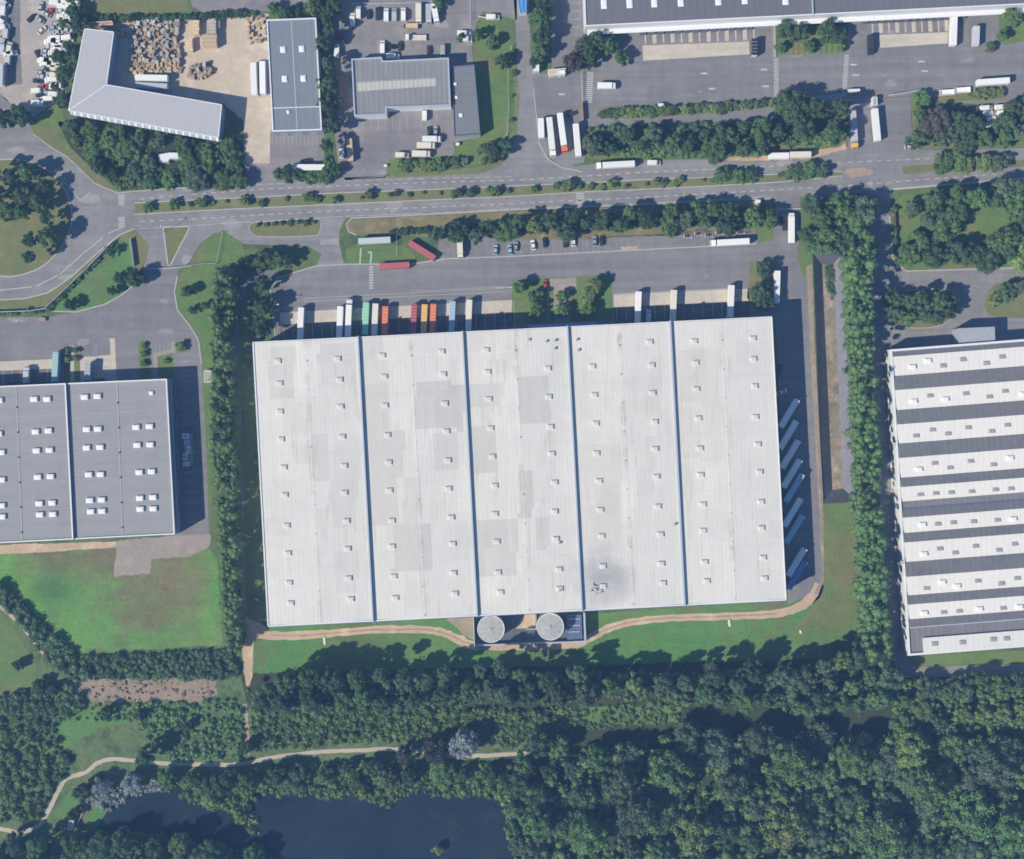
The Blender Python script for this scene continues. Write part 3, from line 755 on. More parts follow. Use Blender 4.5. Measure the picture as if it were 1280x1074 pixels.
dashes(m, [(78, 225), (100, 250), (118, 238)], 8, .1, .3)
marking(m, 'thin white edge lines of the roads')
m = MB()
zebra(m, (152, 243), (152, 257), 8, 7); zebra(m, (152, 271), (152, 284), 8, 7)
marking(m, 'zebra crossings beside the roundabout')
m = MB(); zebra(m, (725.5, 241), (725, 256), 10, 7); marking(m, 'zebra crossing on the south carriageway')
m = MB(); zebra(m, (738, 90), (736, 129), 8, 15); marking(m, 'ladder crossing at the west end of the long yard')
m = MB(); zebra(m, (970, 73), (970.5, 129), 6, 22); marking(m, 'ladder crossing west of the two in the middle yard')
m = MB(); zebra(m, (1058.5, 68), (1055, 121), 6, 22); marking(m, 'ladder crossing east of the two in the middle yard')
m = MB(); zebra(m, (975, 126), (1052, 121), 7, 34); zebra(m, (1060, 132), (1098, 131), 4, 14); marking(m, 'striped walkway along the north side of the big tree')
m = MB(); zebra(m, (464, 332), (464, 362), 5, 9); marking(m, 'short ladder crossing near the red containers')
m = MB()
for y in (365, 369): dashes(m, [(380, y + 8), (640, y - 5)], 250, 1, .18)
for x in range(540, 640, 12): pass
dashes(m, [(620, 360), (640, 359)], 18, 1, .3); dashes(m, [(520, 364), (640, 358)], 110, 3, .15)
marking(m, 'faint lane lines in the white warehouse yard', 'faded_paint')
m = MB()
for i in range(15):
    x = 552 + i * 14
    mark_seg(m, (x, 301), (x + .5, 318), .12)
for i in range(8): mark_seg(m, (700 + i * 14, 299), (700 + i * 14 + .5, 314), .12)
marking(m, 'thin bay lines of the car parking strip', 'faded_paint')
m = MB()
for i in range(17): mark_seg(m, (227 + i * .4, 452 + i * 12.6), (244 + i * .4, 451 + i * 12.6), .15)
marking(m, 'bay lines along the shaded side of the grey warehouse', 'faded_paint')
m = MB()
for i in range(9): mark_seg(m, (714, 4 + i * 10), (726, 4 + i * 10), .15)
for i in range(6): mark_seg(m, (190 + i * 5, 428), (190 + i * 5, 440), .15)
for i in range(12): mark_seg(m, (340 + i * 5, 168), (341 + i * 5, 184), .12)
for i in range(12): mark_seg(m, (446 + i * 9, 146), (446 + i * 9, 162), .15)
for i in range(9): mark_seg(m, (988 + i * 7, 55), (988 + i * 7, 68), .15)
for i in range(8): mark_seg(m, (748 + i * 5, 66), (748 + i * 5, 80), .15)
marking(m, 'faint bay lines of the smaller car parks', 'faded_paint')
m = MB()
for x, y in ((880, 92), (890, 111), (955, 87), (957, 108), (1067, 81), (1070, 94), (1152, 77), (1156, 89), (702, 118)): mark_seg(m, (x - 4, y), (x + 4, y), .7)
marking(m, 'scattered lane arrows in the long yard')
m = MB()
for i in range(13): mark_seg(m, (806 + i * 11.3, 36.5 - i * .55), (807 + i * 11.3, 55 - i * .4), 1.7 if i % 2 else .6)
for i in range(11): mark_seg(m, (1090 + i * 10.3, 22.5 - i * .5), (1091 + i * 10.3, 42 - i * .35), 1.7 if i % 2 else .6)
marking(m, 'pale dock lane strips before the long warehouse', 'pale_concrete')
m = MB()
for i in range(25): mark_seg(m, (354 + i * 12, 392 - i * .66), (355 + i * 12, 424 - i * .63), .2)
for i in range(13): mark_seg(m, (770 + i * 12, 371 - i * .6), (771 + i * 12, 402 - i * .6), .2)
for i in range(6): mark_seg(m, (4 + i * 11, 455 - i * .5), (4 + i * 11, 480 - i * .5), .2)
marking(m, 'guide lines between the dock bays', 'faded_paint')

path('lane', [(17, -20), (17, 60), (20, 106)], 17, 'asphalt', 2, 'darker strip through the dusty yard', wob=.6)  # plain strip, darker than the yard around it
path('track_strip', [(340, 794), (385, 794), (430, 790), (480, 787), (530, 787), (557, 792), (575, 800), (593, 807)], 1.6, 'worn_edge', 5, 'brown centre strip of the western dirt track', wob=.7)
path('track_strip', [(740, 796), (765, 784), (800, 776), (850, 772), (920, 770), (970, 767)], 1.6, 'worn_edge', 5, 'brown centre strip of the eastern dirt track', wob=.7)
# ================================================================== BUILDINGS
def ccw(pts):
    a = sum(pts[i][0] * pts[(i + 1) % len(pts)][1] - pts[(i + 1) % len(pts)][0] * pts[i][1] for i in range(len(pts)))
    return pts if a > 0 else pts[::-1]
def centroid(pts):
    return Vector((sum(p[0] for p in pts) / len(pts), sum(p[1] for p in pts) / len(pts), 0))
def inset(pts, d):
    """shrink a ccw outline by d metres"""
    out = []
    n = len(pts)
    for i in range(n):
        a, b_, c = Vector(pts[i - 1]), Vector(pts[i]), Vector(pts[(i + 1) % n])
        e1 = (b_ - a).normalized(); e2 = (c - b_).normalized()
        n1 = Vector((-e1[1], e1[0])); n2 = Vector((-e2[1], e2[0]))
        bis = (n1 + n2); bis = bis / max(.2, bis.dot(n1))
        out.append(tuple(b_ + bis * d))
    return out
def top_xy(px, h):
    return ccw([tuple(P(x, y, h)[:2]) for x, y in px])

def shell(name, label, cat, px, h, wall, roofm, cap, rim=.45, drop=.5, group=None, roof=True):
    """Empty + wall, parapet, roof. px: roof corners in the picture. Returns root, outline"""
    xy = top_xy(px, h)
    c = centroid(xy)
    root = tag(empty(name, c), label, cat, group)
    n = len(xy)
    inn = inset(xy, rim)
    MB().prism(inset(xy, .03), -.3, h - .02, top=False).build('wall', wall, root, True)
    cp = MB()
    for i in range(n):
        j = (i + 1) % n
        a, b_, ai, bi = xy[i], xy[j], inn[i], inn[j]
        vs = [(*a, h), (*b_, h), (*bi, h), (*ai, h), (*a, h - .9), (*b_, h - .9), (*bi, h - .9), (*ai, h - .9)]
        cp.add(vs, [(0, 1, 2, 3), (4, 5, 1, 0), (3, 2, 6, 7), (7, 6, 5, 4)])
    cp.build('parapet', cap, root, True)
    if roof:
        MB().poly([(*p, h - drop) for p in inn]).build('roof', roofm, root, True)
    return root, xy

def frame(px, h):
    """bilinear frame over four roof corners given NW, NE, SE, SW"""
    q = [P(x, y, h).to_2d() for x, y in px]
    def F(u, v, z):
        p = (q[0] * (1 - u) + q[1] * u) * (1 - v) + (q[3] * (1 - u) + q[2] * u) * v
        return Vector((p[0], p[1], z))
    return F
def inv_frame(px):
    """picture spot -> (u, v) of an almost rectangular frame"""
    nw, ne, se, sw = (Vector(p) for p in px)
    def I(x, y):
        u = v = .5
        for _ in range(8):
            top = nw.lerp(ne, u); bot = sw.lerp(se, u)
            p = top.lerp(bot, v)
            du = nw.lerp(sw, v), ne.lerp(se, v)
            ex = du[1] - du[0]; ey = bot - top
            r = Vector((x, y)) - p
            det = ex[0] * ey[1] - ex[1] * ey[0]
            u += (r[0] * ey[1] - r[1] * ey[0]) / det
            v += (ex[0] * r[1] - ex[1] * r[0]) / det
        return u, v
    return I

def curb_light(parent, c, ang, w, l, h, mat='skylight_white', curb='cap_white', name='skylight'):
    """raised roof light: a curb with a shallow domed cover; c is its foot"""
    mb = MB()
    mb.mat(0).box(-w / 2, w / 2, -l / 2, l / 2, -.3, h)
    t = .16
    x, y = w / 2 - .12, l / 2 - .12
    vs = [(-x, -y, h + .003), (x, -y, h + .003), (x, y, h + .003), (-x, y, h + .003), (-x + t * 2, -y + t * 2, h + t), (x - t * 2, -y + t * 2, h + t), (x - t * 2, y - t * 2, h + t), (-x + t * 2, y - t * 2, h + t)]
    mb.mat(1).add(vs, [(4, 5, 6, 7), (0, 1, 5, 4), (1, 2, 6, 5), (2, 3, 7, 6), (3, 0, 4, 7)])
    o = mb.build(name, [curb, mat], parent)
    o.location = Vector(c) - parent.location
    o.rotation_euler = (0, 0, ang)
    return o
def light_copy(src, parent, c):
    o = src.copy(); col.objects.link(o); o.parent = parent
    o.location = Vector(c) - parent.location
    return o

# ------------------------------------------------------------------ the white five-bay warehouse
MAINPX = [(316, 428), (965, 396), (983, 750), (335, 783)]
MH = 15.2
Fm, Im = frame(MAINPX, MH), inv_frame(MAINPX)
mxy = [Fm(0, 0, 0), Fm(1, 0, 0), Fm(1, 1, 0), Fm(0, 1, 0)]
wh = tag(empty('warehouse', Fm(.5, .5, 0)), 'huge white five-bay warehouse with rows of roof lights and two tanks behind', 'warehouse')
mw = ccw([tuple(p[:2]) for p in mxy])
MB().prism(inset(mw, .05), -.3, MH - .6, top=False).build('wall', 'cladding_white', wh, True)
SHEETS = [(337,430,368,498,-.05),(352,487,385,545,-.03),(370,428,398,498,.03),(398,427,445,455,-.05),(400,455,445,482,-.03),(386,543,412,600,-.05),(417,543,453,600,-.03),(415,602,447,662,-.04),(330,600,386,690,-.015),(420,690,448,740,-.03),
 (450,423,479,452,-.05),(453,479,487,539,-.06),(453,452,485,479,-.04),(519,478,581,537,-.085),(459,539,505,597,-.06),(543,542,572,589,-.06),(461,600,497,657,-.06),(504,597,527,654,-.05),(491,655,540,715,-.075),(560,640,592,700,-.02),
 (587,479,628,509,-.06),(590,535,620,591,-.075),(595,651,647,720,-.07),(648,471,688,528,-.075),(649,588,666,646,-.08),(670,647,686,690,-.06),(580,412,606,440,-.03),(612,449,616,478,-.05),(621,449,624,478,-.05),(630,449,633,478,-.05),(600,510,604,530,-.05),(612,510,616,534,-.05),(622,510,625,532,-.04),
 (722,553,777,690,-.03),(716,440,742,525,-.02),(846,435,902,504,-.03),(849,506,906,575,-.025),(740,600,776,690,-.02)]
sh = random.Random(77)
for _ in range(70):
    x0, y0 = sh.uniform(318, 960), sh.uniform(400, 740)
    SHEETS.append((x0, y0, x0 + sh.choice((4, 9, 13, 18, 30)), y0 + sh.choice((24, 36, 50, 72)), sh.choice((-.03, -.02, -.015, .012, .02))))
def tint(px, py):
    t = 1.0
    for x0, y0, x1, y1, d_ in SHEETS:
        if x0 <= px < x1 and y0 <= py < y1: t += d_ * 2.1
    return t
NU, NV = 30, 60
bay_edges = [0, .2025, .4035, .6055, .8035, 1.0]
nwv, nev, sev, swv = (Vector(p) for p in MAINPX)
for b_i in range(5):
    u0, u1 = bay_edges[b_i], bay_edges[b_i + 1]
    verts, faces, uvs, tints = [], [], [], []
    for j in range(NV + 1):
        for i in range(NU + 1):
            s = i / NU
            z = MH - .55 + .55 * (1 - abs(2 * s - 1))
            p = Fm(u0 + (u1 - u0) * (.003 + s * .994), .002 + .996 * j / NV, z)
            verts.append(tuple(p - wh.location)); uvs.append((s * 44.0 + b_i * 44.3, j / NV * 120.0))
    for j in range(NV):
        for i in range(NU):
            a = j * (NU + 1) + i
            faces.append((a + NU + 1, a + NU + 2, a + 1, a))
            u = u0 + (u1 - u0) * (i + .5) / NU; v = (j + .5) / NV
            q = nwv.lerp(nev, u).lerp(swv.lerp(sev, u), v)
            tints.append(tint(q[0], q[1]))
    me = bpy.data.meshes.new('roof_bay')
    me.from_pydata(verts, [], faces)
    lay = me.uv_layers.new(name='UVMap')
    for pl in me.polygons:
        for li in pl.loop_indices: lay.data[li].uv = uvs[me.loops[li].vertex_index]
    at = me.attributes.new('sheet', 'FLOAT', 'FACE')
    at.data.foreach_set('value', tints)
    me.materials.append(MATS['white_sheet_roof'])
    o = bpy.data.objects.new('roof_bay', me); col.objects.link(o); o.parent = wh
    # ridge cap with its small outlets
    r = MB()
    um = (u0 + u1) / 2
    a, b2 = Fm(um, .075, MH + .03), Fm(um, .998, MH + .03)
    r.bar(a, b2, .26, .06)
    for k in range(10):
        r.mat(1)
        c = Fm(um, .075 + .1015 * k, MH + .05)
        r.cyl(c, (0, 0, 1), .42 if k == 0 else rng.uniform(.16, .34), .22, 8)
    # cross flashing line at the head of the ridge
    r.mat(0).bar(Fm(u0 + .012, .083, MH - .46), Fm(um, .075, MH + .02), .14, .05)
    r.bar(Fm(u1 - .012, .070, MH - .46), Fm(um, .075, MH + .02), .14, .05)
    r.build('ridge_cap', ['cap_white', 'timber_grey'], wh, True)
for k in range(1, 5):
    u = bay_edges[k]
    fw = MB()
    a, b2 = Fm(u, -.004, 0), Fm(u, 1.004, 0)
    fw.bar(a + Vector((0, 0, MH - .05)), b2 + Vector((0, 0, MH - .05)), .42, 1.5)
    fw.mat(1).bar(a + Vector((0.1, 0, MH + .73)), b2 + Vector((.1, 0, MH + .73)), .55, .06)
    fw.mat(2).bar(a + Vector((.36, 0, MH - .36)), b2 + Vector((.36, 0, MH - .36)), .28, .30)
    fw.build('fire_wall', ['cladding_blue', 'cap_blue_grey', 'gutter_blue'], wh, True)
# perimeter trim
pr = MB()
for (a, b2, w_) in ((Fm(0, 0, 0), Fm(1, 0, 0), .35), (Fm(1, 0, 0), Fm(1, 1, 0), .3), (Fm(1, 1, 0), Fm(0, 1, 0), .5), (Fm(0, 1, 0), Fm(0, 0, 0), .55)):
    pr.bar(a + Vector((0, 0, MH - .45)), b2 + Vector((0, 0, MH - .45)), w_, .42)
pr.build('parapet', 'cap_white', wh, True)
gt = MB()
gt.bar(Fm(0, 1.003, MH - .75), Fm(1, 1.003, MH - .75), .5, .3)
gt.build('gutter', 'gutter_blue', wh, True)
ang_m = math.atan2((Fm(1, 0, 0) - Fm(0, 0, 0)).y, (Fm(1, 0, 0) - Fm(0, 0, 0)).x)
rowv = [.070, .147, .245, .347, .448, .546, .648, .745, .850, .923]
proto = None
for b_i in range(5):
    u0, u1 = bay_edges[b_i], bay_edges[b_i + 1]
    for ci, s in enumerate((.225, .795)):
        for ri, v in enumerate(rowv):
            if ri == 0 and (b_i, ci) in ((2, 1), (3, 0)): continue
            ss = s + rng.uniform(-.008, .008)
            z = MH - .55 + .55 * (1 - abs(2 * ss - 1))
            c = Fm(u0 + (u1 - u0) * ss, v + rng.uniform(-.004, .004), z)
            if proto is None: proto = curb_light(wh, c, ang_m, 2.6, 2.0, .5, 'skylight_dull', 'skylight_dull'); 
            else: light_copy(proto, wh, c)
# small vents near the north end of the third and fourth bays, the wreckage on the fourth
for x, y in ((661.5, 425), (683, 427), (694, 426), (693.5, 436), (721, 425), (723, 438), (699.5, 679), (843.5, 656), (700, 738)):
    u, v = Im(x, y)
    MB().cyl(Fm(u, v, MH - .5), (0, 0, 1), .55, 1.0, 10).build('roof_vent', 'cladding_grey', wh, True)
wr = MB()
for k in range(16):
    u, v = Im(745 + rng.uniform(-6, 7), 738 + rng.uniform(-6, 5))
    c = Fm(u, v, MH + .1); a = rng.uniform(0, 3.1)
    d_ = Vector((math.cos(a), math.sin(a), rng.uniform(-.1, .3))) * rng.uniform(.4, 1.3)
    wr.mat(k % 3).bar(c - d_, c + d_, rng.uniform(.3, .8), .12)
tag(wr.build('torn_sheet', ['faded_paint', 'galvanised', 'timber_grey'], wh, True), 'crumpled grey torn sheets around a soot stain')
# dock shelters along the north wall
proto = None
nd = Fm(0, 0, 0) - Fm(0, 1, 0); nd.normalize()
def dock(px, parent, F, I, y, proto, hh=3.9, deep=1.0, wd=3.3):
    u, v = I(px, y)
    p = F(u, 0, 0)
    if proto is None:
        mb = MB()
        mb.mat(0).box(-wd / 2, -wd / 2 + .5, 0, deep, .9, hh); mb.box(wd / 2 - .5, wd / 2, 0, deep, .9, hh)
        mb.box(-wd / 2, wd / 2, 0, deep + .1, hh + .002, hh + .7)
        mb.box(-wd / 2 + .52, wd / 2 - .52, .02, .12, .4, hh)
        mb.mat(1).box(-wd / 2, wd / 2, .13, deep + .9, .02, 1.1)
        o = mb.build('dock_shelter', ['rubber_seal', 'dark_concrete'], parent)
        o.location = p - parent.location
        o.rotation_euler = (0, 0, ang_m)
        return o
    o = proto.copy(); col.objects.link(o); o.parent = parent; o.location = p - parent.location
    return o
for k in range(24):
    o = dock(356 + 12.05 * k, wh, Fm, Im, 420, proto); proto = proto or o
for k in range(12):
    dock(774 + 12.0 * k, wh, Fm, Im, 402, proto)
# entrance canopy in the garden
cn = MB()
a, b2 = Fm(Im(661, 405)[0], 0, 4.0), Fm(Im(746, 403)[0], 0, 4.0)
cn.bar(a + nd * 1.3, b2 + nd * 1.3, 2.4, .35)
cn.build('entrance_canopy', 'cladding_blue', wh, True)

# ------------------------------------------------------------------ the grey warehouse
GPX = [(-190, 491), (208.5, 473.5), (218.5, 668), (-180, 688)]
GH = 10.0
g, gxy = shell('warehouse', 'grey-roofed warehouse with pairs of white roof lights beside the field', 'warehouse', GPX, GH, 'cladding_blue', 'grey_roof', 'cap_white', .5, .5)
Fg, Ig = frame(GPX, GH), inv_frame(GPX)
mb = MB()
ua, ub = Ig(82, 479)[0], Ig(91.5, 672)[0]
mb.bar(Fg(ua, 0, GH - .1), Fg(ub, 1, GH - .1), .5, 1.6); mb.mat(1).bar(Fg(ua, 0, GH + .74), Fg(ub, 1, GH + .74), .6, .06)
mb.build('fire_wall', ['gutter_blue', 'cap_white'], g, True)
ga = math.atan2((Fg(1, 0, 0) - Fg(0, 0, 0)).y, (Fg(1, 0, 0) - Fg(0, 0, 0)).x)
ZS = 330 / 1280
lights = [(165,152),(228,152),(410,142),(472,138),(172,310),(235,305),(420,298),(475,297),(660,288),(725,284),(177,402),(240,399),(420,388),(485,385),(665,375),(728,373),(183,530),(245,527),(430,518),(487,517),(675,507),(735,503),(190,658),(253,655),(435,643),(493,640),(678,632),(742,628),(193,712),(256,710),(440,697),(495,695),(680,685),(743,683),(-4,158),(-6,320),(6,410),(8,543),(8,668),(10,722)]
proto = None
for zx, zy in lights:
    u, v = Ig(zx * ZS, 460 + zy * ZS)
    c = Fg(u, v, GH - .52)
    if proto is None: proto = curb_light(g, c, ga, 2.9, 2.1, .85)
    else: light_copy(proto, g, c)
u, v = Ig(733 * ZS, 460 + 122 * ZS)
curb_light(g, Fg(u, v, GH - .52), ga, 1.7, 1.6, .6)
for x0, x1 in ((19.5, 27), (146, 153), (-40, -34)):
    mb = MB(); ua, ub = Ig(x0, 480)[0], Ig(x1, 672)[0]
    mb.bar(Fg(ua, .01, GH - .44), Fg(ub, .99, GH - .44), .5, .12)
    mb.mat(1)
    for k in range(6): mb.cyl(Fg(ua + (ub - ua) * (.14 + .16 * k), .14 + .16 * k, GH - .4), (0, 0, 1), .35, .3, 8)
    mb.build('ridge_cap', ['cladding_grey', 'chassis'], g, True)
for vv in (.2, .42, .62, .8):
    MB().bar(Fg(.02, vv, GH - .47), Fg(.98, vv, GH - .47), .22, .05).build('sheet_lap', 'cladding_grey', g, True)
proto = None
for k in range(8):
    o = dock(6 + 11 * k if k < 6 else 104 + 13 * (k - 6), g, Fg, Ig, 478, proto, 3.4); proto = proto or o
# pipes and plant on the east wall
mb = MB()
for k in range(5):
    mb.bar(Fg(1.008, .05 + .2 * k, 1.0 + k), Fg(1.008, .2 + .19 * k, 1.0 + k), .25)
mb.bar(Fg(1.006, .02, 7.2), Fg(1.006, .98, 7.2), .3, .5)
mb.build('wall_pipe', 'galvanised', g, True)
kk = tag(empty('cooling_plant', P(235, 561)), 'pale steel plant with pipes in a railed pen beside the grey warehouse', 'plant machinery')
mb = MB()
for a_, b_ in (((228, 540), (242, 539)), ((242, 539), (243, 584)), ((243, 584), (229, 586))):
    mb.bar(P(*a_) + Vector((0, 0, 1)), P(*b_) + Vector((0, 0, 1)), .12, 2.0)
mb.build('railing', 'galvanised', kk, True)
for x, y, w_, d_, h_ in ((234, 545, 3, 2.5, 3), (235, 553, 2.4, 2, 2.2), (237, 562, 1.8, 3.6, 2.6), (233, 571, 2, 3, 2), (235, 580, 2.6, 2, 3.2)):
    c = P(x, y); m2 = MB().cbox(c.x - w_ / 2, c.x + w_ / 2, c.y - d_ / 2, c.y + d_ / 2, .03, h_, .1)
    m2.mat(1).cyl((c.x, c.y, h_), (0, 0, 1), min(w_, d_) * .32, .35, 14)
    m2.build('unit', ['cap_white', 'galvanised'], kk, True)
mb = MB()
for k in range(4): mb.bar(P(231 + k * 2.6, 542, 2.0), P(232 + k * 2.6, 582, 2.0), .22)
mb.build('pipe', 'cap_white', kk, True)

# ------------------------------------------------------------------ the striped saw-tooth warehouse
SPX = [(1112.5, 437), (1512.5, 406), (1535, 789), (1135.5, 820)]
SH = 9.5
s_, sxy = shell('warehouse', 'warehouse with pale and dark striped ridged roof on the east side', 'warehouse', SPX, SH, 'cladding_white', None, 'cap_white', .9, .5, roof=False)
Fs, Is = frame(SPX, SH), inv_frame(SPX)
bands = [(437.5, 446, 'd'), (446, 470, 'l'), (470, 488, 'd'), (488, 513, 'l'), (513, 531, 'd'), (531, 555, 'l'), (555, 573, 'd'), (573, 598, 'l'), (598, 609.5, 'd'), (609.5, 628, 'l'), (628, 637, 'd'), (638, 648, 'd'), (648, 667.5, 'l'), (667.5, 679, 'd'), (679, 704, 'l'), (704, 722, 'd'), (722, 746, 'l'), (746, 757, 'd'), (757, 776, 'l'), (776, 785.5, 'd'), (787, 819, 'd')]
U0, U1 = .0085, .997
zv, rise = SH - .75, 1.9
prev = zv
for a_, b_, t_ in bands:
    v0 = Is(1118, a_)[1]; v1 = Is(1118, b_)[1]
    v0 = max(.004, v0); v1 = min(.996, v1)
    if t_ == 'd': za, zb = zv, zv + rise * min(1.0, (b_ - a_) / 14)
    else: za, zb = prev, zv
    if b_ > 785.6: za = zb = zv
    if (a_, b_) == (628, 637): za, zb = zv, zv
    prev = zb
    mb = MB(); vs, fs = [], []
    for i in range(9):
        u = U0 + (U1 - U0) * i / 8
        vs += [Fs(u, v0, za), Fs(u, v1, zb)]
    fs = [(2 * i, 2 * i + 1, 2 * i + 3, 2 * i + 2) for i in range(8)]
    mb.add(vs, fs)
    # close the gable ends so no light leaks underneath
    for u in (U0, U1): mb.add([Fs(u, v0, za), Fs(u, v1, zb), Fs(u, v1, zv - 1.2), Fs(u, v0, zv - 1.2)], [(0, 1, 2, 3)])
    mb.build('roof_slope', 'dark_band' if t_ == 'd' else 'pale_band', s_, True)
mb = MB(); v0, v1 = Is(1118, 637.5)[1], Is(1118, 786.4)[1]
mb.bar(Fs(U0, v0, zv + .05), Fs(U1, v0, zv + .05), .5, .35)
mb.build('valley_gutter', 'gutter_blue', s_, True)
mb = MB(); mb.bar(Fs(U0, v1, zv + .2), Fs(U1, v1, zv + .2), .45, .7); mb.build('parapet', 'cap_blue_grey', s_, True)
mb = MB(); a_, b_, c_, d_ = (Is(*p) for p in ((1154, 797.5), (1420, 777), (1420, 797), (1155, 817)))
mb.poly([(*Fs(*p, zv + .9)[:2], zv + .9) for p in (a_, b_, c_, d_)]); q = [Fs(*p, zv) for p in (a_, b_, c_, d_)]
mb.prism(ccw([tuple(x[:2]) for x in q]), zv - .2, zv + .88, top=False)
mb.build('roof_deck', 'pale_band', s_, True)
def zone_z(v):
    """roof height at v"""
    pz = zv
    for a_, b_, t_ in bands:
        v0 = Is(1118, a_)[1]; v1 = Is(1118, b_)[1]
        top = zv + rise * min(1.0, (b_ - a_) / 14) if t_ == 'd' else zv
        if v0 <= v <= v1: return (zv + (top - zv) * (v - v0) / (v1 - v0)) if t_ == 'd' else pz + (zv - pz) * (v - v0) / (v1 - v0)
        pz = top
    return zv
sa = math.atan2((Fs(1, 0, 0) - Fs(0, 0, 0)).y, (Fs(1, 0, 0) - Fs(0, 0, 0)).x)
flat = []
for zx, zy in ((890, 880), (985, 850), (1175, 837), (1100, 868), (823, 1025), (997, 1015), (1187, 1003), (1113, 1030)): flat.append((950 + zx * ZS, 230 + zy * ZS))
for zx, zy in ((757,327),(835,298),(912,317),(1008,287),(1125,305),(1198,275),(845,460),(922,482),(1020,450),(1133,467),(778,612),(853,606),(928,602),(1027,597),(1143,588),(1218,583),(863,755),(938,748),(1037,743),(1152,736),(872,875),(948,895),(1045,862),(1160,882),(1235,852),(1055,1030),(1172,1042),(1247,1018)): flat.append((950 + zx * ZS, 460 + zy * ZS))
Z2 = 330 / 900
for zx, zy in ((568, 150), (742, 124), (823, 135), (876, 115), (627, 232), (680, 228), (830, 218), (595, 340), (690, 335), (795, 325), (840, 322)): flat.append((950 + zx * Z2, 680 + zy * Z2))
rais = []
for zx, zy in ((813, 858), (740, 888)): rais.append((950 + zx * ZS, 230 + zy * ZS))
for zx, zy in ((745,162),(898,152),(1275,128),(770,492),(1210,437),(788,760),(1228,733),(795,903)): rais.append((950 + zx * ZS, 460 + zy * ZS))
for zx, zy in ((620, 130), (672, 144), (560, 236), (748, 222), (885, 215)): rais.append((950 + zx * Z2, 680 + zy * Z2))
pf = pr_ = None
for k, (x, y) in enumerate(flat):
    u, v = Is(x, y)
    if u > .45: continue
    c = Fs(u, v, zone_z(v) if y < 786 else zv + .92)
    if pf is None: pf = curb_light(s_, c, sa, 2.8, 1.9, .16, 'skylight_brown', 'cladding_grey')
    else: light_copy(pf, s_, c)
for x, y in rais:
    u, v = Is(x, y)
    c = Fs(u, v, zone_z(v))
    if pr_ is None: pr_ = curb_light(s_, c, sa, 2.7, 1.9, .7, name='roof_vent')
    else: light_copy(pr_, s_, c)
# side canopy block on the north wall
bx = [(1198.5, 410.5), (1243.5, 408.5), (1244, 426), (1199, 429)]
MB().prism(top_xy(bx, 8.2), 0, 8.2).build('side_block', 'cladding_grey', s_, True)

# ------------------------------------------------------------------ the long dark warehouse at the north edge
TPX = [(724, -160), (1424, -190), (1432, -2), (731.5, 33)]
TH = 10.0
t_, txy = shell('warehouse', 'long dark-roofed warehouse with white south wall above the dock aprons', 'warehouse', TPX, TH, 'cladding_white', 'dark_roof', 'cap_white', .5, .4)
Ft, It = frame(TPX, TH), inv_frame(TPX)
ta = math.atan2((Ft(1, 1, 0) - Ft(0, 1, 0)).y, (Ft(1, 1, 0) - Ft(0, 1, 0)).x)
proto = None
for x, y in ((755, 5), (787, 4), (818, 3), (851, 2), (898, .5), (931, -1), (982, 0), (1050, -8), (1100, -12)):
    u, v = It(x, y); c = Ft(u, v, TH - .45)
    if proto is None: proto = curb_light(t_, c, ta, 2.5, 4.0, .35)
    else: light_copy(proto, t_, c)
u = It(1016, 10)[0]
MB().bar(Ft(u, .3, TH), Ft(u, 1, TH), .45, .8).build('fire_wall', 'cap_blue_grey', t_, True)
mb = MB(); sd = (Ft(0, 1, 0) - Ft(0, 0, 0)).normalized()
mb.bar(Ft(.005, 1, 4.6) + sd * 1.0, Ft(.995, 1, 4.6) + sd * 1.0, 2.0, .3)
mb.build('canopy', 'cap_white', t_, True)
proto = None
for k in range(26):
    px = 806 + 11.3 * k if k < 13 else 1090 + 10.3 * (k - 13)
    u = It(px, 20)[0]; p = Ft(u, 1, 0) + sd * .02
    if proto is None:
        m2 = MB(); m2.box(-1.3, 1.3, 0, 1.9, .1, 1.0); m2.mat(1).box(-1.15, 1.15, .01, .2, 1.05, 4.0)
        proto = m2.build('dock_door', ['dark_concrete', 'rubber_seal'], t_); o = proto
    else:
        o = proto.copy(); col.objects.link(o); o.parent = t_
    o.location = p - t_.location; o.rotation_euler = (0, 0, ta + math.pi)

# ------------------------------------------------------------------ the L-shaped building
LPX = [(106, 36), (142, 40), (133, 106), (277, 131), (273, 172), (86, 138)]
LH = 8.5
lx = top_xy(LPX, LH)
lb = tag(empty('building', centroid(lx)), 'L-shaped building with pale lilac roof around the timber yard', 'building')
MB().prism(inset(lx, .25), -.3, LH - .3, top=False).build('wall', 'cladding_blue', lb, True)
MB().poly([(*p, LH) for p in lx]).build('roof', 'lilac_roof', lb, True)
mb = MB(); q = [P(x, y, LH) for x, y in LPX]
for i in range(6):
    a_, b_ = q[i], q[(i + 1) % 6]
    mb.bar(a_ - Vector((0, 0, .12)), b_ - Vector((0, 0, .12)), .35, .35)
mb.build('roof_trim', 'cap_white', lb, True)
mb = MB().bar(q[2] + Vector((0, 0, .03)), q[5] + Vector((0, 0, .03)), .35, .08)
mb.build('hip_seam', 'cap_white', lb, True)
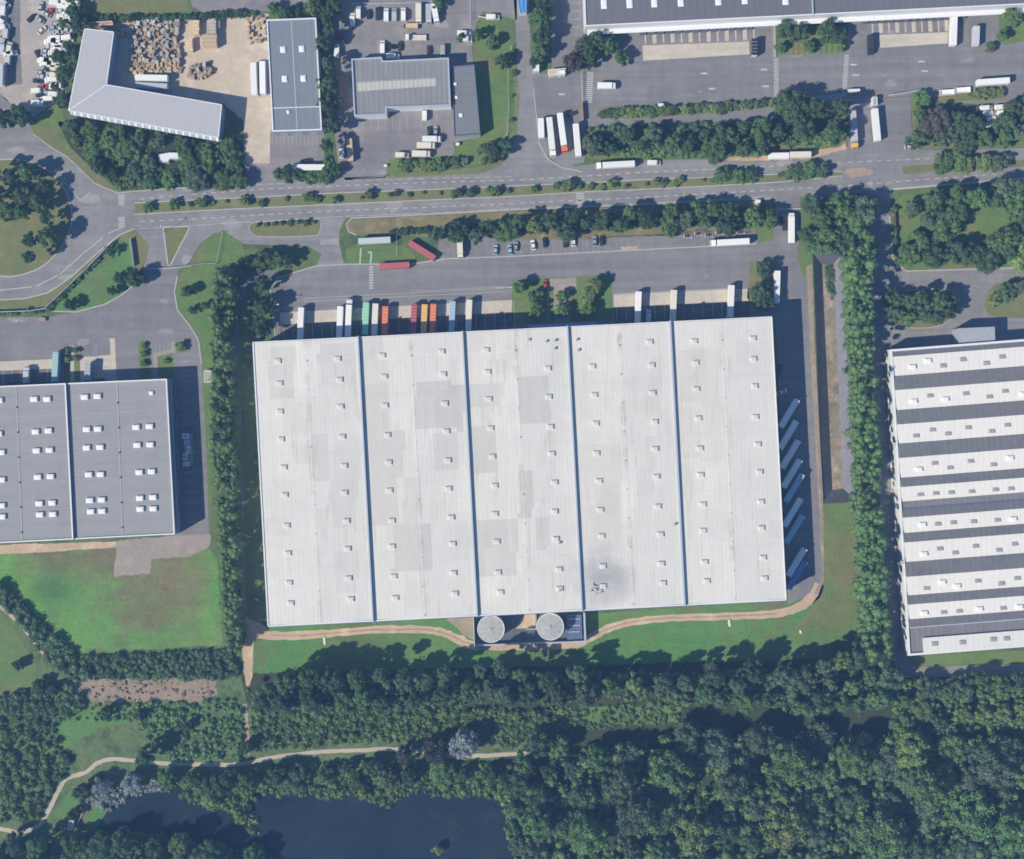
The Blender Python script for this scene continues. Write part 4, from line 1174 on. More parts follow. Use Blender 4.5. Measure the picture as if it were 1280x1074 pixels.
# sloping ribbed fascia on the two outer sides
def fascia(a_, b_, out, parent, n):
    mb = MB(); a_ = Vector(a_); b_ = Vector(b_); o = Vector(out)
    for k in range(n):
        p, r_ = a_.lerp(b_, k / n), a_.lerp(b_, (k + .86) / n)
        mb.mat(k % 2).add([p, r_, r_ + o + Vector((0, 0, -2.2)), p + o + Vector((0, 0, -2.2)), p + Vector((0, 0, -.4)), r_ + Vector((0, 0, -.4))], [(0, 1, 2, 3), (0, 3, 4), (1, 5, 2)])
    mb.build('fascia', ['cap_blue_grey', 'cap_white'], parent, True)
fascia(q[0] - Vector((0, 0, .3)), q[5] - Vector((0, 0, .3)), (-1.3, .3, 0), lb, 26)
fascia(q[5] - Vector((0, 0, .3)), q[4] - Vector((0, 0, .3)), (-.2, -1.2, 0), lb, 44)
for k in range(6):
    f = .12 + .14 * k; a_ = q[2].lerp(q[3], f); a_.z = 0; b_ = q[2].lerp(q[3], f + .07); b_.z = 0
    MB().bar(a_ + Vector((.04, .2, 2)), b_ + Vector((.04, .2, 2)), .1, 4).build('shutter_door', 'cladding_grey', lb, True)

# ------------------------------------------------------------------ the slate-roofed unit
UPX = [(333, 24.5), (395, 22), (402.5, 162.5), (340.5, 164.5)]
UH = 8.0
ub_, uxy = shell('building', 'narrow slate-roofed unit with four square roof lights beside the timber yard', 'building', UPX, UH, 'cladding_blue', 'slate_roof', 'cap_white', .55, .45)
Fu, Iu = frame(UPX, UH), inv_frame(UPX)
for k, (x, y, w_) in enumerate(((353.5, 62, 2.2), (377, 61, 2.2), (355.6, 98.5, 2.2), (379, 98, 2.2), (360, 140, 1.2))):
    u, v = Iu(x, y)
    curb_light(ub_, Fu(u, v, UH - .46), R(3), w_, w_ * 1.2, .4)
MB().bar(Fu(.5, .02, UH - .4), Fu(.5, .98, UH - .4), .4, .12).build('ridge_cap', 'cap_blue_grey', ub_, True)
MB().bar(Fu(.02, .79, UH - .38), Fu(.98, .79, UH - .38), .35, .1).build('roof_seam', 'cap_white', ub_, True)
for k in range(3):
    a_, b_ = Fu(.12 + .3 * k, 1, 2.0), Fu(.28 + .3 * k, 1, 2.0)
    MB().bar(a_ + Vector((0, -.05, 0)), b_ + Vector((0, -.05, 0)), .12, 4).build('shutter_door', 'cladding_grey', ub_, True)

# ------------------------------------------------------------------ the workshop and its annex
WPX = [(439, 73.5), (477, 71), (478.5, 76), (561, 72), (563.5, 132), (483.5, 135), (483, 143.5), (442.5, 145)]
WH_ = 7.0
wk, wxy = shell('building', 'workshop with ribbed grey roof and one long translucent strip', 'building', WPX, WH_, 'cladding_white', 'worn_roof', 'cap_blue_grey', .6, .7)
sp = [(446, 103), (545, 97.5), (545, 107), (446.5, 114)]
MB().poly([(*p, WH_ - .60) for p in top_xy(sp, WH_)]).build('strip_rooflight', 'strip_light', wk, True)
mb = MB()
for a_, b_ in (((447, 102.3), (545, 96.8)),): mb.bar(P(*a_, WH_ - .5), P(*b_, WH_ - .5), .3, .15)
mb.build('ridge_cap', 'cladding_grey', wk, True)
for x in (450, 462, 474): MB().bar(P(x, 146, 0) + Vector((0, .7, 2)), P(x + 8, 145.6, 0) + Vector((0, .7, 2)), .12, 4).build('shutter_door', 'cladding_grey', wk, True)
APX = [(564.5, 83), (593, 80.5), (600.5, 167), (567.5, 170)]
ax_, axy = shell('building', 'low dark flat-roofed office annex east of the workshop', 'building', APX, 5.5, 'cladding_grey', 'annex_roof', 'gutter_blue', .35, .35)
for x, y, w_ in ((569, 105, 1.2), (570.5, 121.5, 1.2), (576, 144, 1.5)): 
    o = curb_light(ax_, P(x, y, 5.5) - Vector((0, 0, .36)), R(3), w_, w_, .4)
for k in range(8):
    f = .08 + .115 * k; a_ = P(593, 80.5, 5.5).lerp(P(600.5, 167, 5.5), f); b_ = P(593, 80.5, 5.5).lerp(P(600.5, 167, 5.5), f + .07); a_.z = b_.z = 2.2
    MB().bar(a_, b_, .1, 1.4).build('window', 'glass_dark', ax_, True)

# ------------------------------------------------------------------ small buildings
bb, _ = shell('building', 'bright blue roofed building cut by the north edge, beside the side road', 'building', [(640, -60), (658.5, -60), (658.5, 14.5), (649.5, 15.5), (646, -10)], 5, 'cladding_white', 'bright_blue', 'bright_blue', .3, .2)
MB().bar(P(652, -40, 5), P(654, 12, 5), .3, .1).build('ridge_cap', 'bright_blue', bb, True)
def hut(px, h, label, wall, roofm, cap, cat='hut', name='hut', group=None):
    r_, xy = shell(name, label, cat, px, h, wall, roofm, cap, .25, .15, group)
    c = centroid(xy)
    a_, b_ = Vector(xy[0]), Vector(xy[1])
    m_ = (a_ + b_) / 2; d_ = (b_ - a_).normalized(); n_ = Vector((d_[1], -d_[0]))
    mb = MB(); p = m_ + n_ * .03
    mb.bar((p[0] - d_[0] * .5, p[1] - d_[1] * .5, 1.05), (p[0] + d_[0] * .5, p[1] + d_[1] * .5, 1.05), .08, 2.1)
    mb.build('door', 'cladding_grey', r_, True)
    return r_
hut([(198, 193), (212, 190.5), (228, 191), (228, 199), (212, 199), (210, 203), (199, 203)], 3.2, 'small pale-roofed hut among the shrubs south of the L-shaped building', 'wall_white', 'cap_white', 'cap_blue_grey')
hut([(685, 87), (707, 85), (708, 91), (687, 95)], 3.4, 'low tan gatehouse beside the purple tree', 'wall_white', 'paint_tan', 'cap_white', 'gatehouse', 'gatehouse')
hut([(697, 88), (706, 87.5), (706.5, 93), (697.5, 93.5)], 4.2, 'white cabin roof standing on the tan gatehouse terrace', 'wall_white', 'paint_white', 'cap_white', 'cabin', 'cabin')
hut([(666, 81), (674, 80.5), (674, 89), (666, 89)], 3.5, 'small white kiosk under the trees by the side road', 'wall_white', 'cap_white', 'cap_white', 'kiosk', 'kiosk')
hut([(971, 154), (977, 153.5), (977.5, 163), (971.5, 163.5)], 3, 'small grey cabin in the shadow left of the big tree', 'cladding_grey', 'concrete', 'cap_blue_grey', 'cabin', 'cabin')
hut([(1091, 121), (1096.5, 121), (1097, 131), (1091, 131.5)], 3.4, 'pale flat-roofed checkpoint cabin on the striped walkway', 'wall_white', 'concrete', 'cap_white', 'gatehouse', 'gatehouse')
hut([(1060, 111.5), (1075, 111), (1075.5, 114.5), (1060, 115)], 2.8, 'thin pale bike shelter above the checkpoint', 'cladding_grey', 'cap_white', 'cap_white', 'shelter', 'shelter')
hut([(255, 463), (264, 463), (264, 478), (255, 478)], 2.8, 'pale substation cabin in front of the hedgerow', 'wall_white', 'concrete', 'cap_white', 'substation', 'substation')
hut([(1013, 246.5), (1030, 245.5), (1027, 252), (1015, 252.5)], 3, 'small pale-roofed shed half under the trees by the road', 'wall_white', 'cap_white', 'cap_blue_grey', 'shed', 'shed')
hut([(86, 1026), (92, 1026), (90, 1038), (84, 1038)], 2.6, 'little pale hut by the footpath at the pond tip', 'wall_white', 'concrete', 'cap_white')
hut([(108, 28), (140, 26), (141, 31), (110, 33)], 3.2, 'rusty lean-to store against the north end of the L-shaped building', 'timber', 'paint_rust', 'timber_fresh', 'store', 'lean_to')

# ------------------------------------------------------------------ tanks and their compound
def tank(px, py, r, h, label):
    c = P(px, py, h); c.z = 0
    root = tag(empty('storage_tank', c), label, 'tank', 'twin sprinkler tanks behind the white warehouse')
    mb = MB(); mb.cyl((0, 0, -.1), (0, 0, 1), r, h + .1, 48)
    mb.build('shell', 'galvanised', root)
    mb = MB()
    vs = [(r * .985 * math.cos(2 * math.pi * i / 48), r * .985 * math.sin(2 * math.pi * i / 48), h + .02) for i in range(48)] + [(0, 0, h + .45)]
    mb.add(vs, [(i, (i + 1) % 48, 48) for i in range(48)])
    mb.build('roof', 'faded_paint', root)
    mb = MB()
    for i in range(48):
        a_ = 2 * math.pi * i / 48; b_ = 2 * math.pi * (i + 1) / 48
        mb.bar((r * math.cos(a_), r * math.sin(a_), h + .05), (r * math.cos(b_), r * math.sin(b_), h + .05), .3, .22)
    mb.build('rim', 'cap_white', root)
    mb = MB()
    for i in range(12):
        a_ = 2 * math.pi * i / 12
        mb.bar((0, 0, h + .46), (r * .95 * math.cos(a_), r * .95 * math.sin(a_), h + .06), .12, .06)
    mb.build('roof_rib', 'concrete', root)
    mb = MB(); mb.cbox(-.5, .5, -.5, .5, h + .3, h + .7); mb.build('hatch', 'galvanised', root)
    mb = MB()
    for sx in (-.25, .25): mb.bar((sx + r * .2, r + .15, 0), (sx + r * .2, r + .15, h + .8), .07)
    for k in range(18): mb.bar((r * .2 - .25, r + .15, .3 + k * .4), (r * .2 + .25, r + .15, .3 + k * .4), .05)
    mb.build('ladder', 'galvanised', root)
tank(613.7, 786.4, 5.55, 8.0, 'round pale-topped tank west of its twin in the compound')
tank(687.8, 783.5, 5.55, 8.0, 'round pale-topped tank east of its twin in the compound')
sheet('compound_floor', [(591, 769), (730, 764), (732, 802), (593, 806)], 'dark_concrete', 5, 'dark concrete floor of the tank compound')
sheet('dirt_patch', [(645, 786), (656, 768), (669, 767), (669, 785)], 'dirt_track', 6, 'sandy patch between the tanks')
cw = tag(empty('boundary_wall', P(661, 786)), 'blue-grey screen walls around the two round tanks', 'wall')
for i, (a_, b_, h_, w_) in enumerate((((592, 769), (593.5, 806), 5.0, .35), ((593.5, 806), (731, 801), 2.2, .6), ((731, 801), (729.5, 764), 5.5, .7), ((658, 786), (670, 785.5), 2.0, .3), ((670, 768), (670, 786), 2.4, .3))):
    mb = MB().bar(P(*a_) + Vector((0, 0, h_ / 2)), P(*b_) + Vector((0, 0, h_ / 2)), w_, h_)
    mb.build('wall_panel', 'cap_blue_grey', cw, True)
ph = tag(empty('pump_house', P(718, 784)), 'low dark pump house beside the eastern tank', 'pump house')
pxy = ccw([tuple(P(x, y)[:2]) for x, y in ((708, 769), (726, 768), (727, 797), (709, 798))])
MB().prism(pxy, 0, 2.8, top=False).build('wall', 'cladding_grey', ph, True)
MB().poly([(*p, 2.8) for p in inset(pxy, -.15)]).build('roof', 'gutter_blue', ph, True)
mb = MB()
for k in range(3): mb.bar(P(711, 774 + k * 8, 3.0), P(725, 773.5 + k * 8, 3.0), .5, .3)
mb.build('vent_duct', 'galvanised', ph, True)
# ================================================================== VEHICLES (local +X is forward)
def wheel(parent, x, y, r=.5, w=.32):
    mb = MB()
    mb.mat(0).cyl((0, -w / 2, 0), (0, 1, 0), r, w, 16)
    mb.mat(1).cyl((0, -w / 2 - .012, 0), (0, 1, 0), r * .52, w + .024, 12)
    o = mb.build('wheel', ['rubber', 'galvanised'], parent)
    o.location = (x, y, r)
    return o
def paintable(o):
    o['paint'] = 1
    o.material_slots[0].link = 'OBJECT'
    o.material_slots[0].material = o.data.materials[0]
    return o
def cargo(root, x0, x1, z0, z1, w=2.5, rib=True):
    mb = MB()
    mb.mat(0).cbox(x0, x1, -w / 2, w / 2, z0, z1, .07)
    if rib:
        n = int((x1 - x0) / 1.3)
        for k in range(1, n):
            x = x0 + (x1 - x0) * k / n
            mb.mat(1).box(x - .04, x + .04, -w / 2 + .1, w / 2 - .1, z1 - .02, z1 + .025)
            for s in (-1, 1): mb.box(x - .05, x + .05, s * (w / 2 + .012) - .02, s * (w / 2 + .012) + .02, z0 + .1, z1 - .12)
        mb.box(x0 - .03, x0 - .002, -w / 2 + .06, w / 2 - .06, z0 + .1, z1 - .08)
    return paintable(mb.build('cargo_box', ['paint_white', 'cap_white'], root))
def tractor(root, x):
    """tractor cab with its nose at x"""
    mb = MB()
    pts = [(x - 2.2, .75), (x - .05, .75), (x, 1.5), (x - .1, 2.05), (x - .35, 3.1), (x - .9, 3.55), (x - 2.2, 3.75)]
    mb.mat(0).profile(pts, -1.22, 1.22)
    c = paintable(mb.build('cab', ['paint_white'], root))
    m2 = MB()
    m2.add([(x - .085, -1.05, 2.08), (x - .085, 1.05, 2.08), (x - .325, 1.0, 3.02), (x - .325, -1.0, 3.02)], [(0, 1, 2, 3)])
    m2.build('windscreen', 'glass_dark', c)
    for s in (-1, 1):
        m3 = MB(); m3.box(x - .35, x - .2, s * 1.36 - .12, s * 1.36 + .12, 2.0, 2.8); m3.build('mirror', 'chassis', c)
    m2 = MB(); m2.box(x - 6.0, x - .3, -.5, .5, .55, .95); m2.build('chassis', 'chassis', root)
    for s in (-1, 1):
        wheel(root, x - 1.1, s * 1.05); wheel(root, x - 4.6, s * 1.0, .5, .5)
def make_trailer(L=13.6):
    root = empty('semi_trailer', (0, 0, 0))
    cargo(root, -L / 2, L / 2, 1.15, 4.0)
    mb = MB()
    for s in (-.5, .5): mb.bar((-L / 2 + .1, s, 1.0), (L / 2 - .3, s, 1.0), .16, .28)
    for k in range(7): mb.bar((-L / 2 + .5 + k * (L - 1) / 6.5, -1.1, 1.0), (-L / 2 + .5 + k * (L - 1) / 6.5, 1.1, 1.0), .12, .16)
    mb.build('chassis', 'chassis', root)
    for k in range(3):
        for s in (-1, 1): wheel(root, -L / 2 + 1.6 + k * 1.3, s * 1.02, .5, .38)
    for s in (-1, 1):
        m2 = MB(); m2.box(L / 2 - 3.1, L / 2 - 2.9, s * .8 - .08, s * .8 + .08, .06, 1.1); m2.box(L / 2 - 3.2, L / 2 - 2.8, s * .8 - .15, s * .8 + .15, .0, .06)
        m2.build('landing_leg', 'galvanised', root)
    m2 = MB(); m2.box(-L / 2, -L / 2 + .12, -1.2, 1.2, .45, .65); m2.build('bumper', 'galvanised', root)
    return root
def make_lorry(L=13.6):
    root = empty('articulated_lorry', (0, 0, 0))
    F_ = 8.25
    tractor(root, F_)
    cargo(root, F_ - 2.8 - L, F_ - 2.8, 1.15, 4.0)
    mb = MB()
    for s in (-.5, .5): mb.bar((F_ - 2.7 - L, s, 1.0), (F_ - 3.1, s, 1.0), .16, .26)
    mb.build('trailer_chassis', 'chassis', root)
    for k in range(3):
        for s in (-1, 1): wheel(root, F_ - 2.8 - L + 1.6 + k * 1.3, s * 1.02, .5, .38)
    return root
def make_box_truck(L=8.0):
    root = empty('box_truck', (0, 0, 0))
    F_ = L / 2
    mb = MB(); mb.profile([(F_ - 1.7, .6), (F_ - .05, .6), (F_, 1.2), (F_ - .1, 1.7), (F_ - .4, 2.6), (F_ - .8, 2.75), (F_ - 1.7, 2.75)], -1.1, 1.1)
    c = paintable(mb.build('cab', ['paint_white'], root))
    m2 = MB(); m2.add([(F_ - .085, -.95, 1.72), (F_ - .085, .95, 1.72), (F_ - .38, .9, 2.55), (F_ - .38, -.9, 2.55)], [(0, 1, 2, 3)]); m2.build('windscreen', 'glass_dark', c)
    cargo(root, -L / 2, F_ - 1.85, .95, 3.3, 2.4, False)
    m2 = MB(); m2.box(-L / 2 + .1, F_ - .3, -.45, .45, .5, .93); m2.build('chassis', 'chassis', root)
    for s in (-1, 1): wheel(root, F_ - .9, s * .95, .42); wheel(root, -L / 2 + 1.8, s * .92, .42, .45)
    return root
def make_flatbed(L=9.0):
    root = empty('flatbed_truck', (0, 0, 0))
    F_ = L / 2
    mb = MB(); mb.profile([(F_ - 1.7, .6), (F_ - .05, .6), (F_, 1.2), (F_ - .1, 1.7), (F_ - .4, 2.6), (F_ - .8, 2.75), (F_ - 1.7, 2.75)], -1.1, 1.1)
    c = paintable(mb.build('cab', ['paint_white'], root))
    m2 = MB(); m2.add([(F_ - .085, -.95, 1.72), (F_ - .085, .95, 1.72), (F_ - .38, .9, 2.55), (F_ - .38, -.9, 2.55)], [(0, 1, 2, 3)]); m2.build('windscreen', 'glass_dark', c)
    m2 = MB(); m2.box(-L / 2, F_ - 1.9, -1.2, 1.2, .95, 1.1)
    for s in (-1, 1): m2.box(-L / 2, F_ - 1.9, s * 1.2 - .03, s * 1.2 + .03, 1.102, 1.5)
    m2.box(F_ - 1.95, F_ - 1.87, -1.16, 1.16, 1.102, 2.2)
    m2.build('bed', 'timber_grey', root)
    m2 = MB(); m2.box(-L / 2 + .1, F_ - .3, -.45, .45, .5, .93); m2.build('chassis', 'chassis', root)
    for s in (-1, 1): wheel(root, F_ - .9, s * .95, .42); wheel(root, -L / 2 + 1.8, s * .92, .42, .45)
    return root
def make_van(L=5.6):
    root = empty('van', (0, 0, 0))
    h = L / 2
    mb = MB(); mb.profile([(-h, .35), (h - .1, .35), (h, .55), (h - .05, .95), (h - .95, 1.3), (h - 1.55, 2.2), (h - 2.1, 2.4), (-h + .1, 2.4), (-h, 2.2)], -.98, .98)
    b = paintable(mb.build('body', ['paint_white'], root))
    m2 = MB(); m2.add([(h - .97, -.82, 1.345), (h - .97, .82, 1.345), (h - 1.52, .76, 2.17), (h - 1.52, -.76, 2.17)], [(0, 1, 2, 3)]); m2.v = [(x + .035, y, z) for x, y, z in m2.v]; m2.build('windscreen', 'glass_dark', b)
    for s in (-1, 1):
        m3 = MB(); m3.add([(h - 1.25, s * .992, 1.35), (h - 2.4, s * .992, 1.35), (h - 2.4, s * .992, 2.0), (h - 1.7, s * .992, 2.0)], [(0, 1, 2, 3)]); m3.build('side_window', 'glass_dark', b)
        m4 = MB(); m4.box(h - .045, h - .015, s * .7 - .15, s * .7 + .15, .7, .88); m4.build('headlight', 'lamp_lens', b)
    for s in (-1, 1): wheel(root, h - 1.0, s * .86, .34, .24); wheel(root, -h + 1.1, s * .86, .34, .24)
    return root
def make_car(L=4.3):
    root = empty('parked_car', (0, 0, 0))
    h = L / 2
    mb = MB()
    def ring(z, xb, xf, w):
        return [(xb + .12, -w, z), (xf - .22, -w, z), (xf, -w * .72, z), (xf, w * .72, z), (xf - .22, w, z), (xb + .12, w, z), (xb, w * .8, z), (xb, -w * .8, z)]
    rs = [ring(.25, -h + .08, h - .05, .80), ring(.55, -h, h, .88), ring(.82, -h + .03, h - .12, .86), ring(.92, -h + .15, h - .75, .80)]
    vs = sum(rs, [])
    fs = [tuple(range(7, -1, -1)), tuple(range(24, 32))]
    for k in range(3):
        for i in range(8):
            j = (i + 1) % 8; fs.append((8 * k + i, 8 * k + j, 8 * k + 8 + j, 8 * k + 8 + i))
    mb.add(vs, fs)
    mb.box(-h + .95, h - 1.75, -.60, .60, 1.40, 1.45, .05)      # roof panel
    b = paintable(mb.build('body', ['paint_silver'], root))
    m2 = MB(); rr = [(-h + .35, -.76, .925), (h - 1.05, -.76, .925), (h - 1.05, .76, .925), (-h + .35, .76, .925), (-h + .9, -.62, 1.40), (h - 1.7, -.62, 1.40), (h - 1.7, .62, 1.40), (-h + .9, .62, 1.40)]
    m2.add(rr, [(4, 5, 6, 7), (0, 1, 5, 4), (1, 2, 6, 5), (2, 3, 7, 6), (3, 0, 4, 7)]); m2.build('window_glass', 'glass_dark', b)
    for s in (-1, 1):
        m4 = MB(); m4.box(h - .12, h - .03, s * .58 - .16, s * .58 + .16, .58, .72); m4.build('headlight', 'lamp_lens', b)
    for s in (-1, 1): wheel(root, h - .85, s * .78, .31, .2); wheel(root, -h + .8, s * .78, .31, .2)
    return root
def make_container(L=12.2):
    root = empty('shipping_container', (0, 0, 0))
    mb = MB(); mb.box(-L / 2, L / 2, -1.19, 1.19, .15, 2.7)
    for k in range(int(L / .6)):
        x = -L / 2 + .4 + k * .6
        for s in (-1, 1): mb.box(x, x + .28, s * 1.215 - .025, s * 1.215 + .025, .3, 2.55)
        mb.box(x, x + .28, -1.1, 1.1, 2.701, 2.735)
    paintable(mb.build('body', ['paint_box_red'], root))
    for sx in (-1, 1):
        for sy in (-1, 1): MB().box(sx * (L / 2 - .08) - .1, sx * (L / 2 - .08) + .1, sy * 1.15 - .1, sy * 1.15 + .1, 0, 2.76).build('corner_post', 'chassis', root)
    for s in (-1, 1):
        m2 = MB(); m2.box(-L / 2 - .05, -L / 2 - .01, s * .58 - .55, s * .58 + .55, .25, 2.6); m2.build('door', 'paint_rust', root)
    return root
def make_skip(L=6.0):
    root = empty('open_trailer', (0, 0, 0))
    mb = MB(); mb.box(-L / 2, L / 2, -1.15, 1.15, .75, .95)
    for s in (-1, 1): mb.box(-L / 2, L / 2, s * 1.12 - .04, s * 1.12 + .04, .952, 1.7)
    for s in (-1, 1): mb.box(s * (L / 2 - .05) - .04, s * (L / 2 - .05) + .04, -1.07, 1.07, .952, 1.7)
    paintable(mb.build('body', ['paint_tan'], root))
    m2 = MB(); m2.bar((L / 2, 0, .7), (L / 2 + 1.3, 0, .6), .14); m2.build('drawbar', 'chassis', root)
    for s in (-1, 1): wheel(root, -.5, s * 1.0, .38); wheel(root, .5, s * 1.0, .38)
    return root
MAKERS = {'trailer': make_trailer, 'lorry': make_lorry, 'box': make_box_truck, 'flat': make_flatbed, 'van': make_van, 'car': make_car, 'container': make_container, 'open': make_skip}
PROTO = {}
def spawn(kind, px, py, ang, label, cat, paint='paint_white', cab=None, group=None, z=0.03, hz=None, **kw):
    key = (kind, tuple(sorted(kw.items())))
    if key not in PROTO:
        o = MAKERS[kind](**kw); PROTO[key] = o
    else:
        o = copy_tree(PROTO[key])
        for k in ('label', 'category', 'group'):
            if k in o: del o[k]
    hz = {'trailer': 4, 'lorry': 4, 'box': 3.3, 'flat': 1.5, 'van': 2.4, 'car': 1.3, 'container': 2.7, 'open': 1.6}[kind] if hz is None else hz
    p = P(px, py, hz)
    o.location = (p.x, p.y, z)
    o.rotation_euler = (0, 0, R(ang))
    for ch in o.children:
        if ch.get('paint'):
            m = cab if (cab and ch.name.startswith('cab')) else paint
            ch.material_slots[0].link = 'OBJECT'
            ch.material_slots[0].material = MATS[m]
    tag(o, label, cat, group)
    return o
UP, DN = 87.5, -92.5
G = 'trailers backed onto the white warehouse docks'
for x, y0, y1, paint, lab in (
    (375.5, 386, 423, 'paint_white', 'white trailer alone on the dock nearest the west corner'),
    (424.5, 384, 422, 'paint_white', 'white trailer left of the white lorry on the docks'),
    (457, 379.5, 417, 'paint_green', 'mint green trailer on the warehouse dock'),
    (468.5, 381, 418, 'paint_cream', 'cream trailer between the green and orange ones'),
    (481, 386, 420, 'paint_orange', 'orange trailer right of the cream one'),
    (517, 383, 417, 'paint_maroon', 'maroon trailer left of the yellow one'),
    (530, 384, 417, 'paint_yellow', 'yellow trailer between maroon and red ones'),
    (541, 383, 417, 'paint_orange', 'red-orange trailer right of the yellow one'),
    (565, 377, 416, 'paint_pale_blue', 'pale blue trailer on the warehouse dock'),
    (586, 375.5, 414, 'paint_cream', 'cream trailer nearest the entrance garden'),
    (797.8, 365, 404, 'paint_white', 'white trailer west of the cream-topped one on the east docks'),
    (842, 363, 402, 'paint_cream', 'cream trailer in the middle of the east docks'),
    (914, 356, 397, 'paint_white', 'white trailer at the east end of the docks')):
    spawn('trailer', x, (y0 + y1) / 2, UP, lab, 'trailer', paint, group=G)
spawn('lorry', 435.5, 397, UP, 'white articulated lorry backed onto the docks with its cab outward', 'lorry', 'paint_white')
spawn('van', 811, 395, UP, 'pale van squeezed between two trailers in the dock shade', 'van', 'paint_silver')
spawn('car', 681.5, 355.5, 90, 'dark red car on the garden forecourt', 'car', 'paint_red')
spawn('trailer', 971.5, 358.5, 88, 'white trailer standing by the north-east corner trees', 'trailer')
G = 'slanted trailers along the east wall'
sl_ = [(986.6, 516.7), (985.6, 543.8), (988, 568), (990, 592), (993, 610), (991, 640.5), (993, 662), (996, 703)]
for k, (x, y) in enumerate(sl_):
    spawn('trailer', x, y, 59, f'pale trailer parked aslant in the east wall shade, {ordw(k + 1)} from the north', 'trailer', 'paint_pale_blue' if k in (4, 6) else 'paint_white', group=G)
spawn('trailer', 996.5, 719, 58, 'deep blue trailer, southernmost of the slanted row', 'trailer', 'paint_blue', group=G)
spawn('car', 978, 490, 20, 'pale car in the shade near the slanted trailers', 'car', 'paint_white')
spawn('car', 975, 462, 85, 'dark car hugging the east wall', 'car', 'paint_dark')
spawn('trailer', 468, 300.5, 3, 'pale blue-white trailer beside the grass plot', 'trailer', 'paint_silver')
spawn('container', 527.5, 313, -32, 'red container set aslant beside the car park', 'container', 'paint_box_red', L=12.6)
spawn('container', 493, 332, 3, 'red container lying along the yard edge', 'container', 'paint_box_red', L=12.6)
spawn('box', 575, 310.5, -88, 'cream box truck parked right of the slanted red container', 'box truck', 'paint_cream')
for x, y, a_, p_, lab in ((619.5, 312, 88, 'paint_pale_blue', 'light blue car nearest the cream box truck'), (637.5, 312, 100, 'paint_pale_blue', 'light blue car second from the cream box truck'), (666.5, 306, 100, 'paint_white', 'white car among the row, beside a dark one'), (681, 303, 95, 'paint_dark', 'dark car right of the white one with dark roof'), (706.5, 303, 92, 'paint_dark', 'dark car beside a white one in the middle of the row'), (717, 301.5, 92, 'paint_white', 'white car right of the middle dark one'), (743.5, 301, 92, 'paint_grey', 'grey car near the east end of the row'), (752.5, 300.5, 92, 'paint_dark', 'dark car at the east end of the row'), (645, 308, 88, 'paint_grey', 'grey car half behind the second light blue car')):
    spawn('car', x, y, a_, lab, 'car', p_, group='cars in the parking strip below the hedge')
spawn('lorry', 913, 302.5, 183, 'white articulated lorry beside the trolley racks', 'lorry')
spawn('box', 990, 284, 90, 'white box truck waiting at the yard gate', 'box truck', L=13.0)
for k, (x, y) in enumerate(((977, 276), (981, 282))): spawn('car', x, y, 90, ('dark car at the gate, ahead of the other', 'dark car at the gate, behind the other')[k], 'car', 'paint_dark')
# left warehouse
spawn('trailer', 68.5, 460, 87, 'teal trailer on the grey warehouse dock', 'trailer', 'paint_teal')
spawn('box', 32, 470, 87, 'pale box truck in the dock shade of the grey warehouse', 'box truck', 'paint_silver')
spawn('trailer', 109, 466, 87, 'short grey trailer deep in shade by the planted strip', 'trailer', 'paint_grey', L=8.0)
# timber yard
spawn('trailer', 189, 97, -1, 'white trailer north of the other under the pallet heap', 'trailer')
spawn('trailer', 189, 107, -3, 'white trailer south of the other under the pallet heap', 'trailer', 'paint_silver')
spawn('trailer', 317, 98, 92, 'white trailer left of its neighbour beside the slate roof', 'trailer')
spawn('trailer', 328, 96.5, 91, 'white trailer right of its neighbour beside the slate roof', 'trailer')
spawn('trailer', 385.5, 209, 0, 'long white trailer parked on the slate unit forecourt', 'trailer')
spawn('car', 383, 201, 5, 'dark car behind the long forecourt trailer', 'car', 'paint_dark')
# workshop yard
k_ = 200 / 1280
G = 'vehicles lined up at the north of the workshop yard'
for zx, zy, kind, a_, p_, lab in (
    (305, 90, 'van', 90, 'paint_white', 'white van in the top row, second from the west'), (257, 148, 'van', 90, 'paint_white', 'short white van at the west end of the top row'),
    (388, 110, 'car', 90, 'paint_dark', 'dark car west of the white vans in the top row'), (462, 100, 'van', 90, 'paint_dark', 'dark van with pale nose in the top row'),
    (528, 110, 'van', 90, 'paint_white', 'white van, left of two neighbours in the top row'), (592, 110, 'van', 90, 'paint_silver', 'silver van between two white ones in the top row'),
    (665, 105, 'van', 90, 'paint_white', 'white van right of the silver one in the top row'), (787, 100, 'box', -90, 'paint_cream', 'cream box truck in the top row'),
    (868, 105, 'box', -90, 'paint_silver', 'pale box truck right of the cream one'), (920, 100, 'box', -80, 'paint_white', 'white box truck at the east end of the top row')):
    spawn(kind, 400 + zx * k_, zy * k_, a_, lab, {'van': 'van', 'car': 'car', 'box': 'box truck'}[kind], p_, group=G)
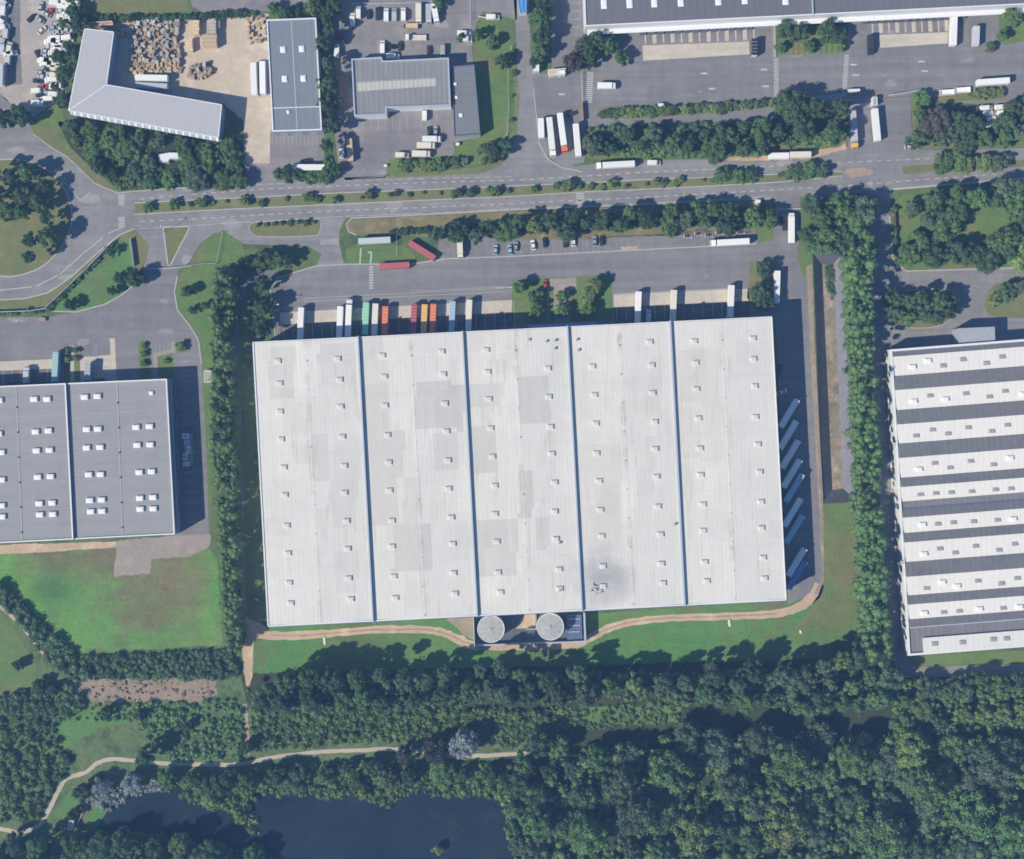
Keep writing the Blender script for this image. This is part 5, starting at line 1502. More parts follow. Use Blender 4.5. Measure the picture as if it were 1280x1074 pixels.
for zx, zy, kind, a_, p_, lab in (
    (725, 208, 'open', 180, 'paint_tan', 'brown open trailer below the top row'), (765, 303, 'flat', 180, 'paint_white', 'white flatbed truck alone in the yard middle'),
    (497, 368, 'van', 90, 'paint_white', 'short white van north of the workshop'), (570, 372, 'car', 0, 'paint_dark', 'dark car north of the workshop beside the white van'), (640, 365, 'car', 90, 'paint_dark', 'second dark car in the shade north of the workshop'),
    (580, 445, 'van', 0, 'paint_white', 'white van against the workshop north wall'), (870, 400, 'car', 90, 'paint_dark', 'dark car left of the pickup by the north-east corner'), (980, 410, 'van', -90, 'paint_grey', 'dark pickup with pale nose at the workshop corner'),
    (1150, 262, 'van', 0, 'paint_white', 'white van by the fence corner, upper of two'), (1165, 308, 'van', 0, 'paint_white', 'white van by the fence corner, lower of two'),
    (157, 293, 'car', 10, 'paint_red', 'dark red car by the dark tree strip'), (133, 398, 'van', 85, 'paint_white', 'white van parked along the tree strip')):
    spawn(kind, 400 + zx * k_, zy * k_, a_, lab, {'van': 'van', 'car': 'car', 'open': 'trailer', 'flat': 'flatbed truck'}[kind], p_)
spawn('container', 400 + 148 * k_, 695 * k_, 90, 'rusty pink container beside the tree strip', 'container', 'paint_rust', L=9.0)
spawn('car', 400 + 148 * k_, 800 * k_, 88, 'grey car below the rusty container', 'car', 'paint_silver')
for zx, zy, kind, a_, p_, lab in (
    (835, 75, 'van', 90, 'paint_white', 'white van by the workshop south wall'), (925, 215, 'car', 90, 'paint_grey', 'grey car above the white trucks'), (875, 215, 'car', 95, 'paint_dark', 'dark car above the white trucks'),
    (895, 277, 'box', 0, 'paint_white', 'white box truck, uppermost of the south group'), (850, 328, 'box', 0, 'paint_cream', 'cream truck in the middle of the south group'), (812, 395, 'box', 0, 'paint_cream', 'long cream box truck, lowest of the south group'),
    (655, 405, 'van', 0, 'paint_cream', 'cream van left of the long cream truck'), (172, 378, 'van', 90, 'paint_white', 'white van beside the tan container'), (155, 135, 'car', 80, 'paint_silver', 'silver car under the tree strip edge')):
    spawn(kind, 400 + zx * k_, 130 + zy * k_, a_, lab, {'van': 'van', 'car': 'car', 'box': 'box truck'}[kind], p_)
spawn('container', 400 + 238 * k_, 130 + 365 * k_, 94, 'tan container by the workshop yard entrance', 'container', 'paint_tan', L=9.5)
spawn('van', 616, 20.5, 0, 'white van by the side road, north of the annex grass', 'van')
# side road trailers
spawn('trailer', 676.5, 159.5, 92, 'short white trailer, westernmost of four by the side road', 'trailer', L=8.0)
spawn('lorry', 689, 170.5, -84, 'white lorry between the short trailer and the orange-cab lorry', 'lorry')
spawn('lorry', 703, 165, -82.5, 'white lorry with orange cab by the side road', 'lorry', 'paint_white', 'paint_orange')
spawn('trailer', 721.5, 174.5, 95, 'white trailer, easternmost of four by the side road', 'trailer')
spawn('car', 715, 142, 20, 'dark car behind the side road trailers', 'car', 'paint_dark')
spawn('box', 759, 106.5, 0, 'white box truck crossing the long yard', 'box truck')
spawn('lorry', 769.5, 205.5, 183, 'white articulated lorry parked at the kerb of the carriageway', 'lorry')
spawn('van', 818, 203, 0, 'white van behind the kerbside lorry', 'van')
spawn('trailer', 974, 194.5, 1, 'white half of the two trailers on the kerb by the wood', 'trailer', L=8.5)
spawn('trailer', 1001, 193, 1, 'cream half of the two trailers on the kerb by the wood', 'trailer', 'paint_cream', L=9.0)
spawn('trailer', 943.5, 58.5, 88, 'dark short trailer on the western docks', 'trailer', 'paint_dark', L=7.0)
spawn('box', 1089, 55, -88, 'dark blue box truck at the eastern docks', 'box truck', 'paint_dark')
spawn('trailer', 1193, 36, 88, 'tall white trailer on the eastern docks', 'trailer')
spawn('trailer', 1221, 44, 88, 'short white trailer right of the tall one on the eastern docks', 'trailer', 'paint_silver', L=8.0)
spawn('lorry', 1068, 160.5, -86, 'grey lorry with yellow cab in the yard entrance', 'lorry', 'paint_silver', 'paint_yellow')
spawn('trailer', 1096, 155.5, 95.5, 'white trailer parked in the yard entrance', 'trailer')
spawn('car', 1137.5, 183.5, 3, 'silver car at the yard entrance', 'car', 'paint_silver')
spawn('trailer', 1242.5, 101.5, 4, 'white trailer alone in the long yard, above the shrub island', 'trailer')
spawn('open', 1184, 115.5, 4, 'low white open trailer, left of two on the grass island', 'trailer', 'paint_white', L=6.0)
spawn('open', 1203.5, 112.7, 4, 'low white open trailer, right of two on the grass island', 'trailer', 'paint_white', L=6.5)
G = 'white vans parked in the trees'
for k, (x, y, lab) in enumerate(((1234, 134.5, 'upper left of the four'), (1253, 133.5, 'upper right of the four'), (1238, 141.5, 'middle left of the four'), (1256, 140.5, 'middle right of the four'), (1242, 148.5, 'second from the bottom'), (1241, 155.5, 'bottom of the group'))):
    spawn('van', x, y, 5, f'white van parked among trees east of the entrance, {lab}' if k < 4 else f'white van among the trees east of the entrance, {lab}', 'van', group=G)
# the dusty vehicle yard in the north-west
rows = []
Zv = 170 / 1280
east = [(520,22,'w'),(600,20,'w'),(680,18,'w'),(595,55,'w'),(670,60,'w'),(572,100,'s'),(660,108,'s'),(486,98,'r'),(590,155,'w'),(660,175,'w'),(560,212,'b'),(630,222,'s'),(500,258,'b'),(570,268,'s'),(630,280,'s'),(520,328,'s'),(600,352,'w'),(535,392,'w'),(620,405,'s'),(465,382,'w'),(525,447,'w'),(592,455,'w'),(430,480,'s'),(495,495,'c'),(570,520,'c'),(400,560,'w'),(470,565,'c'),(540,575,'c'),(455,640,'d'),(530,640,'c'),(385,680,'s'),(440,690,'s'),(525,705,'c'),(510,805,'w'),(510,885,'w'),(400,815,'r'),(440,870,'s'),(430,925,'w'),(375,890,'d'),(560,30,'s'),(640,95,'s'),(610,130,'w'),(655,145,'s'),(590,185,'s'),(525,225,'s'),(655,255,'b'),(545,300,'s'),(640,330,'s'),(500,355,'w'),(570,372,'s'),(645,375,'s'),(480,430,'s'),(560,425,'w'),(410,520,'s'),(420,590,'w'),(500,610,'c'),(400,720,'s'),(470,745,'w'),(530,760,'s'),(350,760,'d'),(350,850,'w')]
PM = {'w': ('white', 'paint_white'), 's': ('silver', 'paint_silver'), 'r': ('red', 'paint_red'), 'b': ('pale blue', 'paint_pale_blue'), 'c': ('cream', 'paint_cream'), 'd': ('dark', 'paint_dark')}
cnt = {}
for zx, zy, c_ in sorted(east, key=lambda t: t[1]):
    n_, m_ = PM[c_]
    cnt[n_] = cnt.get(n_, 0) + 1
    big = c_ in 'wc'
    spawn('van' if big else 'car', zx * Zv, zy * Zv, rng.choice((0, 180)) + rng.uniform(-8, 8), f'{n_} {"van" if big else "car"} along the east side of the dusty yard, {ordw(cnt[n_])} from north', 'van' if big else 'car', m_, group='vehicles stored in the dusty yard')
spawn('box', 350 * Zv, 968 * Zv, -4, 'white box truck at the south end of the dusty yard', 'box truck', L=5.5)
cnt = {}
for zx, zy, c_ in ((30, 20, 's'), (25, 75, 'w'), (5, 200, 'w'), (20, 250, 'w'), (50, 295, 's'), (15, 380, 's'), (15, 440, 's'), (80, 450, 'c'), (90, 500, 'w'), (70, 540, 's')):
    n_, m_ = PM[c_]
    cnt[n_] = cnt.get(n_, 0) + 1
    spawn('van', zx * Zv, zy * Zv, rng.choice((80, 20, -30)) + rng.uniform(-8, 8), f'{n_} van at the west edge of the dusty yard, {ordw(cnt[n_])} from north', 'van', m_, group='vehicles stored in the dusty yard')
spawn('trailer', 0, 93, 88, 'blue-grey trailer cut by the west edge of the dusty yard', 'trailer', 'paint_silver', L=9.0)
cnt = {}
for zx, zy, c_ in ((290, 165, 'd'), (370, 180, 's'), (390, 280, 'c'), (350, 510, 'd'), (380, 60, 's'), (430, 130, 's')):
    n_, m_ = PM[c_]
    cnt[n_] = cnt.get(n_, 0) + 1
    spawn('car', zx * Zv, zy * Zv, rng.uniform(0, 180), f'{n_} car standing loose in the middle of the dusty yard, {ordw(cnt[n_])} from north', 'car', m_)
# ================================================================== VEGETATION
def leaf_cloud(lobes, per, leaf, seed, core=True, up=-.15, nrm=1.5):
    """lobes: (x, y, z, r) -> verts, quads of many leaf clumps set over the lobes (plus a ragged inner body)"""
    g = np.random.default_rng(seed)
    L = np.array(lobes, float)
    n = len(L)
    cnt = np.maximum(6, (per * (L[:, 3] / L[:, 3].mean()) ** 1.6).astype(int))
    idx = np.repeat(np.arange(n), cnt)
    m = len(idx)
    d = g.normal(size=(m, 3)); d /= np.linalg.norm(d, axis=1)[:, None]
    low = d[:, 2] < up
    d[low, 2] *= -1
    rad = L[idx, 3] * g.uniform(.72, 1.12, m)
    p = L[idx, :3] + d * rad[:, None] * np.array([1, 1, .85])
    nn = d + g.normal(size=(m, 3)) * nrm * .6
    nn[:, 2] += .35
    nn /= np.linalg.norm(nn, axis=1)[:, None]
    t = np.cross(nn, g.normal(size=(m, 3))); t /= np.linalg.norm(t, axis=1)[:, None]
    b = np.cross(nn, t)
    s = leaf * g.uniform(.55, 1.45, m) / 2
    e = g.uniform(.6, 1.0, m)
    a1 = t * s[:, None]; b1 = b * (s * e)[:, None]
    bend = nn * (s * g.uniform(-.1, .35, m))[:, None]
    V = np.stack([p - a1, p - b1 * .9 + bend, p + a1, p + b1 + bend * .6], 1).reshape(-1, 3)
    F = np.arange(4 * m).reshape(-1, 4)
    vs, fs = [V], [F]
    if core:
        ico = []
        fi = (1 + 5 ** .5) / 2
        for a in (-1, 1):
            for c in (-fi, fi): ico += [(0, a, c), (a, c, 0), (c, 0, a)]
        ico = np.array(ico) / np.linalg.norm(ico[0])
        tri = []
        for i in range(12):
            for j in range(i + 1, 12):
                for k in range(j + 1, 12):
                    if all(np.linalg.norm(ico[x] - ico[y]) < 1.2 for x, y in ((i, j), (j, k), (i, k))):
                        nv = np.cross(ico[j] - ico[i], ico[k] - ico[i])
                        tri.append((i, j, k) if nv @ ico[i] > 0 else (i, k, j))
        tri = np.array(tri)
        base = 4 * m
        CV = (L[:, None, :3] + ico[None] * (L[:, 3] * .78)[:, None, None] * g.uniform(.75, 1.15, (n, 12, 1))).reshape(-1, 3)
        CF = (base + np.arange(n)[:, None, None] * 12 + tri[None]).reshape(-1, 3)
        return np.concatenate([V, CV]), F, CF
    return V, F, None

def cloud_mesh(name, lobes, per, leaf, seed, mat, **kw):
    V, F, CF = leaf_cloud(lobes, per, leaf, seed, **kw)
    me = bpy.data.meshes.new(name)
    nq = len(F); nt_ = 0 if CF is None else len(CF)
    me.vertices.add(len(V)); me.vertices.foreach_set('co', V.astype(np.float32).ravel())
    loops = F.ravel() if CF is None else np.concatenate([F.ravel(), CF.ravel()])
    me.loops.add(len(loops)); me.loops.foreach_set('vertex_index', loops.astype(np.int32))
    starts = np.arange(nq) * 4
    if nt_: starts = np.concatenate([starts, nq * 4 + np.arange(nt_) * 3])
    me.polygons.add(len(starts)); me.polygons.foreach_set('loop_start', starts.astype(np.int32))
    me.update(calc_edges=True)
    me.validate()
    me.materials.append(MATS[mat])
    return me

def crown_lobes(n, seed, lr=(.24, .40), squat=.75):
    g = random.Random(seed)
    out = [(g.uniform(-.1, .1), g.uniform(-.1, .1), .60 * squat, .40)]
    ph = [g.uniform(0, 6.28) for _ in range(3)]
    def rim(a):                       # a lopsided outline
        return 1 + .13 * math.sin(a + ph[0]) + .11 * math.sin(2 * a + ph[1]) + .10 * math.sin(3 * a + ph[2])
    for i in range(n):
        r = math.sqrt((i + g.uniform(0, 1)) / n) * .80
        a = i * 2.39996 + g.uniform(-.6, .6)
        r *= rim(a)
        z = squat * (math.sqrt(max(0.12, 1 - .8 * r * r)) * g.uniform(.66, 1.06))
        out.append((r * math.cos(a), r * math.sin(a), z, g.uniform(*lr) * (1.0 if r < .6 else .78)))
    for i in range(n // 2):           # lower skirt
        a = i * 2 * math.pi / (n // 2) + g.uniform(-.4, .4); r = g.uniform(.55, .80) * rim(a)
        out.append((r * math.cos(a), r * math.sin(a), squat * g.uniform(.10, .35), g.uniform(.18, .30)))
    return out
# unit crowns: radius 1, standing on z = 0
CROWNS = {'big': [cloud_mesh('crown', crown_lobes(30, 40 + k, (.14, .30), .72), 95, .074, 40 + k, 'leaf_mid') for k in range(5)],
          'mid': [cloud_mesh('crown', crown_lobes(17, 60 + k, (.19, .36), .78), 90, .11, 60 + k, 'leaf_mid') for k in range(5)],
          'small': [cloud_mesh('crown', crown_lobes(9, 80 + k, (.25, .46), .78), 58, .21, 80 + k, 'leaf_mid') for k in range(4)]}
def trunk_mesh():
    mb = MB()
    mb.cyl((0, 0, -.1), (0, 0, 1), .075, .62, 8, .05)
    for k in range(5):
        a = k * 1.257
        mb.cyl((0, 0, .42 + .03 * k), (math.cos(a), math.sin(a), 1.1), .032, .42, 6, .012)
    me = bpy.data.meshes.new('trunk')
    me.from_pydata(mb.v, [], mb.f); me.materials.append(MATS['bark']); me.update()
    return me
TRUNK = trunk_mesh()
COLW = {'leaf_brown': 'brownish', 'leaf_dark': 'dark green', 'leaf_mid': 'mid green', 'leaf_yellow': 'yellow-green', 'leaf_grey': 'grey-green', 'leaf_silver': 'silvery', 'leaf_purple': 'purple-brown', 'leaf_red': 'reddish'}
tr = random.Random(11)
N_TREES = [0, 0]
def tree(px, py, r, h, mat, label=None, group=None, kind='tree'):
    """r crown radius, h full height in metres; px,py: where the crown's middle shows"""
    p = P(px, py, h * .6)
    root = empty(kind, (p.x, p.y, 0), tr.uniform(0, 6.28))
    cl = 'big' if r > 5.2 else 'mid' if r > 2.4 else 'small'
    me = tr.choice(CROWNS[cl])
    c = bpy.data.objects.new('crown', me); col.objects.link(c); c.parent = root
    dz = min(h * .8, r * 1.7)
    sx = r * tr.uniform(.92, 1.08)
    c.scale = (sx, r * r / sx, dz)
    c.location = (0, 0, h - dz)
    c.material_slots[0].link = 'OBJECT'; c.material_slots[0].material = MATS[mat]
    t = bpy.data.objects.new('trunk', TRUNK); col.objects.link(t); t.parent = root
    tw = h * (.55 if kind == 'tree' else .35)
    t.scale = (tw, tw, h * .92)
    tag(root, label, kind, group)
    root['_m'] = mat
    N_TREES[0 if kind == 'tree' else 1] += 1
    return root

KEEP = [(770, 205, 13), (790, 205, 12), (750, 205, 12), (818, 203, 11), (975, 194, 14), (1000, 193, 14), (213, 195, 19), (186, 186, 9), (385, 209, 11), (370, 209, 11), (400, 207, 11), (437, 186, 12), (425, 189, 8), (1240, 140, 12), (1250, 137, 12), (1241, 152, 9), (1022, 249, 7), (972, 158, 6), (183, 949, 4), (811, 131, 0), (424, 62, 7), (423, 110, 9), (421, 108, 8), (670, 85, 6)]
def keep_clear(x, y):
    return any((x - a) ** 2 + (y - b) ** 2 < c * c for a, b, c in KEEP)
def sprinkle(poly, d, seed, tries=4000):
    g = random.Random(seed)
    xs = [p[0] for p in poly]; ys = [p[1] for p in poly]
    pts = []
    for _ in range(tries):
        x, y = g.uniform(min(xs), max(xs)), g.uniform(min(ys), max(ys))
        if not inside(poly, x, y) or keep_clear(x, y): continue
        if all((x - a) ** 2 + (y - b) ** 2 > d * d for a, b in pts): pts.append((x, y))
    return pts

FULL = 1.22
def grove(poly, d, seed, rr, hh, mats, phrase, group, rows=1, kind='tree', along='x', extra=None):
    """individually standing trees in a belt; each labelled by its row and place in it"""
    pts = sprinkle(poly, d, seed)
    if along == 'x':
        band = lambda p: p[1]; run = lambda p: p[0]; side, far = 'west', ('northernmost', 'southernmost')
    else:
        band = lambda p: p[0]; run = lambda p: p[1]; side, far = 'north', ('westernmost', 'easternmost')
    cs = [p[0] for p in poly]
    def rel(p):
        """how far across the belt the point sits, 0..1, by the local width of the polygon"""
        q = [band((p[0], y)) for y in range(-60, 1200, 3) if inside(poly, p[0], y)] if along == 'x' else [x for x in range(-60, 1420, 3) if inside(poly, x, p[1])]
        q = q or [band(p)]
        lo, hi = min(q), max(q)
        return (band(p) - lo) / max(1, hi - lo)
    rowed = {}
    for p in pts: rowed.setdefault(min(rows - 1, int(rel(p) * rows)), []).append(p)
    for k, ps in rowed.items():
        ps.sort(key=run)
        for i, p in enumerate(ps):
            r = tr.uniform(*rr) * FULL * tr.choice((.68, .82, 1, 1, 1.12, 1.28)); h = tr.uniform(*hh) * 1.1
            m = tr.choices([a for a, _ in mats], [b for _, b in mats])[0]
            row = '' if rows == 1 else f' in {ordw(k + 1)} row'
            seen = p[0] > -15 and p[0] < 1295 and p[1] > -15 and p[1] < 1089
            if not seen: continue
            tree(p[0], p[1], r, h, m, f'{COLW[m]} {kind}, {ordw(i + 1)} from {side}{row} {phrase}', group, kind)

MIXD = (('leaf_dark', 5), ('leaf_mid', 4), ('leaf_grey', 2), ('leaf_yellow', .5))
MIXW = (('leaf_grey', 5), ('leaf_dark', 4), ('leaf_mid', 4), ('leaf_yellow', .5))
MIXB = (('leaf_mid', 4), ('leaf_grey', 4), ('leaf_dark', 3), ('leaf_yellow', 1.2))
MIXL = (('leaf_mid', 4), ('leaf_yellow', 2), ('leaf_grey', 2))
# the southern woods
grove([(318, 862), (360, 846), (420, 838), (600, 834), (760, 840), (900, 842), (1000, 836), (1060, 812), (1108, 818), (1112, 872), (1000, 884), (860, 872), (720, 870), (560, 876), (420, 882), (330, 886)], 23, 3, (3.2, 4.7), (14, 18), MIXW, 'of wood behind the tank track', 'trees of the belt south of the white warehouse', 2)
grove([(1124, 862), (1290, 848), (1290, 896), (1130, 908)], 22, 5, (3.6, 4.8), (8, 11), (('leaf_mid', 3), ('leaf_grey', 2), ('leaf_yellow', 1)), 'of belt south of striped-roof warehouse', 'trees of the belt south of the striped-roof warehouse', 2)
grove([(700, 950), (760, 930), (830, 926), (900, 920), (1010, 918), (1080, 930), (1180, 930), (1290, 925), (1290, 1100), (660, 1100), (668, 1000), (680, 965)], 36, 8, (5.2, 7.2), (9, 14), MIXW, 'of large wood east of pond', 'large trees of the wood east of the pond', 4)
grove([(680, 918), (710, 922), (720, 936), (690, 960), (650, 985), (628, 968), (640, 958)], 24, 4, (3.8, 5.2), (9, 12), MIXD, 'beside the end of the footpath', 'trees at the footpath end', 2)
BIGW = [(840, 967, 9.5, 'leaf_mid', 'broad mid green tree rising at the wood west side, north of two'), (995, 955, 10, 'leaf_mid', 'broad bright green tree rising in the wood centre north'), (1065, 948, 7.5, 'leaf_mid', 'mid green tree standing right of the broad bright one in the wood'), (1140, 938, 8, 'leaf_yellow', 'pale green tree at the wood north edge below the striped-roof warehouse'), (1160, 985, 9.5, 'leaf_mid', 'tall mid green tree just south of the pale one in the wood'), (985, 1028, 12, 'leaf_yellow', 'largest pale green tree in the wood centre south'), (1105, 1042, 11.5, 'leaf_mid', 'large mid green tree right of the largest pale one'), (870, 1044, 9.5, 'leaf_yellow', 'pale green tree at the frame bottom left of the largest one'), (735, 1042, 9, 'leaf_mid', 'broad mid green tree near the pond east shore'), (775, 975, 8, 'leaf_grey', 'grey-green tree left of the broad western tree in the wood'), (950, 924, 7, 'leaf_grey', 'grey-green tree at the ride edge of the wood'), (1242, 957, 9.5, 'leaf_grey', 'broad grey-green tree at the wood east side'), (1218, 1020, 11, 'leaf_mid', 'large mid green tree at the wood east side'), (672, 1030, 7.5, 'leaf_mid', 'mid green tree overhanging the pond east shore'), (797, 1018, 9, 'leaf_grey', 'broad grey-green tree in the wood west part'), (1268, 1042, 9, 'leaf_mid', 'mid green tree in the bottom eastern corner of the wood'), (915, 985, 7.5, 'leaf_grey', 'grey-green tree between the western and central broad trees')]
for x, y, r, m, lab in BIGW: tree(x, y, r, tr.uniform(19, 24), m, lab, 'broad old trees of the wood')
for k, (x, y, r, h) in enumerate(((646, 1012, 4.2, 8), (640, 1034, 3.4, 7), (648, 1058, 4.6, 9), (636, 990, 3.2, 6))): tree(x, y, r, h, 'leaf_mid' if k % 2 else 'leaf_grey', f'{("grey-green", "mid green")[k % 2]} tree leaning over the pond east shore, {("second", "third", "fourth", "first")[k]} from the north', 'trees on the pond east shore')
# pond fringe
grove([(205, 973), (330, 967), (400, 960), (440, 958), (500, 955), (560, 962), (640, 965), (640, 985), (594, 976), (540, 974), (470, 990), (430, 978), (330, 980), (260, 992), (215, 978)], 22, 9, (3.0, 4.2), (6, 9), MIXD, 'of pond north bank', 'trees on the north bank of the pond', 2)
grove([(-10, 1056), (90, 1052), (200, 1046), (250, 1058), (330, 1066), (350, 1095), (-10, 1095)], 26, 10, (4.2, 5.8), (9, 13), MIXD + (('leaf_yellow', 1),), 'of pond south-west bank', 'trees on the south-west bank of the pond', 2)
# by the L-shaped building
grove([(84, 152), (100, 152), (180, 168), (268, 184), (298, 172), (300, 226), (240, 228), (160, 232), (126, 212), (98, 186)], 20, 12, (2.4, 3.6), (3.5, 6.5), (('leaf_mid', 4), ('leaf_dark', 3), ('leaf_grey', 2), ('leaf_yellow', 1)), 'south of the L-shaped building', 'shrubs south of the L-shaped building', 3, 'shrub')
grove([(80, -5), (104, -5), (100, 40), (88, 100), (82, 135), (68, 135), (76, 60)], 17, 14, (2.6, 3.6), (6, 9), MIXD, 'between dusty yard and L-shaped building', 'trees along the dusty yard', 1, along='y')
grove([(396, 6), (416, 6), (414, 60), (418, 150), (424, 210), (408, 216), (408, 120), (402, 60)], 16, 15, (2.7, 3.7), (8, 11), (('leaf_dark', 5), ('leaf_mid', 1)), 'between slate unit and workshop yard', 'dark trees between the slate unit and the workshop yard', 1, along='y')
grove([(345, 214), (420, 208), (420, 222), (350, 226)], 14, 16, (2.4, 3.2), (4, 7), MIXD, 'below the long forecourt trailer', 'shrubby trees at the forecourt entrance')
grove([(318, 24), (398, 10), (398, 16), (320, 30)] and [(340, 8), (408, 6), (406, 18), (342, 20)], 15, 17, (2.4, 3.2), (5, 8), MIXD, 'above the slate-roofed unit', 'trees above the slate unit')
# roundabout
grove([(-10, 203), (40, 205), (60, 220), (54, 240), (64, 262), (60, 300), (44, 328), (30, 328), (28, 290), (-10, 250)], 20, 19, (3.4, 4.8), (8, 11), MIXD, 'on the roundabout', 'trees on the roundabout', 3)
# row north of the yard
grove([(543, 286), (600, 280), (660, 273), (760, 268), (880, 262), (962, 256), (964, 284), (900, 282), (800, 284), (700, 290), (600, 296), (548, 298)], 18, 21, (2.9, 4.0), (7, 10), MIXD, 'of hedge above the parking strip', 'trees above the parking strip', 2)
# wooded bank by the carriageway
grove([(742, 172), (770, 165), (860, 164), (974, 156), (978, 178), (930, 188), (870, 186), (750, 188), (738, 180)], 21, 23, (2.9, 4.0), (7, 11), (('leaf_dark', 5), ('leaf_mid', 2), ('leaf_grey', 2)), 'of bank below the long yard', 'trees of the bank below the long yard', 2)
grove([(990, 132), (1052, 128), (1060, 160), (1046, 176), (992, 172)], 25, 24, (5.2, 6.4), (13, 15), (('leaf_dark', 1),), 'of clump beside the yard entrance', 'dark clump beside the yard entrance', 2)
grove([(1196, 146), (1232, 156), (1262, 150), (1262, 132), (1290, 124), (1290, 178), (1200, 178)], 20, 26, (3.2, 4.6), (7, 10), MIXD, 'among the stored vans', 'trees among the stored vans', 2)
grove([(1146, 122), (1156, 120), (1160, 140), (1154, 180), (1144, 178)], 15, 27, (2.6, 3.4), (5, 8), (('leaf_mid', 3), ('leaf_dark', 2)), 'right of the yard entrance', 'trees right of the yard entrance', 1, along='y')
# east side
grove([(1004, 256), (1030, 248), (1080, 250), (1084, 306), (1060, 308), (1006, 306)], 23, 28, (4.2, 5.6), (10, 13), MIXD, 'north of the lagoon', 'trees north of the lagoon', 2)
grove([(1136, 246), (1200, 240), (1290, 236), (1290, 262), (1240, 258), (1222, 262), (1200, 282), (1160, 276), (1142, 268)], 20, 30, (3.9, 5.2), (9, 12), MIXD, 'at top of the wooded plot', 'trees at the top of the wooded plot', 2)
grove([(1134, 312), (1148, 296), (1200, 312), (1250, 306), (1262, 286), (1290, 280), (1290, 328), (1160, 332), (1138, 330)], 19, 31, (3.8, 5.0), (8, 11), MIXD + (('leaf_mid', 2),), 'at foot of the wooded plot', 'trees at the foot of the wooded plot', 2)
grove([(1110, 376), (1150, 370), (1188, 374), (1186, 396), (1150, 402), (1114, 394)], 14, 33, (3.2, 4.2), (8, 11), MIXD, 'on the oval forecourt island', 'trees on the oval forecourt island', 2)
for k, (x, y, r, h, m) in enumerate(((1258, 366, 4.6, 8, 'leaf_mid'), (1276, 360, 3.8, 7, 'leaf_grey'), (1243, 376, 3.2, 6, 'leaf_yellow'))):
    tree(x, y, r, h, m, f'{COLW[m]} tree on the eastern forecourt island beside two others', 'trees on the eastern forecourt island')
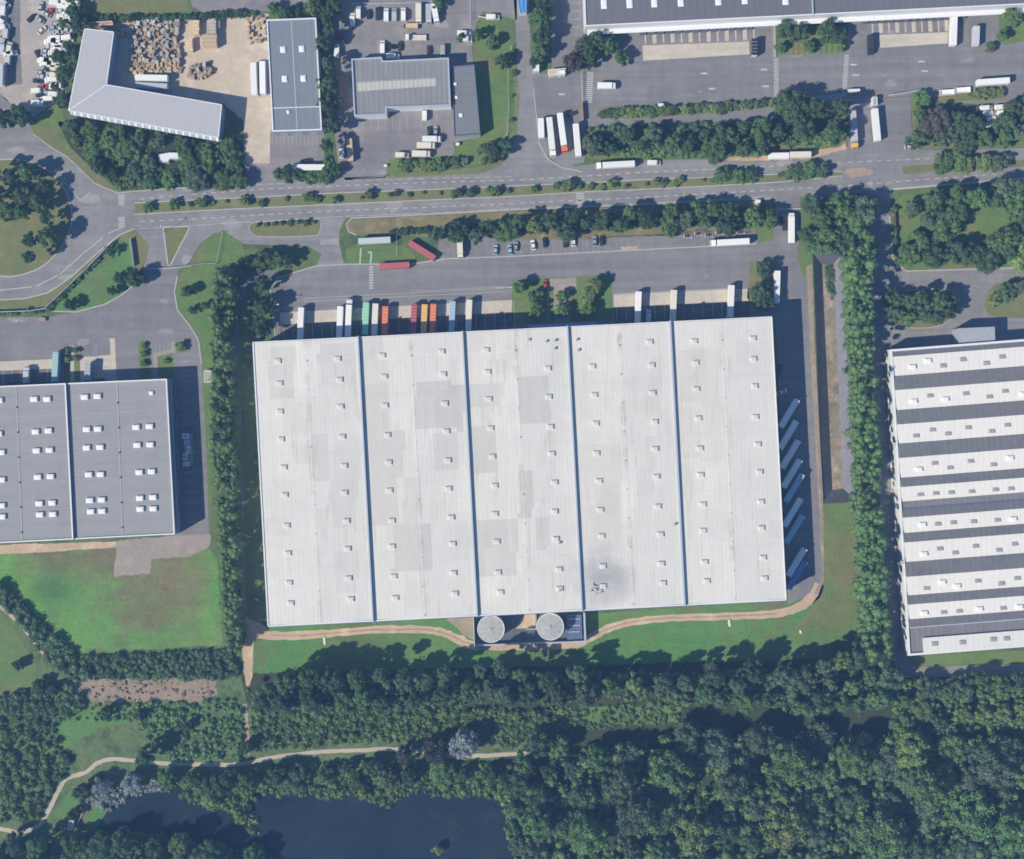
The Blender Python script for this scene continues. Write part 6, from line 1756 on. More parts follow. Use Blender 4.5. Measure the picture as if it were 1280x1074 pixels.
# single trees
SINGLES = [
 (674, 22, 4.6, 11, 'leaf_mid', 'mid green tree, uppermost in the strip beside the side road'), (678, 44, 4.4, 11, 'leaf_dark', 'dark tree, second from top in the strip beside the side road'), (675, 66, 4.0, 9, 'leaf_mid', 'mid green tree, third from top in the strip beside the side road'), (668, 78, 2.8, 6, 'leaf_dark', 'small dark tree beside the white kiosk'), (680, 4, 3.8, 9, 'leaf_dark', 'dark tree cut by the north edge beside the side road'),
 (733, 56, 4.6, 10, 'leaf_dark', 'dark tree below the corner of the long warehouse'), (748, 52, 4.6, 10, 'leaf_dark', 'dark tree right of another below the long warehouse corner'), (762, 56, 4.2, 9, 'leaf_mid', 'mid green tree by the car bays of the long warehouse'), (776, 72, 3.6, 7, 'leaf_mid', 'small green tree at the east end of the car bays'),
 (719, 76, 5.0, 9, 'leaf_purple', 'purple-leaved tree beside the tan gatehouse'), (738, 74, 4.0, 9, 'leaf_dark', 'dark tree right of the purple one'),
 (1172, 150, 6.4, 11, 'leaf_purple', 'purple-leaved tree east of the yard entrance'), (1158, 160, 4.4, 8, 'leaf_purple', 'smaller purple-leaved tree left of the large one'),
 (981, 36, 4.4, 9, 'leaf_dark', 'dark tree at the west end of the green bed'), (1000, 40, 4.2, 9, 'leaf_dark', 'dark tree second from west in the green bed'), (1034, 38, 5.2, 10, 'leaf_dark', 'large dark tree at the east of the green bed'), (1048, 44, 4.0, 8, 'leaf_dark', 'dark tree right of the large one in the green bed'), (1012, 58, 2.8, 5, 'leaf_mid', 'small green tree at the foot of the green bed'), (976, 60, 2.6, 5, 'leaf_mid', 'small green tree by the west crossing'), (1052, 58, 2.4, 5, 'leaf_yellow', 'small yellow-green tree by the east crossing'),
 (1266, 20, 4.6, 8, 'leaf_mid', 'mid green tree right of the eastern docks'), (1254, 44, 3.0, 6, 'leaf_mid', 'small tree below the one right of the docks'),
 (581, 930, 7.2, 14, 'leaf_silver', 'silvery tree beside the broken footpath'), (545, 940, 6.4, 13, 'leaf_brown', 'brownish bare-looking tree left of the silvery one'), (505, 945, 4.2, 9, 'leaf_brown', 'small brownish tree over the footpath end'),
 (183, 944, 4.8, 13, 'leaf_dark', 'lone dark tree standing on the footpath bend'), (165, 978, 5.0, 8, 'leaf_silver', 'silvery tree at the head of the pond'), (128, 985, 4.8, 8, 'leaf_silver', 'silvery tree left of another at the pond head'), (102, 990, 4.4, 9, 'leaf_dark', 'dark tree between the footpath and the pond tip'), (92, 1018, 2.8, 6, 'leaf_dark', 'small dark tree above the little pond hut'),
 (307, 935, 3.6, 8, 'leaf_dark', 'dark tree at the foot of the reddish trail'), (660, 962, 4.4, 8, 'leaf_purple', 'dark purple tree at the pond east shore'), (470, 960, 3.6, 7, 'leaf_yellow', 'yellow-green tree on the pond north shore'), (455, 992, 3.2, 5, 'leaf_yellow', 'yellow-green tree leaning over the pond'), (262, 1000, 4.6, 6, 'leaf_yellow', 'yellow-green tree at the pond narrows'), (300, 1020, 3.6, 5, 'leaf_yellow', 'pale yellow-green tree at the pond narrows, lower of two'), (250, 980, 4.4, 7, 'leaf_mid', 'mid green tree between the pond arms'),
 (547, 1062, 2.4, 4, 'leaf_yellow', 'pale bush-like tree standing in the pond'), 
 (330, 326, 5.0, 9, 'leaf_mid', 'mid green tree left of its pair by the gravel track'), (352, 326, 4.8, 9, 'leaf_mid', 'mid green tree right of its pair by the gravel track'), (309, 328, 3.8, 8, 'leaf_dark', 'dark tree at the hedgerow head'), (328, 356, 3.6, 10, 'leaf_dark', 'dark tree beside the yard north-west corner'), (330, 384, 4.6, 11, 'leaf_dark', 'dark tree between the gravel track and docks, upper of two'), (326, 408, 4.4, 11, 'leaf_dark', 'dark tree between the gravel track and docks, lower of two'),
 (168, 348, 4.4, 9, 'leaf_dark', 'dark tree with pale top by the gate of the grey warehouse yard'), (150, 348, 3.0, 6, 'leaf_dark', 'dark tree left of the gate tree'), (140, 364, 2.4, 5, 'leaf_dark', 'small dark tree on the bright lawn edge'), (88, 381, 2.8, 6, 'leaf_dark', 'lone dark tree at the lawn west tip'), (140, 315, 2.2, 5, 'leaf_dark', 'small dark tree at the top of the bright lawn'),
 (234, 364, 2.8, 6, 'leaf_dark', 'dark tree on the strip right of the yard bend'), (240, 388, 2.0, 4, 'leaf_dark', 'small dark tree below another on the strip'), (256, 382, 2.0, 4, 'leaf_mid', 'small green tree near the hedgerow on the strip'),
 (650, 358, 3.4, 7, 'leaf_mid', 'green tree at the west corner of the entrance garden'), (744, 356, 3.8, 7, 'leaf_yellow', 'yellow-green tree at the east corner of the entrance garden'), (736, 370, 3.8, 6, 'leaf_yellow', 'yellow-green tree inside the entrance garden east bed'), (668, 372, 3.8, 6, 'leaf_mid', 'green tree inside the entrance garden west bed'), (670, 388, 3.4, 6, 'leaf_mid', 'green tree by the warehouse wall in the west bed'), (734, 388, 3.4, 6, 'leaf_mid', 'green tree by the warehouse wall in the east bed'), (702, 370, 3.0, 5, 'leaf_mid', 'green tree between the two garden paths, upper'), (702, 388, 3.4, 5.5, 'leaf_mid', 'green tree between the two garden paths, lower'),
 (955, 338, 3.8, 8, 'leaf_dark', 'dark tree left of the corner trailer, upper'), (951, 366, 5.4, 10, 'leaf_dark', 'large dark tree left of the corner trailer, lower'), (958, 378, 4.0, 9, 'leaf_dark', 'dark tree tucked against the warehouse corner'),
 (612, 190, 5.2, 8, 'leaf_dark', 'dark tree at the annex grass south end'), (630, 184, 3.8, 7, 'leaf_dark', 'dark tree beside the side road bend'), (598, 42, 2.6, 6, 'leaf_dark', 'dark tree at the fence corner by the side road'), (628, 76, 3.4, 7, 'leaf_dark', 'dark tree on the annex grass'), (615, 52, 3.2, 6, 'leaf_mid', 'green tree at the top of the annex grass'),
 (548, 4, 3.2, 6, 'leaf_dark', 'dark tree above the workshop yard top row'), (576, 47, 2.2, 4, 'leaf_mid', 'small green tree by the upper fence van'),
 (22, 832, 2.6, 5, 'leaf_dark', 'dark tree on the western grass field edge'), (48, 858, 3.2, 6, 'leaf_dark', 'dark tree below the western grass field'), (66, 862, 2.8, 5, 'leaf_dark', 'dark tree right of another below the western field'), (133, 890, 3.0, 6, 'leaf_dark', 'round dark tree in the grass clearing'), (176, 895, 2.4, 5, 'leaf_dark', 'small dark tree right of the grass clearing'), (235, 908, 2.4, 5, 'leaf_dark', 'small dark tree in the scrub middle'),
 (1238, 60, 2.4, 4, 'leaf_mid', 'small green tree by the docks walkway'), (25, 145, 5.0, 10, 'leaf_dark', 'dark tree over the north edge of the ring road'), (5, 148, 5.0, 10, 'leaf_dark', 'dark tree at the western frame edge above the ring road')]
for x, y, r, h, m, lab in SINGLES: tree(x, y, r, h, m, lab)

# shrubs along the roads
def shrubs(pts, mats, phrase, group, rr=(1.3, 2.2), hh=(1.6, 3.2), side='west'):
    pts = sorted(pts, key=(lambda p: p[0]) if side == 'west' else (lambda p: p[1]))
    for i, p in enumerate(pts):
        m = tr.choices([a for a, _ in mats], [b for _, b in mats])[0]
        q = p[2] if len(p) > 2 else tr.uniform(*rr)
        tree(p[0], p[1], q, q * tr.uniform(1.15, 1.5), m, f'{COLW[m]} shrub, {ordw(i + 1)} from {side} {phrase}', group, 'shrub')
MS = (('leaf_mid', 4), ('leaf_dark', 1), ('leaf_yellow', 3), ('leaf_grey', 1))
def reserve_y(x): return float(np.interp(x, [168, 320, 540, 650, 800, 970, 1053], [261, 253, 243.5, 239, 231, 223, 217.5]))
res = []
x = 184
while x < 985:
    res.append((x, reserve_y(x) - 1.5 + tr.uniform(-3, 2.5), tr.choice((.9, 1.2, 1.5, 1.8, 2.5)) * (1.25 if 660 < x < 740 else 1)))
    x += tr.choice((5, 7, 10, 18, 28)) * tr.uniform(.8, 1.2)
shrubs(res, MS, 'in the central reserve', 'shrubs in the central reserve')
shrubs([(905, 219, 4.2), (922, 220, 3.8), (938, 219, 3.6), (993, 216, 4.2), (1010, 214, 4.6), (1028, 214, 3.6)], (('leaf_mid', 1), ('leaf_dark', 1)), 'among the large reserve shrubs before the gap', 'large shrubs in the central reserve')
shrubs([(1180, 205, 5.0), (1196, 202, 5.0), (1208, 207, 4.2), (1230, 204, 4.6), (1246, 205, 4.2), (1256, 201, 3.4)], (('leaf_mid', 2), ('leaf_grey', 1), ('leaf_yellow', 1)), 'in the reserve east of the entrance', 'large shrubs in the eastern reserve')
shrubs([(x, float(np.interp(x, [750, 850, 965], [142, 138, 129])) + tr.uniform(-1.5, 1.5)) for x in list(range(752, 845, 9)) + list(range(856, 965, 9))], MS, 'in the long yard island', 'shrubs in the long yard island', (1.9, 2.9), (2, 4))
shrubs([(1222, 118, 2.6), (1231, 117, 2.8), (1240, 117, 2.6), (1250, 116, 2.6), (1216, 120, 2.0)], (('leaf_yellow', 2), ('leaf_mid', 2)), 'beside the low open trailers', 'shrubs beside the low open trailers')
shrubs([(500 + 10 * k, 207 - k * .6 + tr.uniform(-2, 2)) for k in range(9)] + [(505, 212), (530, 211), (552, 208)], MS, 'below the long cream truck', 'shrubs at the foot of the workshop yard', (1.8, 2.8))
shrubs([(x, float(np.interp(x, [100, 160, 240, 320], [22, 23, 21, 17])) + tr.uniform(-1, 1)) for x in range(100, 322, 9)], (('leaf_dark', 3), ('leaf_mid', 2)), 'of hedge north of the timber yard', 'hedge shrubs north of the timber yard', (1.5, 2.3))
shrubs([(490 + 8.5 * k, 291 - .5 * k) for k in range(6)], (('leaf_dark', 1),), 'behind the slanted red container', 'clipped shrubs behind the red container', (1.5, 1.9))
shrubs([(322 + 10 * k, 281 - k * .5 + tr.uniform(-1, 1)) for k in range(8)], (('leaf_yellow', 1), ('leaf_mid', 1)), 'on the long grass island', 'shrubs on the long grass island', (.9, 1.6))
shrubs([(83, 440), (83, 450), (95, 438), (95, 448), (180, 432), (180, 442), (226, 433, 2.4), (206, 452), (179, 454)], (('leaf_mid', 1), ('leaf_yellow', 1)), 'in the beds before the grey warehouse', 'shrubs before the grey warehouse', (1.2, 1.8))
shrubs([(1117, 262), (1118, 275), (1117, 288), (1119, 302), (1124, 328, 2.6)], (('leaf_mid', 1), ('leaf_red', .6)), 'along the brown fence', 'shrubs along the brown fence', (1.3, 2), side='north')
shrubs([(x, y) for x, y in ((652, 60), (655, 100), (654, 150))] and [(641, 66), (643, 92), (640, 120), (640, 150)], (('leaf_mid', 1),), 'on the verge of the side road', 'verge shrubs by the side road', (1.0, 1.6), side='north')

# the two long hedgerows: each one continuous living thing
def belt(name, poly, d, rr, h, per, leaf, mat, seed, label, cat, kind=None):
    g = random.Random(seed)
    pts = sprinkle(poly, d, seed, 30000)
    lobes = []
    for x, y in pts:
        if g.random() < .08: continue
        r = g.uniform(*rr) * g.choice((.65, .85, 1, 1, 1.3))
        z = g.uniform(h * .45, h) - r
        p = P(x, y, z * .8)
        lobes.append((p.x, p.y, max(r * .3, z), r))
        for f in (.58, .22): lobes.append((p.x + g.uniform(-1, 1), p.y + g.uniform(-1, 1), max(r * .3, z * f), r * 1.05))
    o = bpy.data.objects.new(name, cloud_mesh(name, lobes, per, leaf, seed, mat))
    col.objects.link(o)
    return tag(o, label, cat, None, kind)
w = belt('hedgerow', [(272, 336), (296, 340), (290, 372), (288, 430), (292, 520), (297, 640), (299, 770), (304, 812), (282, 812), (280, 700), (266, 560), (266, 400)], 5.2, (1.3, 2.6), 17, 42, .52, 'leaf_dark', 51, 'long dark hedgerow between the grey warehouse and the gravel track', 'hedge')
w.data.materials[0] = MATS['leaf_mid']
belt('hedgerow', [(1060, 308), (1080, 306), (1086, 330), (1090, 450), (1096, 560), (1102, 700), (1112, 830), (1082, 828), (1074, 700), (1070, 560), (1063, 430)], 5.2, (1.3, 2.6), 19, 42, .52, 'leaf_mid', 53, 'long green hedgerow between the lagoon and the shaded private road', 'hedge')
# uncountable growth
def scrubgrowth(poly, n, rr, hz, per, leaf, mat, seed, label, name='undergrowth', lift=None):
    g = random.Random(seed)
    xs = [p[0] for p in poly]; ys = [p[1] for p in poly]
    lobes = []
    while len(lobes) < n:
        x, y = g.uniform(min(xs), max(xs)), g.uniform(min(ys), max(ys))
        if not inside(poly, x, y) or keep_clear(x, y): continue
        r = g.uniform(*rr) * g.choice((.6, .8, 1, 1.2))
        p = P(x, y, 0)
        lobes.append((p.x, p.y, r * hz if lift is None else g.uniform(*lift), r))
    o = bpy.data.objects.new(name, cloud_mesh(name, lobes, per, leaf, seed, mat))
    col.objects.link(o)
    return tag(o, label, 'undergrowth', None, 'stuff')
scrubgrowth([(100, 820), (290, 812), (300, 845), (262, 848), (120, 848)], 560, (.8, 1.7), .6, 18, .62, 'leaf_dark', 61, 'dense dark thicket below the field')
scrubgrowth([(0, 728), (14, 738), (60, 786), (100, 820), (120, 848), (92, 850), (58, 822), (20, 768), (0, 752)], 330, (1.0, 2.0), .9, 18, .7, 'leaf_dark', 62, 'dark diagonal hedge growth along the field')
scrubgrowth([(110, 852), (268, 850), (268, 876), (120, 876)], 90, (.3, .7), .2, 14, .5, 'leaf_red', 63, 'reddish brown dead growth in the scrub')
scrubgrowth([(80, 882), (300, 874), (308, 930), (300, 950), (190, 945), (170, 900), (90, 900)], 480, (.6, 1.6), .45, 16, .62, 'leaf_mid', 64, 'green bushes in the middle of the scrub')
scrubgrowth([(0, 880), (60, 876), (76, 930), (92, 960), (66, 985), (50, 1025), (0, 1028)], 430, (.7, 1.9), .7, 18, .7, 'leaf_mid', 65, 'green thicket west of the footpath')
scrubgrowth([(0, 868), (90, 852), (110, 880), (80, 900), (40, 890), (0, 890)], 240, (1.0, 1.9), .8, 18, .7, 'leaf_dark', 66, 'dark bushes at the foot of the western field')
scrubgrowth([(314, 884), (480, 886), (640, 884), (700, 896), (660, 928), (610, 932), (520, 926), (420, 930), (316, 940)], 1150, (.9, 1.9), .6, 18, .68, 'leaf_mid', 67, 'green bramble belt between the wood and the footpath')
scrubgrowth([(200, 966), (330, 962), (450, 950), (640, 956), (640, 975), (560, 970), (450, 975), (330, 975), (200, 978)], 380, (.9, 1.8), .6, 16, .66, 'leaf_mid', 68, 'green bank growth north of the pond')
scrubgrowth([(312, 858), (420, 838), (760, 838), (1000, 836), (1105, 815), (1114, 880), (1000, 888), (860, 876), (700, 874), (330, 888)], 1450, (1.2, 2.4), 1.4, 16, .8, 'leaf_dark', 69, 'dark understorey filling the wood behind the tank track', lift=(2, 9))
scrubgrowth([(1115, 850), (1290, 838), (1290, 905), (1115, 915)], 620, (1.0, 2.0), .9, 16, .7, 'leaf_mid', 70, 'green understorey south of the striped-roof warehouse', lift=(1.5, 6))
scrubgrowth([(720, 935), (860, 914), (1290, 916), (1290, 1090), (655, 1090), (660, 980)], 1700, (1.2, 3.0), 1.2, 20, .8, 'leaf_mid', 71, 'green understorey of the wood east of the pond', lift=(2, 9.5))
scrubgrowth([(625, 896), (700, 882), (850, 880), (850, 904), (730, 912), (640, 938), (615, 930)], 420, (.5, 1.2), .4, 14, .6, 'leaf_mid', 72, 'bright bramble in the grassy ride')
scrubgrowth([(84, 150), (290, 176), (304, 170), (304, 228), (150, 236), (112, 206)], 700, (.8, 1.8), .6, 16, .66, 'leaf_mid', 73, 'green shrubby growth south of the L-shaped building')
scrubgrowth([(736, 160), (980, 150), (1056, 150), (1056, 178), (960, 194), (745, 198)], 620, (.9, 1.7), .7, 16, .62, 'leaf_dark', 74, 'undergrowth of the bank below the long yard')
scrubgrowth([(745, 190), (900, 184), (1010, 176), (1056, 164), (1054, 176), (960, 194), (745, 198)], 260, (1.0, 1.8), .7, 16, .62, 'leaf_mid', 75, 'paler low growth along the carriageway bank')
scrubgrowth([(548, 284), (760, 268), (962, 258), (964, 282), (800, 286), (552, 298)], 420, (.9, 1.6), .7, 16, .6, 'leaf_dark', 76, 'low growth under the trees above the parking strip')
scrubgrowth([(0, 1050), (200, 1044), (340, 1068), (350, 1090), (0, 1090)], 380, (1.0, 2.0), .8, 16, .7, 'leaf_dark', 77, 'dark growth on the pond south-west bank')
scrubgrowth([(1146, 140), (1290, 130), (1290, 180), (1146, 184)], 420, (.9, 1.7), .6, 16, .62, 'leaf_grey', 78, 'grey-green growth among the stored vans')
scrubgrowth([(1008, 300), (1060, 300), (1060, 311), (1010, 313)], 90, (.9, 1.7), .6, 16, .62, 'leaf_dark', 79, 'dark growth at the head of the lagoon')
scrubgrowth([(200, 972), (330, 972), (450, 972), (560, 968), (640, 970), (655, 1000), (640, 1002), (600, 994), (560, 996), (530, 990), (506, 993), (484, 1010), (460, 1000), (440, 992), (410, 997), (374, 993), (326, 994), (302, 1012), (262, 1010), (238, 1003), (222, 988), (200, 988)], 700, (.9, 1.9), .6, 16, .66, 'leaf_mid', 81, 'overhanging green growth on the pond north bank')
scrubgrowth([(100, 1000), (140, 990), (200, 972), (205, 985), (160, 998), (140, 1012)], 90, (.9, 1.7), .6, 16, .66, 'leaf_silver', 82, 'silvery willow scrub at the pond head')
scrubgrowth([(622, 992), (655, 992), (668, 1040), (664, 1085), (640, 1085), (646, 1060), (634, 1044), (640, 1022), (630, 1008)], 170, (.9, 2.2), .8, 18, .7, 'leaf_mid', 85, 'ragged green bank growth at the pond east shore', lift=(.6, 4))
scrubgrowth([(296, 1010), (312, 1004), (330, 1040), (318, 1046), (300, 1030)], 40, (.6, 1.3), .5, 16, .6, 'leaf_yellow', 83, 'pale reeds between the two pond arms')
scrubgrowth([(58, 386), (74, 370), (142, 303), (147, 304), (80, 372), (62, 390), (0, 394), (0, 390)], 150, (.5, 1.0), .8, 14, .5, 'leaf_dark', 84, 'dark creeper along the pale fence')
scrubgrowth([(1034, 332), (1046, 332), (1047, 360), (1042, 372), (1036, 360)], 70, (.5, 1.0), .3, 14, .5, 'leaf_dark', 80, 'dark weeds on the lagoon floor')
for o in bpy.data.objects:
    if o.name.startswith('undergrowth') and 'lagoon floor' in o.get('label', ''): o.location.z = PIT_Z
# the three hundred largest trees stay single things; the smallest ones between them become one mass
trees = [o for o in bpy.data.objects if o.parent is None and o.get('category') == 'tree' and '_m' in o]
trees.sort(key=lambda o: (o.get('group') is None, max(c.scale.x for c in o.children if c.name.startswith('crown'))))
small = trees[:max(0, len(trees) - 300)]
VS, FS, MI, base, slots = [], [], [], 0, []
for o in small:
    for ch in list(o.children):
        if not ch.name.startswith('crown'):
            bpy.data.objects.remove(ch); continue
        me = ch.data
        v = np.empty(len(me.vertices) * 3, np.float32); me.vertices.foreach_get('co', v); v = v.reshape(-1, 3)
        M = np.array(Matrix.LocRotScale(o.location, o.rotation_euler, None) @ Matrix.LocRotScale(ch.location, None, ch.scale))
        VS.append(v @ M[:3, :3].T + M[:3, 3])
        q = [tuple(base + i for i in p.vertices) for p in me.polygons]
        mname = ch.material_slots[0].material.name
        if mname not in slots: slots.append(mname)
        FS += q; MI += [slots.index(mname)] * len(q)
        base += len(v)
        bpy.data.objects.remove(ch)
    bpy.data.objects.remove(o)
if VS:
    me = bpy.data.meshes.new('thicket')
    me.from_pydata(np.concatenate(VS).tolist(), [], FS)
    for n_ in slots: me.materials.append(MATS[n_])
    me.polygons.foreach_set('material_index', MI); me.update()
    o = bpy.data.objects.new('thicket', me); col.objects.link(o)
    tag(o, 'smaller trees filling the groves between the larger ones', 'thicket', None, 'stuff')
for o in list(bpy.data.objects):
    if '_m' in o: del o['_m']

print('TREES', N_TREES)
# ================================================================== SMALL THINGS
def fence(pts, h, label, mat='galvanised', cat='fence', name='fence', step=2.5, solid=False, rail_w=.06):
    q = [P(*p) for p in pts]
    root = tag(empty(name, q[0]), label, cat)
    pan = MB(); posts = []
    for a, b_ in zip(q[:-1], q[1:]):
        if solid: pan.bar(a + Vector((0, 0, h / 2)), b_ + Vector((0, 0, h / 2)), .14, h)
        else:
            for z in (.35, h * .55, h - .08): pan.bar(a + Vector((0, 0, z)), b_ + Vector((0, 0, z)), rail_w, .07)
            n = max(1, int((b_ - a).length / 1.2))
            for k in range(n): 
                c = a.lerp(b_, (k + .5) / n); pan.bar(c + Vector((0, 0, .1)), c + Vector((0, 0, h - .1)), .03)
    pan.build('panel', mat, root, True)
    pm = None
    L = 0
    for a, b_ in zip(q[:-1], q[1:]):
        n = max(1, int((b_ - a).length / (step * 3)))
        for k in range(n):
            c = a.lerp(b_, k / n)
            if pm is None:
                m2 = MB(); m2.box(-.06, .06, -.06, .06, 0, h + .1); pm = m2.build('post', mat, root); pm.location = c - root.location
            else:
                o = pm.copy(); col.objects.link(o); o.parent = root; o.location = c - root.location
    return root
fence([(-20, 391), (0, 390.5), (40, 389), (58, 386), (66, 378), (76, 369), (110, 336), (144, 301)], 2.2, 'long pale wall fence bending between the ring road and the bright lawn', 'wall_white', 'fence', 'fence', 3, True)
fence([(164, 299), (166, 312), (168.5, 333)], 2.0, 'short white wall beside the access lane', 'wall_white', 'wall', 'wall', 3, True)
fence([(184, 337), (222, 335), (240, 332.5)], 1.6, 'long thin sliding gate across the grey warehouse entrance', 'cap_white', 'gate', 'gate')
fence([(240, 332), (256, 330), (271, 330), (279, 290)], 2.0, 'wire fence on the grass triangle by the hedgerow', 'galvanised')
fence([(640, 58), (635, 80), (636, 130), (634, 168), (626, 180)], 2.0, 'pale fence curving down the annex grass', 'cap_white')
fence([(440, 6), (500, 5), (540, 3), (541, 8)], 2.0, 'pale fence above the workshop yard top row', 'cap_white')
fence([(588, 0), (588, 26), (590, 58)], 2.2, 'tall post fence on the east side of the workshop yard', 'cap_white')
fence([(598, 21), (608, 23), (612, 24)], 1.2, 'low white wall beside the side road van', 'wall_white', 'wall', 'wall', 3, True)
fence([(727, 93), (728, 128)], 1.8, 'white gate rail beside the ladder crossing', 'cap_white', 'gate', 'gate')
fence([(727.5, 129), (729, 152)], 2.4, 'brown boarded fence beside the side road trailers', 'paint_rust', 'fence', 'fence', 3, True)
fence([(1111, 120), (1130, 117), (1150, 113)], 2.0, 'white walled fence right of the checkpoint', 'wall_white', 'fence', 'fence', 3, True, )
fence([(1098, 125), (1138, 122)], 1.6, 'rusty brown fence below the checkpoint', 'paint_rust', 'fence', 'fence')
fence([(1117, 258), (1118, 290), (1119, 325)], 2.0, 'brown fence along the private road', 'fence_brown', 'fence', 'fence', 3, True)
fence([(1084, 307), (1112, 305.5)], 1.3, 'white barrier across the private road', 'cap_white', 'gate', 'gate')
fence([(964, 262.5), (1001, 261)], 1.4, 'white barrier across the yard gate by the carriageway', 'cap_white', 'gate', 'gate')
fence([(480, 221), (440, 225)], 1.5, 'sliding gate at the workshop yard entrance', 'galvanised', 'gate', 'gate')
fence([(306, 206), (336, 207)], 1.5, 'thin gate at the foot of the timber yard drive', 'galvanised', 'gate', 'gate')
fence([(97, 1032), (107, 1008), (116, 985)], 1.2, 'pale railing along the pond tip', 'cap_white')
fence([(496, 293), (496, 306), (496.5, 322)], 2.0, 'thin fence between grass plot and red containers', 'galvanised')
fence([(968, 25), (968.5, 72)], 1.2, 'thin railing west of the green bed by the docks', 'cap_white')
# lamp posts
def lamp(px, py, ang, label):
    root = tag(empty('street_lamp', P(px, py), R(ang)), label, 'street lamp', 'tall lamps at the yard edges')
    MB().cyl((0, 0, 0), (0, 0, 1), .11, 8.0, 8, .06).build('pole', 'galvanised', root)
    MB().bar((0, 0, 7.9), (1.2, 0, 8.1), .08).build('arm', 'galvanised', root)
    m2 = MB(); m2.cbox(.9, 1.7, -.18, .18, 8.0, 8.22, .05); m2.build('lamp_head', 'cap_white', root)
lamp(29, 399, -80, 'tall lamp at the west of the grey warehouse yard')
lamp(348, 383, 0, 'tall lamp at the west end of the white warehouse docks')
lamp(642, 362, 180, 'tall lamp at the entrance garden west edge')
lamp(206, 290, 60, 'tall lamp on the grass triangle')
# trolley racks
rk = []
for k in range(7):
    x = 846 + k * 13.2; y = 294.5 - k * .5 + (1.2 if k % 2 else -1)
    if not rk:
        root = empty('trolley_rack', P(x, y), R(3))
        m2 = MB()
        for sx in (-2, 2):
            for sy in (-.9, .9): m2.box(sx - .06, sx + .06, sy - .06, sy + .06, 0, 2.2)
        for sy in (-.9, .9):
            for z in (1.0, 2.12): m2.bar((-1.93, sy, z), (1.93, sy, z), .09)
        for sx in (-2, -.7, .7, 2): m2.bar((sx, -.84, 2.12), (sx, .84, 2.12), .09)
        m2.build('frame', 'galvanised', root)
        m2 = MB(); m2.box(-1.9, 1.9, -.8, .8, .5, .6); m2.build('shelf', 'timber_grey', root)
        m2 = MB(); m2.box(-1.2, .9, -.6, .6, .602, 1.3); m2.build('load', 'chassis', root)
        rk.append(root); o = root
    else:
        o = copy_tree(rk[0]); o.location = P(x, y)
    tag(o, f'metal trolley rack above the white lorry, {ordw(k + 1)} from the west', 'rack', 'metal racks above the white lorry')
# pallet stacks: one mesh per kind of stack, each stack a thing of its own
def stack_mesh(w_, d_, n, mat, seed):
    g = random.Random(seed); mb = MB()
    for k in range(n):
        z = k * .15; ox, oy = g.uniform(-.05, .05), g.uniform(-.05, .05)
        for s in (-.42, 0, .42): mb.box(ox - w_ / 2, ox + w_ / 2, oy + s * d_ - .06, oy + s * d_ + .06, z, z + .098)
        m_ = 6
        for i in range(m_):
            x = -w_ / 2 + w_ * i / (m_ - .2)
            mb.box(ox + x, ox + x + w_ / m_ * .72, oy - d_ / 2, oy + d_ / 2, z + .1, z + .125)
    me = bpy.data.meshes.new('pallet_stack'); me.from_pydata(mb.v, [], mb.f); me.materials.append(MATS[mat]); me.update()
    return me
PAL = [stack_mesh(1.5, 1.2, n, m_, n) for n, m_ in ((5, 'timber'), (9, 'timber_grey'), (12, 'timber'), (14, 'timber_grey'), (8, 'timber_fresh'), (16, 'timber_grey'), (11, 'timber'))]
pr2 = random.Random(5)
def pallets(poly, d, seed, label, group, pick, big=1.0):
    pts = sprinkle(poly, d, seed)
    for x, y in pts:
        o = bpy.data.objects.new('pallet_stack', PAL[pr2.choice(pick)]); col.objects.link(o)
        p = P(x, y, 1.2); o.location = (p.x, p.y, .03); o.rotation_euler = (0, 0, R(pr2.choice((0, 90, 3, 87)) + pr2.gauss(0, 16)))
        if pr2.random() < .25: o.rotation_euler = (pr2.gauss(0, .25), pr2.gauss(0, .25), o.rotation_euler[2]); o.location.z = .3
        o.scale = (big * pr2.uniform(.8, 1.4), big * pr2.uniform(.8, 1.4), pr2.uniform(.5, 1.2))
        tag(o, label, 'pallet stack', group)
pallets([(160, 28), (222, 26), (224, 72), (222, 78), (168, 78), (161, 70)], 3.9, 1, 'weathered pallet stack in the crowded heap above the two white trailers', 'pallet stacks in the crowded heap', (0, 1, 2, 3, 3, 5, 5, 1))
pallets([(162, 79), (224, 79), (230, 85), (222, 90), (164, 90)], 4.2, 2, 'fresher pale pallet stack on the near edge of the crowded heap', 'pale pallet stacks at the heap edge', (0, 4, 4, 2))
pallets([(237, 84), (262, 80), (268, 88), (256, 98), (236, 98)], 3.6, 3, 'tumbled pallet stack in the loose pile in the sandy yard middle', 'pallets in the loose pile', (0, 2, 6, 5), .9)
pallets([(308, 22), (330, 20), (333, 50), (312, 56)], 5.5, 4, 'pallet stack scattered beside the slate unit roof', 'pallets beside the slate unit', (0, 4, 4, 2), .9)
pallets([(142, 32), (152, 30), (156, 46), (146, 46)], 5.0, 6, 'pallet stack beside the north end of the L-shaped building', 'pallets by the L-shaped building', (1, 2, 3))
def block(x0, y0, x1, y1, h, label, mat):
    c = P((x0 + x1) / 2, (y0 + y1) / 2, h); w_, d_ = abs(x1 - x0) * S, abs(y1 - y0) * S
    root = tag(empty('timber_block', (c.x, c.y, .03)), label, 'timber stack')
    n = max(2, int(h / .6)); 
    for k in range(n):
        m2 = MB(); z0 = k * h / n
        bn = max(2, int(d_ / 1.3))
        for i in range(bn):
            y = -d_ / 2 + d_ * i / bn
            m2.box(-w_ / 2 + rng.uniform(0, .25), w_ / 2 - rng.uniform(0, .25), y + .05, y + d_ / bn - .05, z0, z0 + h / n - .06)
        m2.build('layer', mat, root)
block(241, 25, 249, 43, 3.2, 'tall pale timber stack left of the broad one', 'timber_fresh')
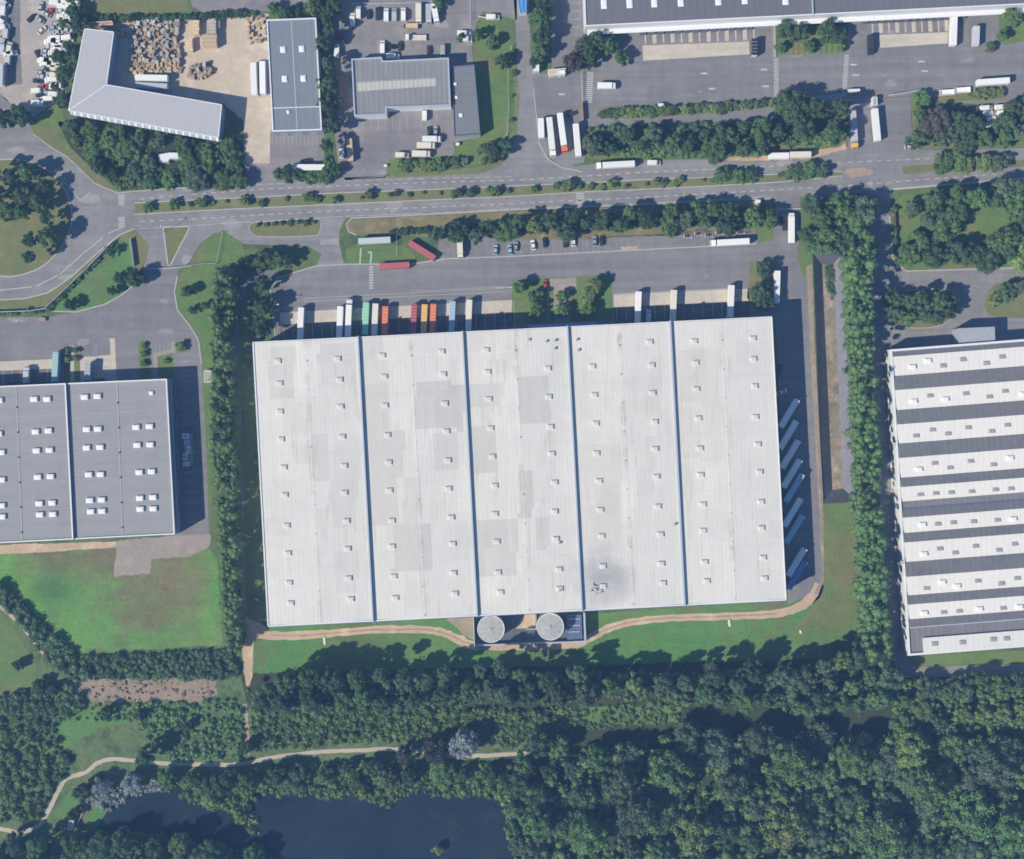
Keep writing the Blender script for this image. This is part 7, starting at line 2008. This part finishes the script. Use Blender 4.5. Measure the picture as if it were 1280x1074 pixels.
block(235, 48, 241, 64, 2.6, 'narrow timber stack at the edge of the heap', 'timber_fresh')
block(258, 25, 270, 42, 3.6, 'broad grey timber stack, upper half of a pair', 'timber_grey')
block(252, 43, 271, 58, 3.4, 'broad pale timber stack, lower half of a pair', 'timber_fresh')
block(270, 25, 275, 35, 2.5, 'small timber stack against the broad one', 'timber_fresh')
# little boxes on the roads and lots
def cabinet(px, py, w_, d_, h_, mat, label, name='utility_box', cat='utility box', ang=3):
    c = P(px, py, h_); root = tag(empty(name, (c.x, c.y, .02), R(ang)), label, cat)
    m2 = MB(); m2.cbox(-w_ / 2, w_ / 2, -d_ / 2, d_ / 2, 0, h_, .06); m2.build('body', mat, root)
    m2 = MB(); m2.box(-w_ / 2 + .1, w_ / 2 - .1, -d_ / 2 - .03, -d_ / 2 - .003, .1, h_ - .15); m2.build('door', 'cladding_grey', root)
cabinet(826, 131.5, 2.4, 1.6, 2.2, 'cap_white', 'white box among the shrubs of the long yard island')
cabinet(53, 399, 2.6, 1.4, 1.2, 'paint_rust', 'rusty skip at the west kerb of the grey warehouse yard', 'skip', 'skip')
cabinet(948, 252, 2.0, 1.6, 2.0, 'cap_white', 'white kiosk half under the trees near the yard gate', 'kiosk', 'kiosk')
cabinet(482, 207, 1.4, 1.0, 1.2, 'cap_white', 'small white box right of the workshop gate')
cabinet(572, 180, 1.6, 1.2, 1.4, 'cap_white', 'small white box by the annex south corner')
cabinet(573, 140, 1.6, 1.6, 1.5, 'paint_green', 'green bin between the workshop and annex', 'bin', 'bin')
cabinet(372, 214, 1.6, .8, 1.2, 'cap_white', 'white box at the slate forecourt entrance')
for k, (a_, b_) in enumerate((((405, 797), (406, 806)), ((911, 775), (912, 783)), ((1000, 788), (1001, 792)))):
    q = P(*a_); root = tag(empty('inspection_ramp', q), ('pale concrete step on the grass south of the first bay', 'pale concrete step on the grass south of the fifth bay', 'pale stone at the lawn below the dirt track')[k], 'concrete step')
    m2 = MB(); m2.bar(q + Vector((0, 0, .12)), P(*b_) + Vector((0, 0, .12)), .8, .24); m2.build('slab', 'cap_white', root, True)
    m2 = MB(); m2.bar(q + Vector((0, 0, .3)), q + Vector((.3, .3, .3)), .5, .12); m2.build('cover', 'galvanised', root, True)
# ================================================================== LIGHT, SKY, CAMERA
HAZE, HAZE_COL = .00023, (.26, .50, 1.0, 1)
SUN_EL, SHADOW_DIR = 40.0, 30.0
d = Vector((math.cos(R(SHADOW_DIR)) * math.cos(R(SUN_EL)), math.sin(R(SHADOW_DIR)) * math.cos(R(SUN_EL)), -math.sin(R(SUN_EL))))
sl = bpy.data.lights.new('sun', 'SUN')
sl.energy = 4.2
sl.angle = R(0.5)
sl.color = (1.0, .91, .74)
so = bpy.data.objects.new('sun', sl)
col.objects.link(so)
so.rotation_euler = d.to_track_quat('-Z', 'Y').to_euler()
so.location = (-150, -100, 300)
w = bpy.data.worlds.new('World')
scene.world = w
w.use_nodes = True
sky = w.node_tree.nodes.new('ShaderNodeTexSky')
sky.sky_type = 'NISHITA'
sky.sun_disc = False
sky.sun_elevation = R(SUN_EL)
sky.sun_rotation = R(240)
sky.air_density = .9
sky.dust_density = 0.0
sky.ozone_density = 5.0
bg = w.node_tree.nodes['Background']
bg.inputs['Strength'].default_value = .085
w.node_tree.links.new(sky.outputs['Color'], bg.inputs['Color'])
# the thin blue air between the ground and the aircraft
hm = bpy.data.materials.new('haze')
hm.use_nodes = True
ht = hm.node_tree
for n in list(ht.nodes):
    if n.type == 'BSDF_PRINCIPLED': ht.nodes.remove(n)
pv = ht.nodes.new('ShaderNodeVolumePrincipled')
pv.inputs['Color'].default_value = HAZE_COL
pv.inputs['Density'].default_value = HAZE
pv.inputs['Anisotropy'].default_value = 0.0
ht.links.new(pv.outputs['Volume'], ht.nodes['Material Output'].inputs['Volume'])
MATS['haze'] = hm
hb = MB(); hb.box(-3100, 3100, -3100, 3100, -6.5, 560)
tag(hb.build('haze', 'haze'), 'thin blue summer haze between the ground and the viewer', 'haze', None, 'stuff')
cam = bpy.data.cameras.new('camera')
cam.sensor_width = 36
cam.lens = 36 / (2 * (640 * S / CAM_H))
cam.clip_start = 1
cam.clip_end = 8000
co = bpy.data.objects.new('camera', cam)
col.objects.link(co)
co.location = (0, 0, CAM_H)
co.rotation_euler = (0, 0, 0)
scene.camera = co
vs = scene.view_settings
scene.display_settings.display_device = 'sRGB'
vs.view_transform = 'Standard'
vs.look = 'None'
vs.exposure = 0.60
vs.gamma = 1
vs.use_curve_mapping = False
scene.render.engine = 'CYCLES'
scene.cycles.max_bounces = 5
scene.cycles.diffuse_bounces = 3
scene.cycles.filter_width = 1.7
scene.cycles.volume_bounces = 0
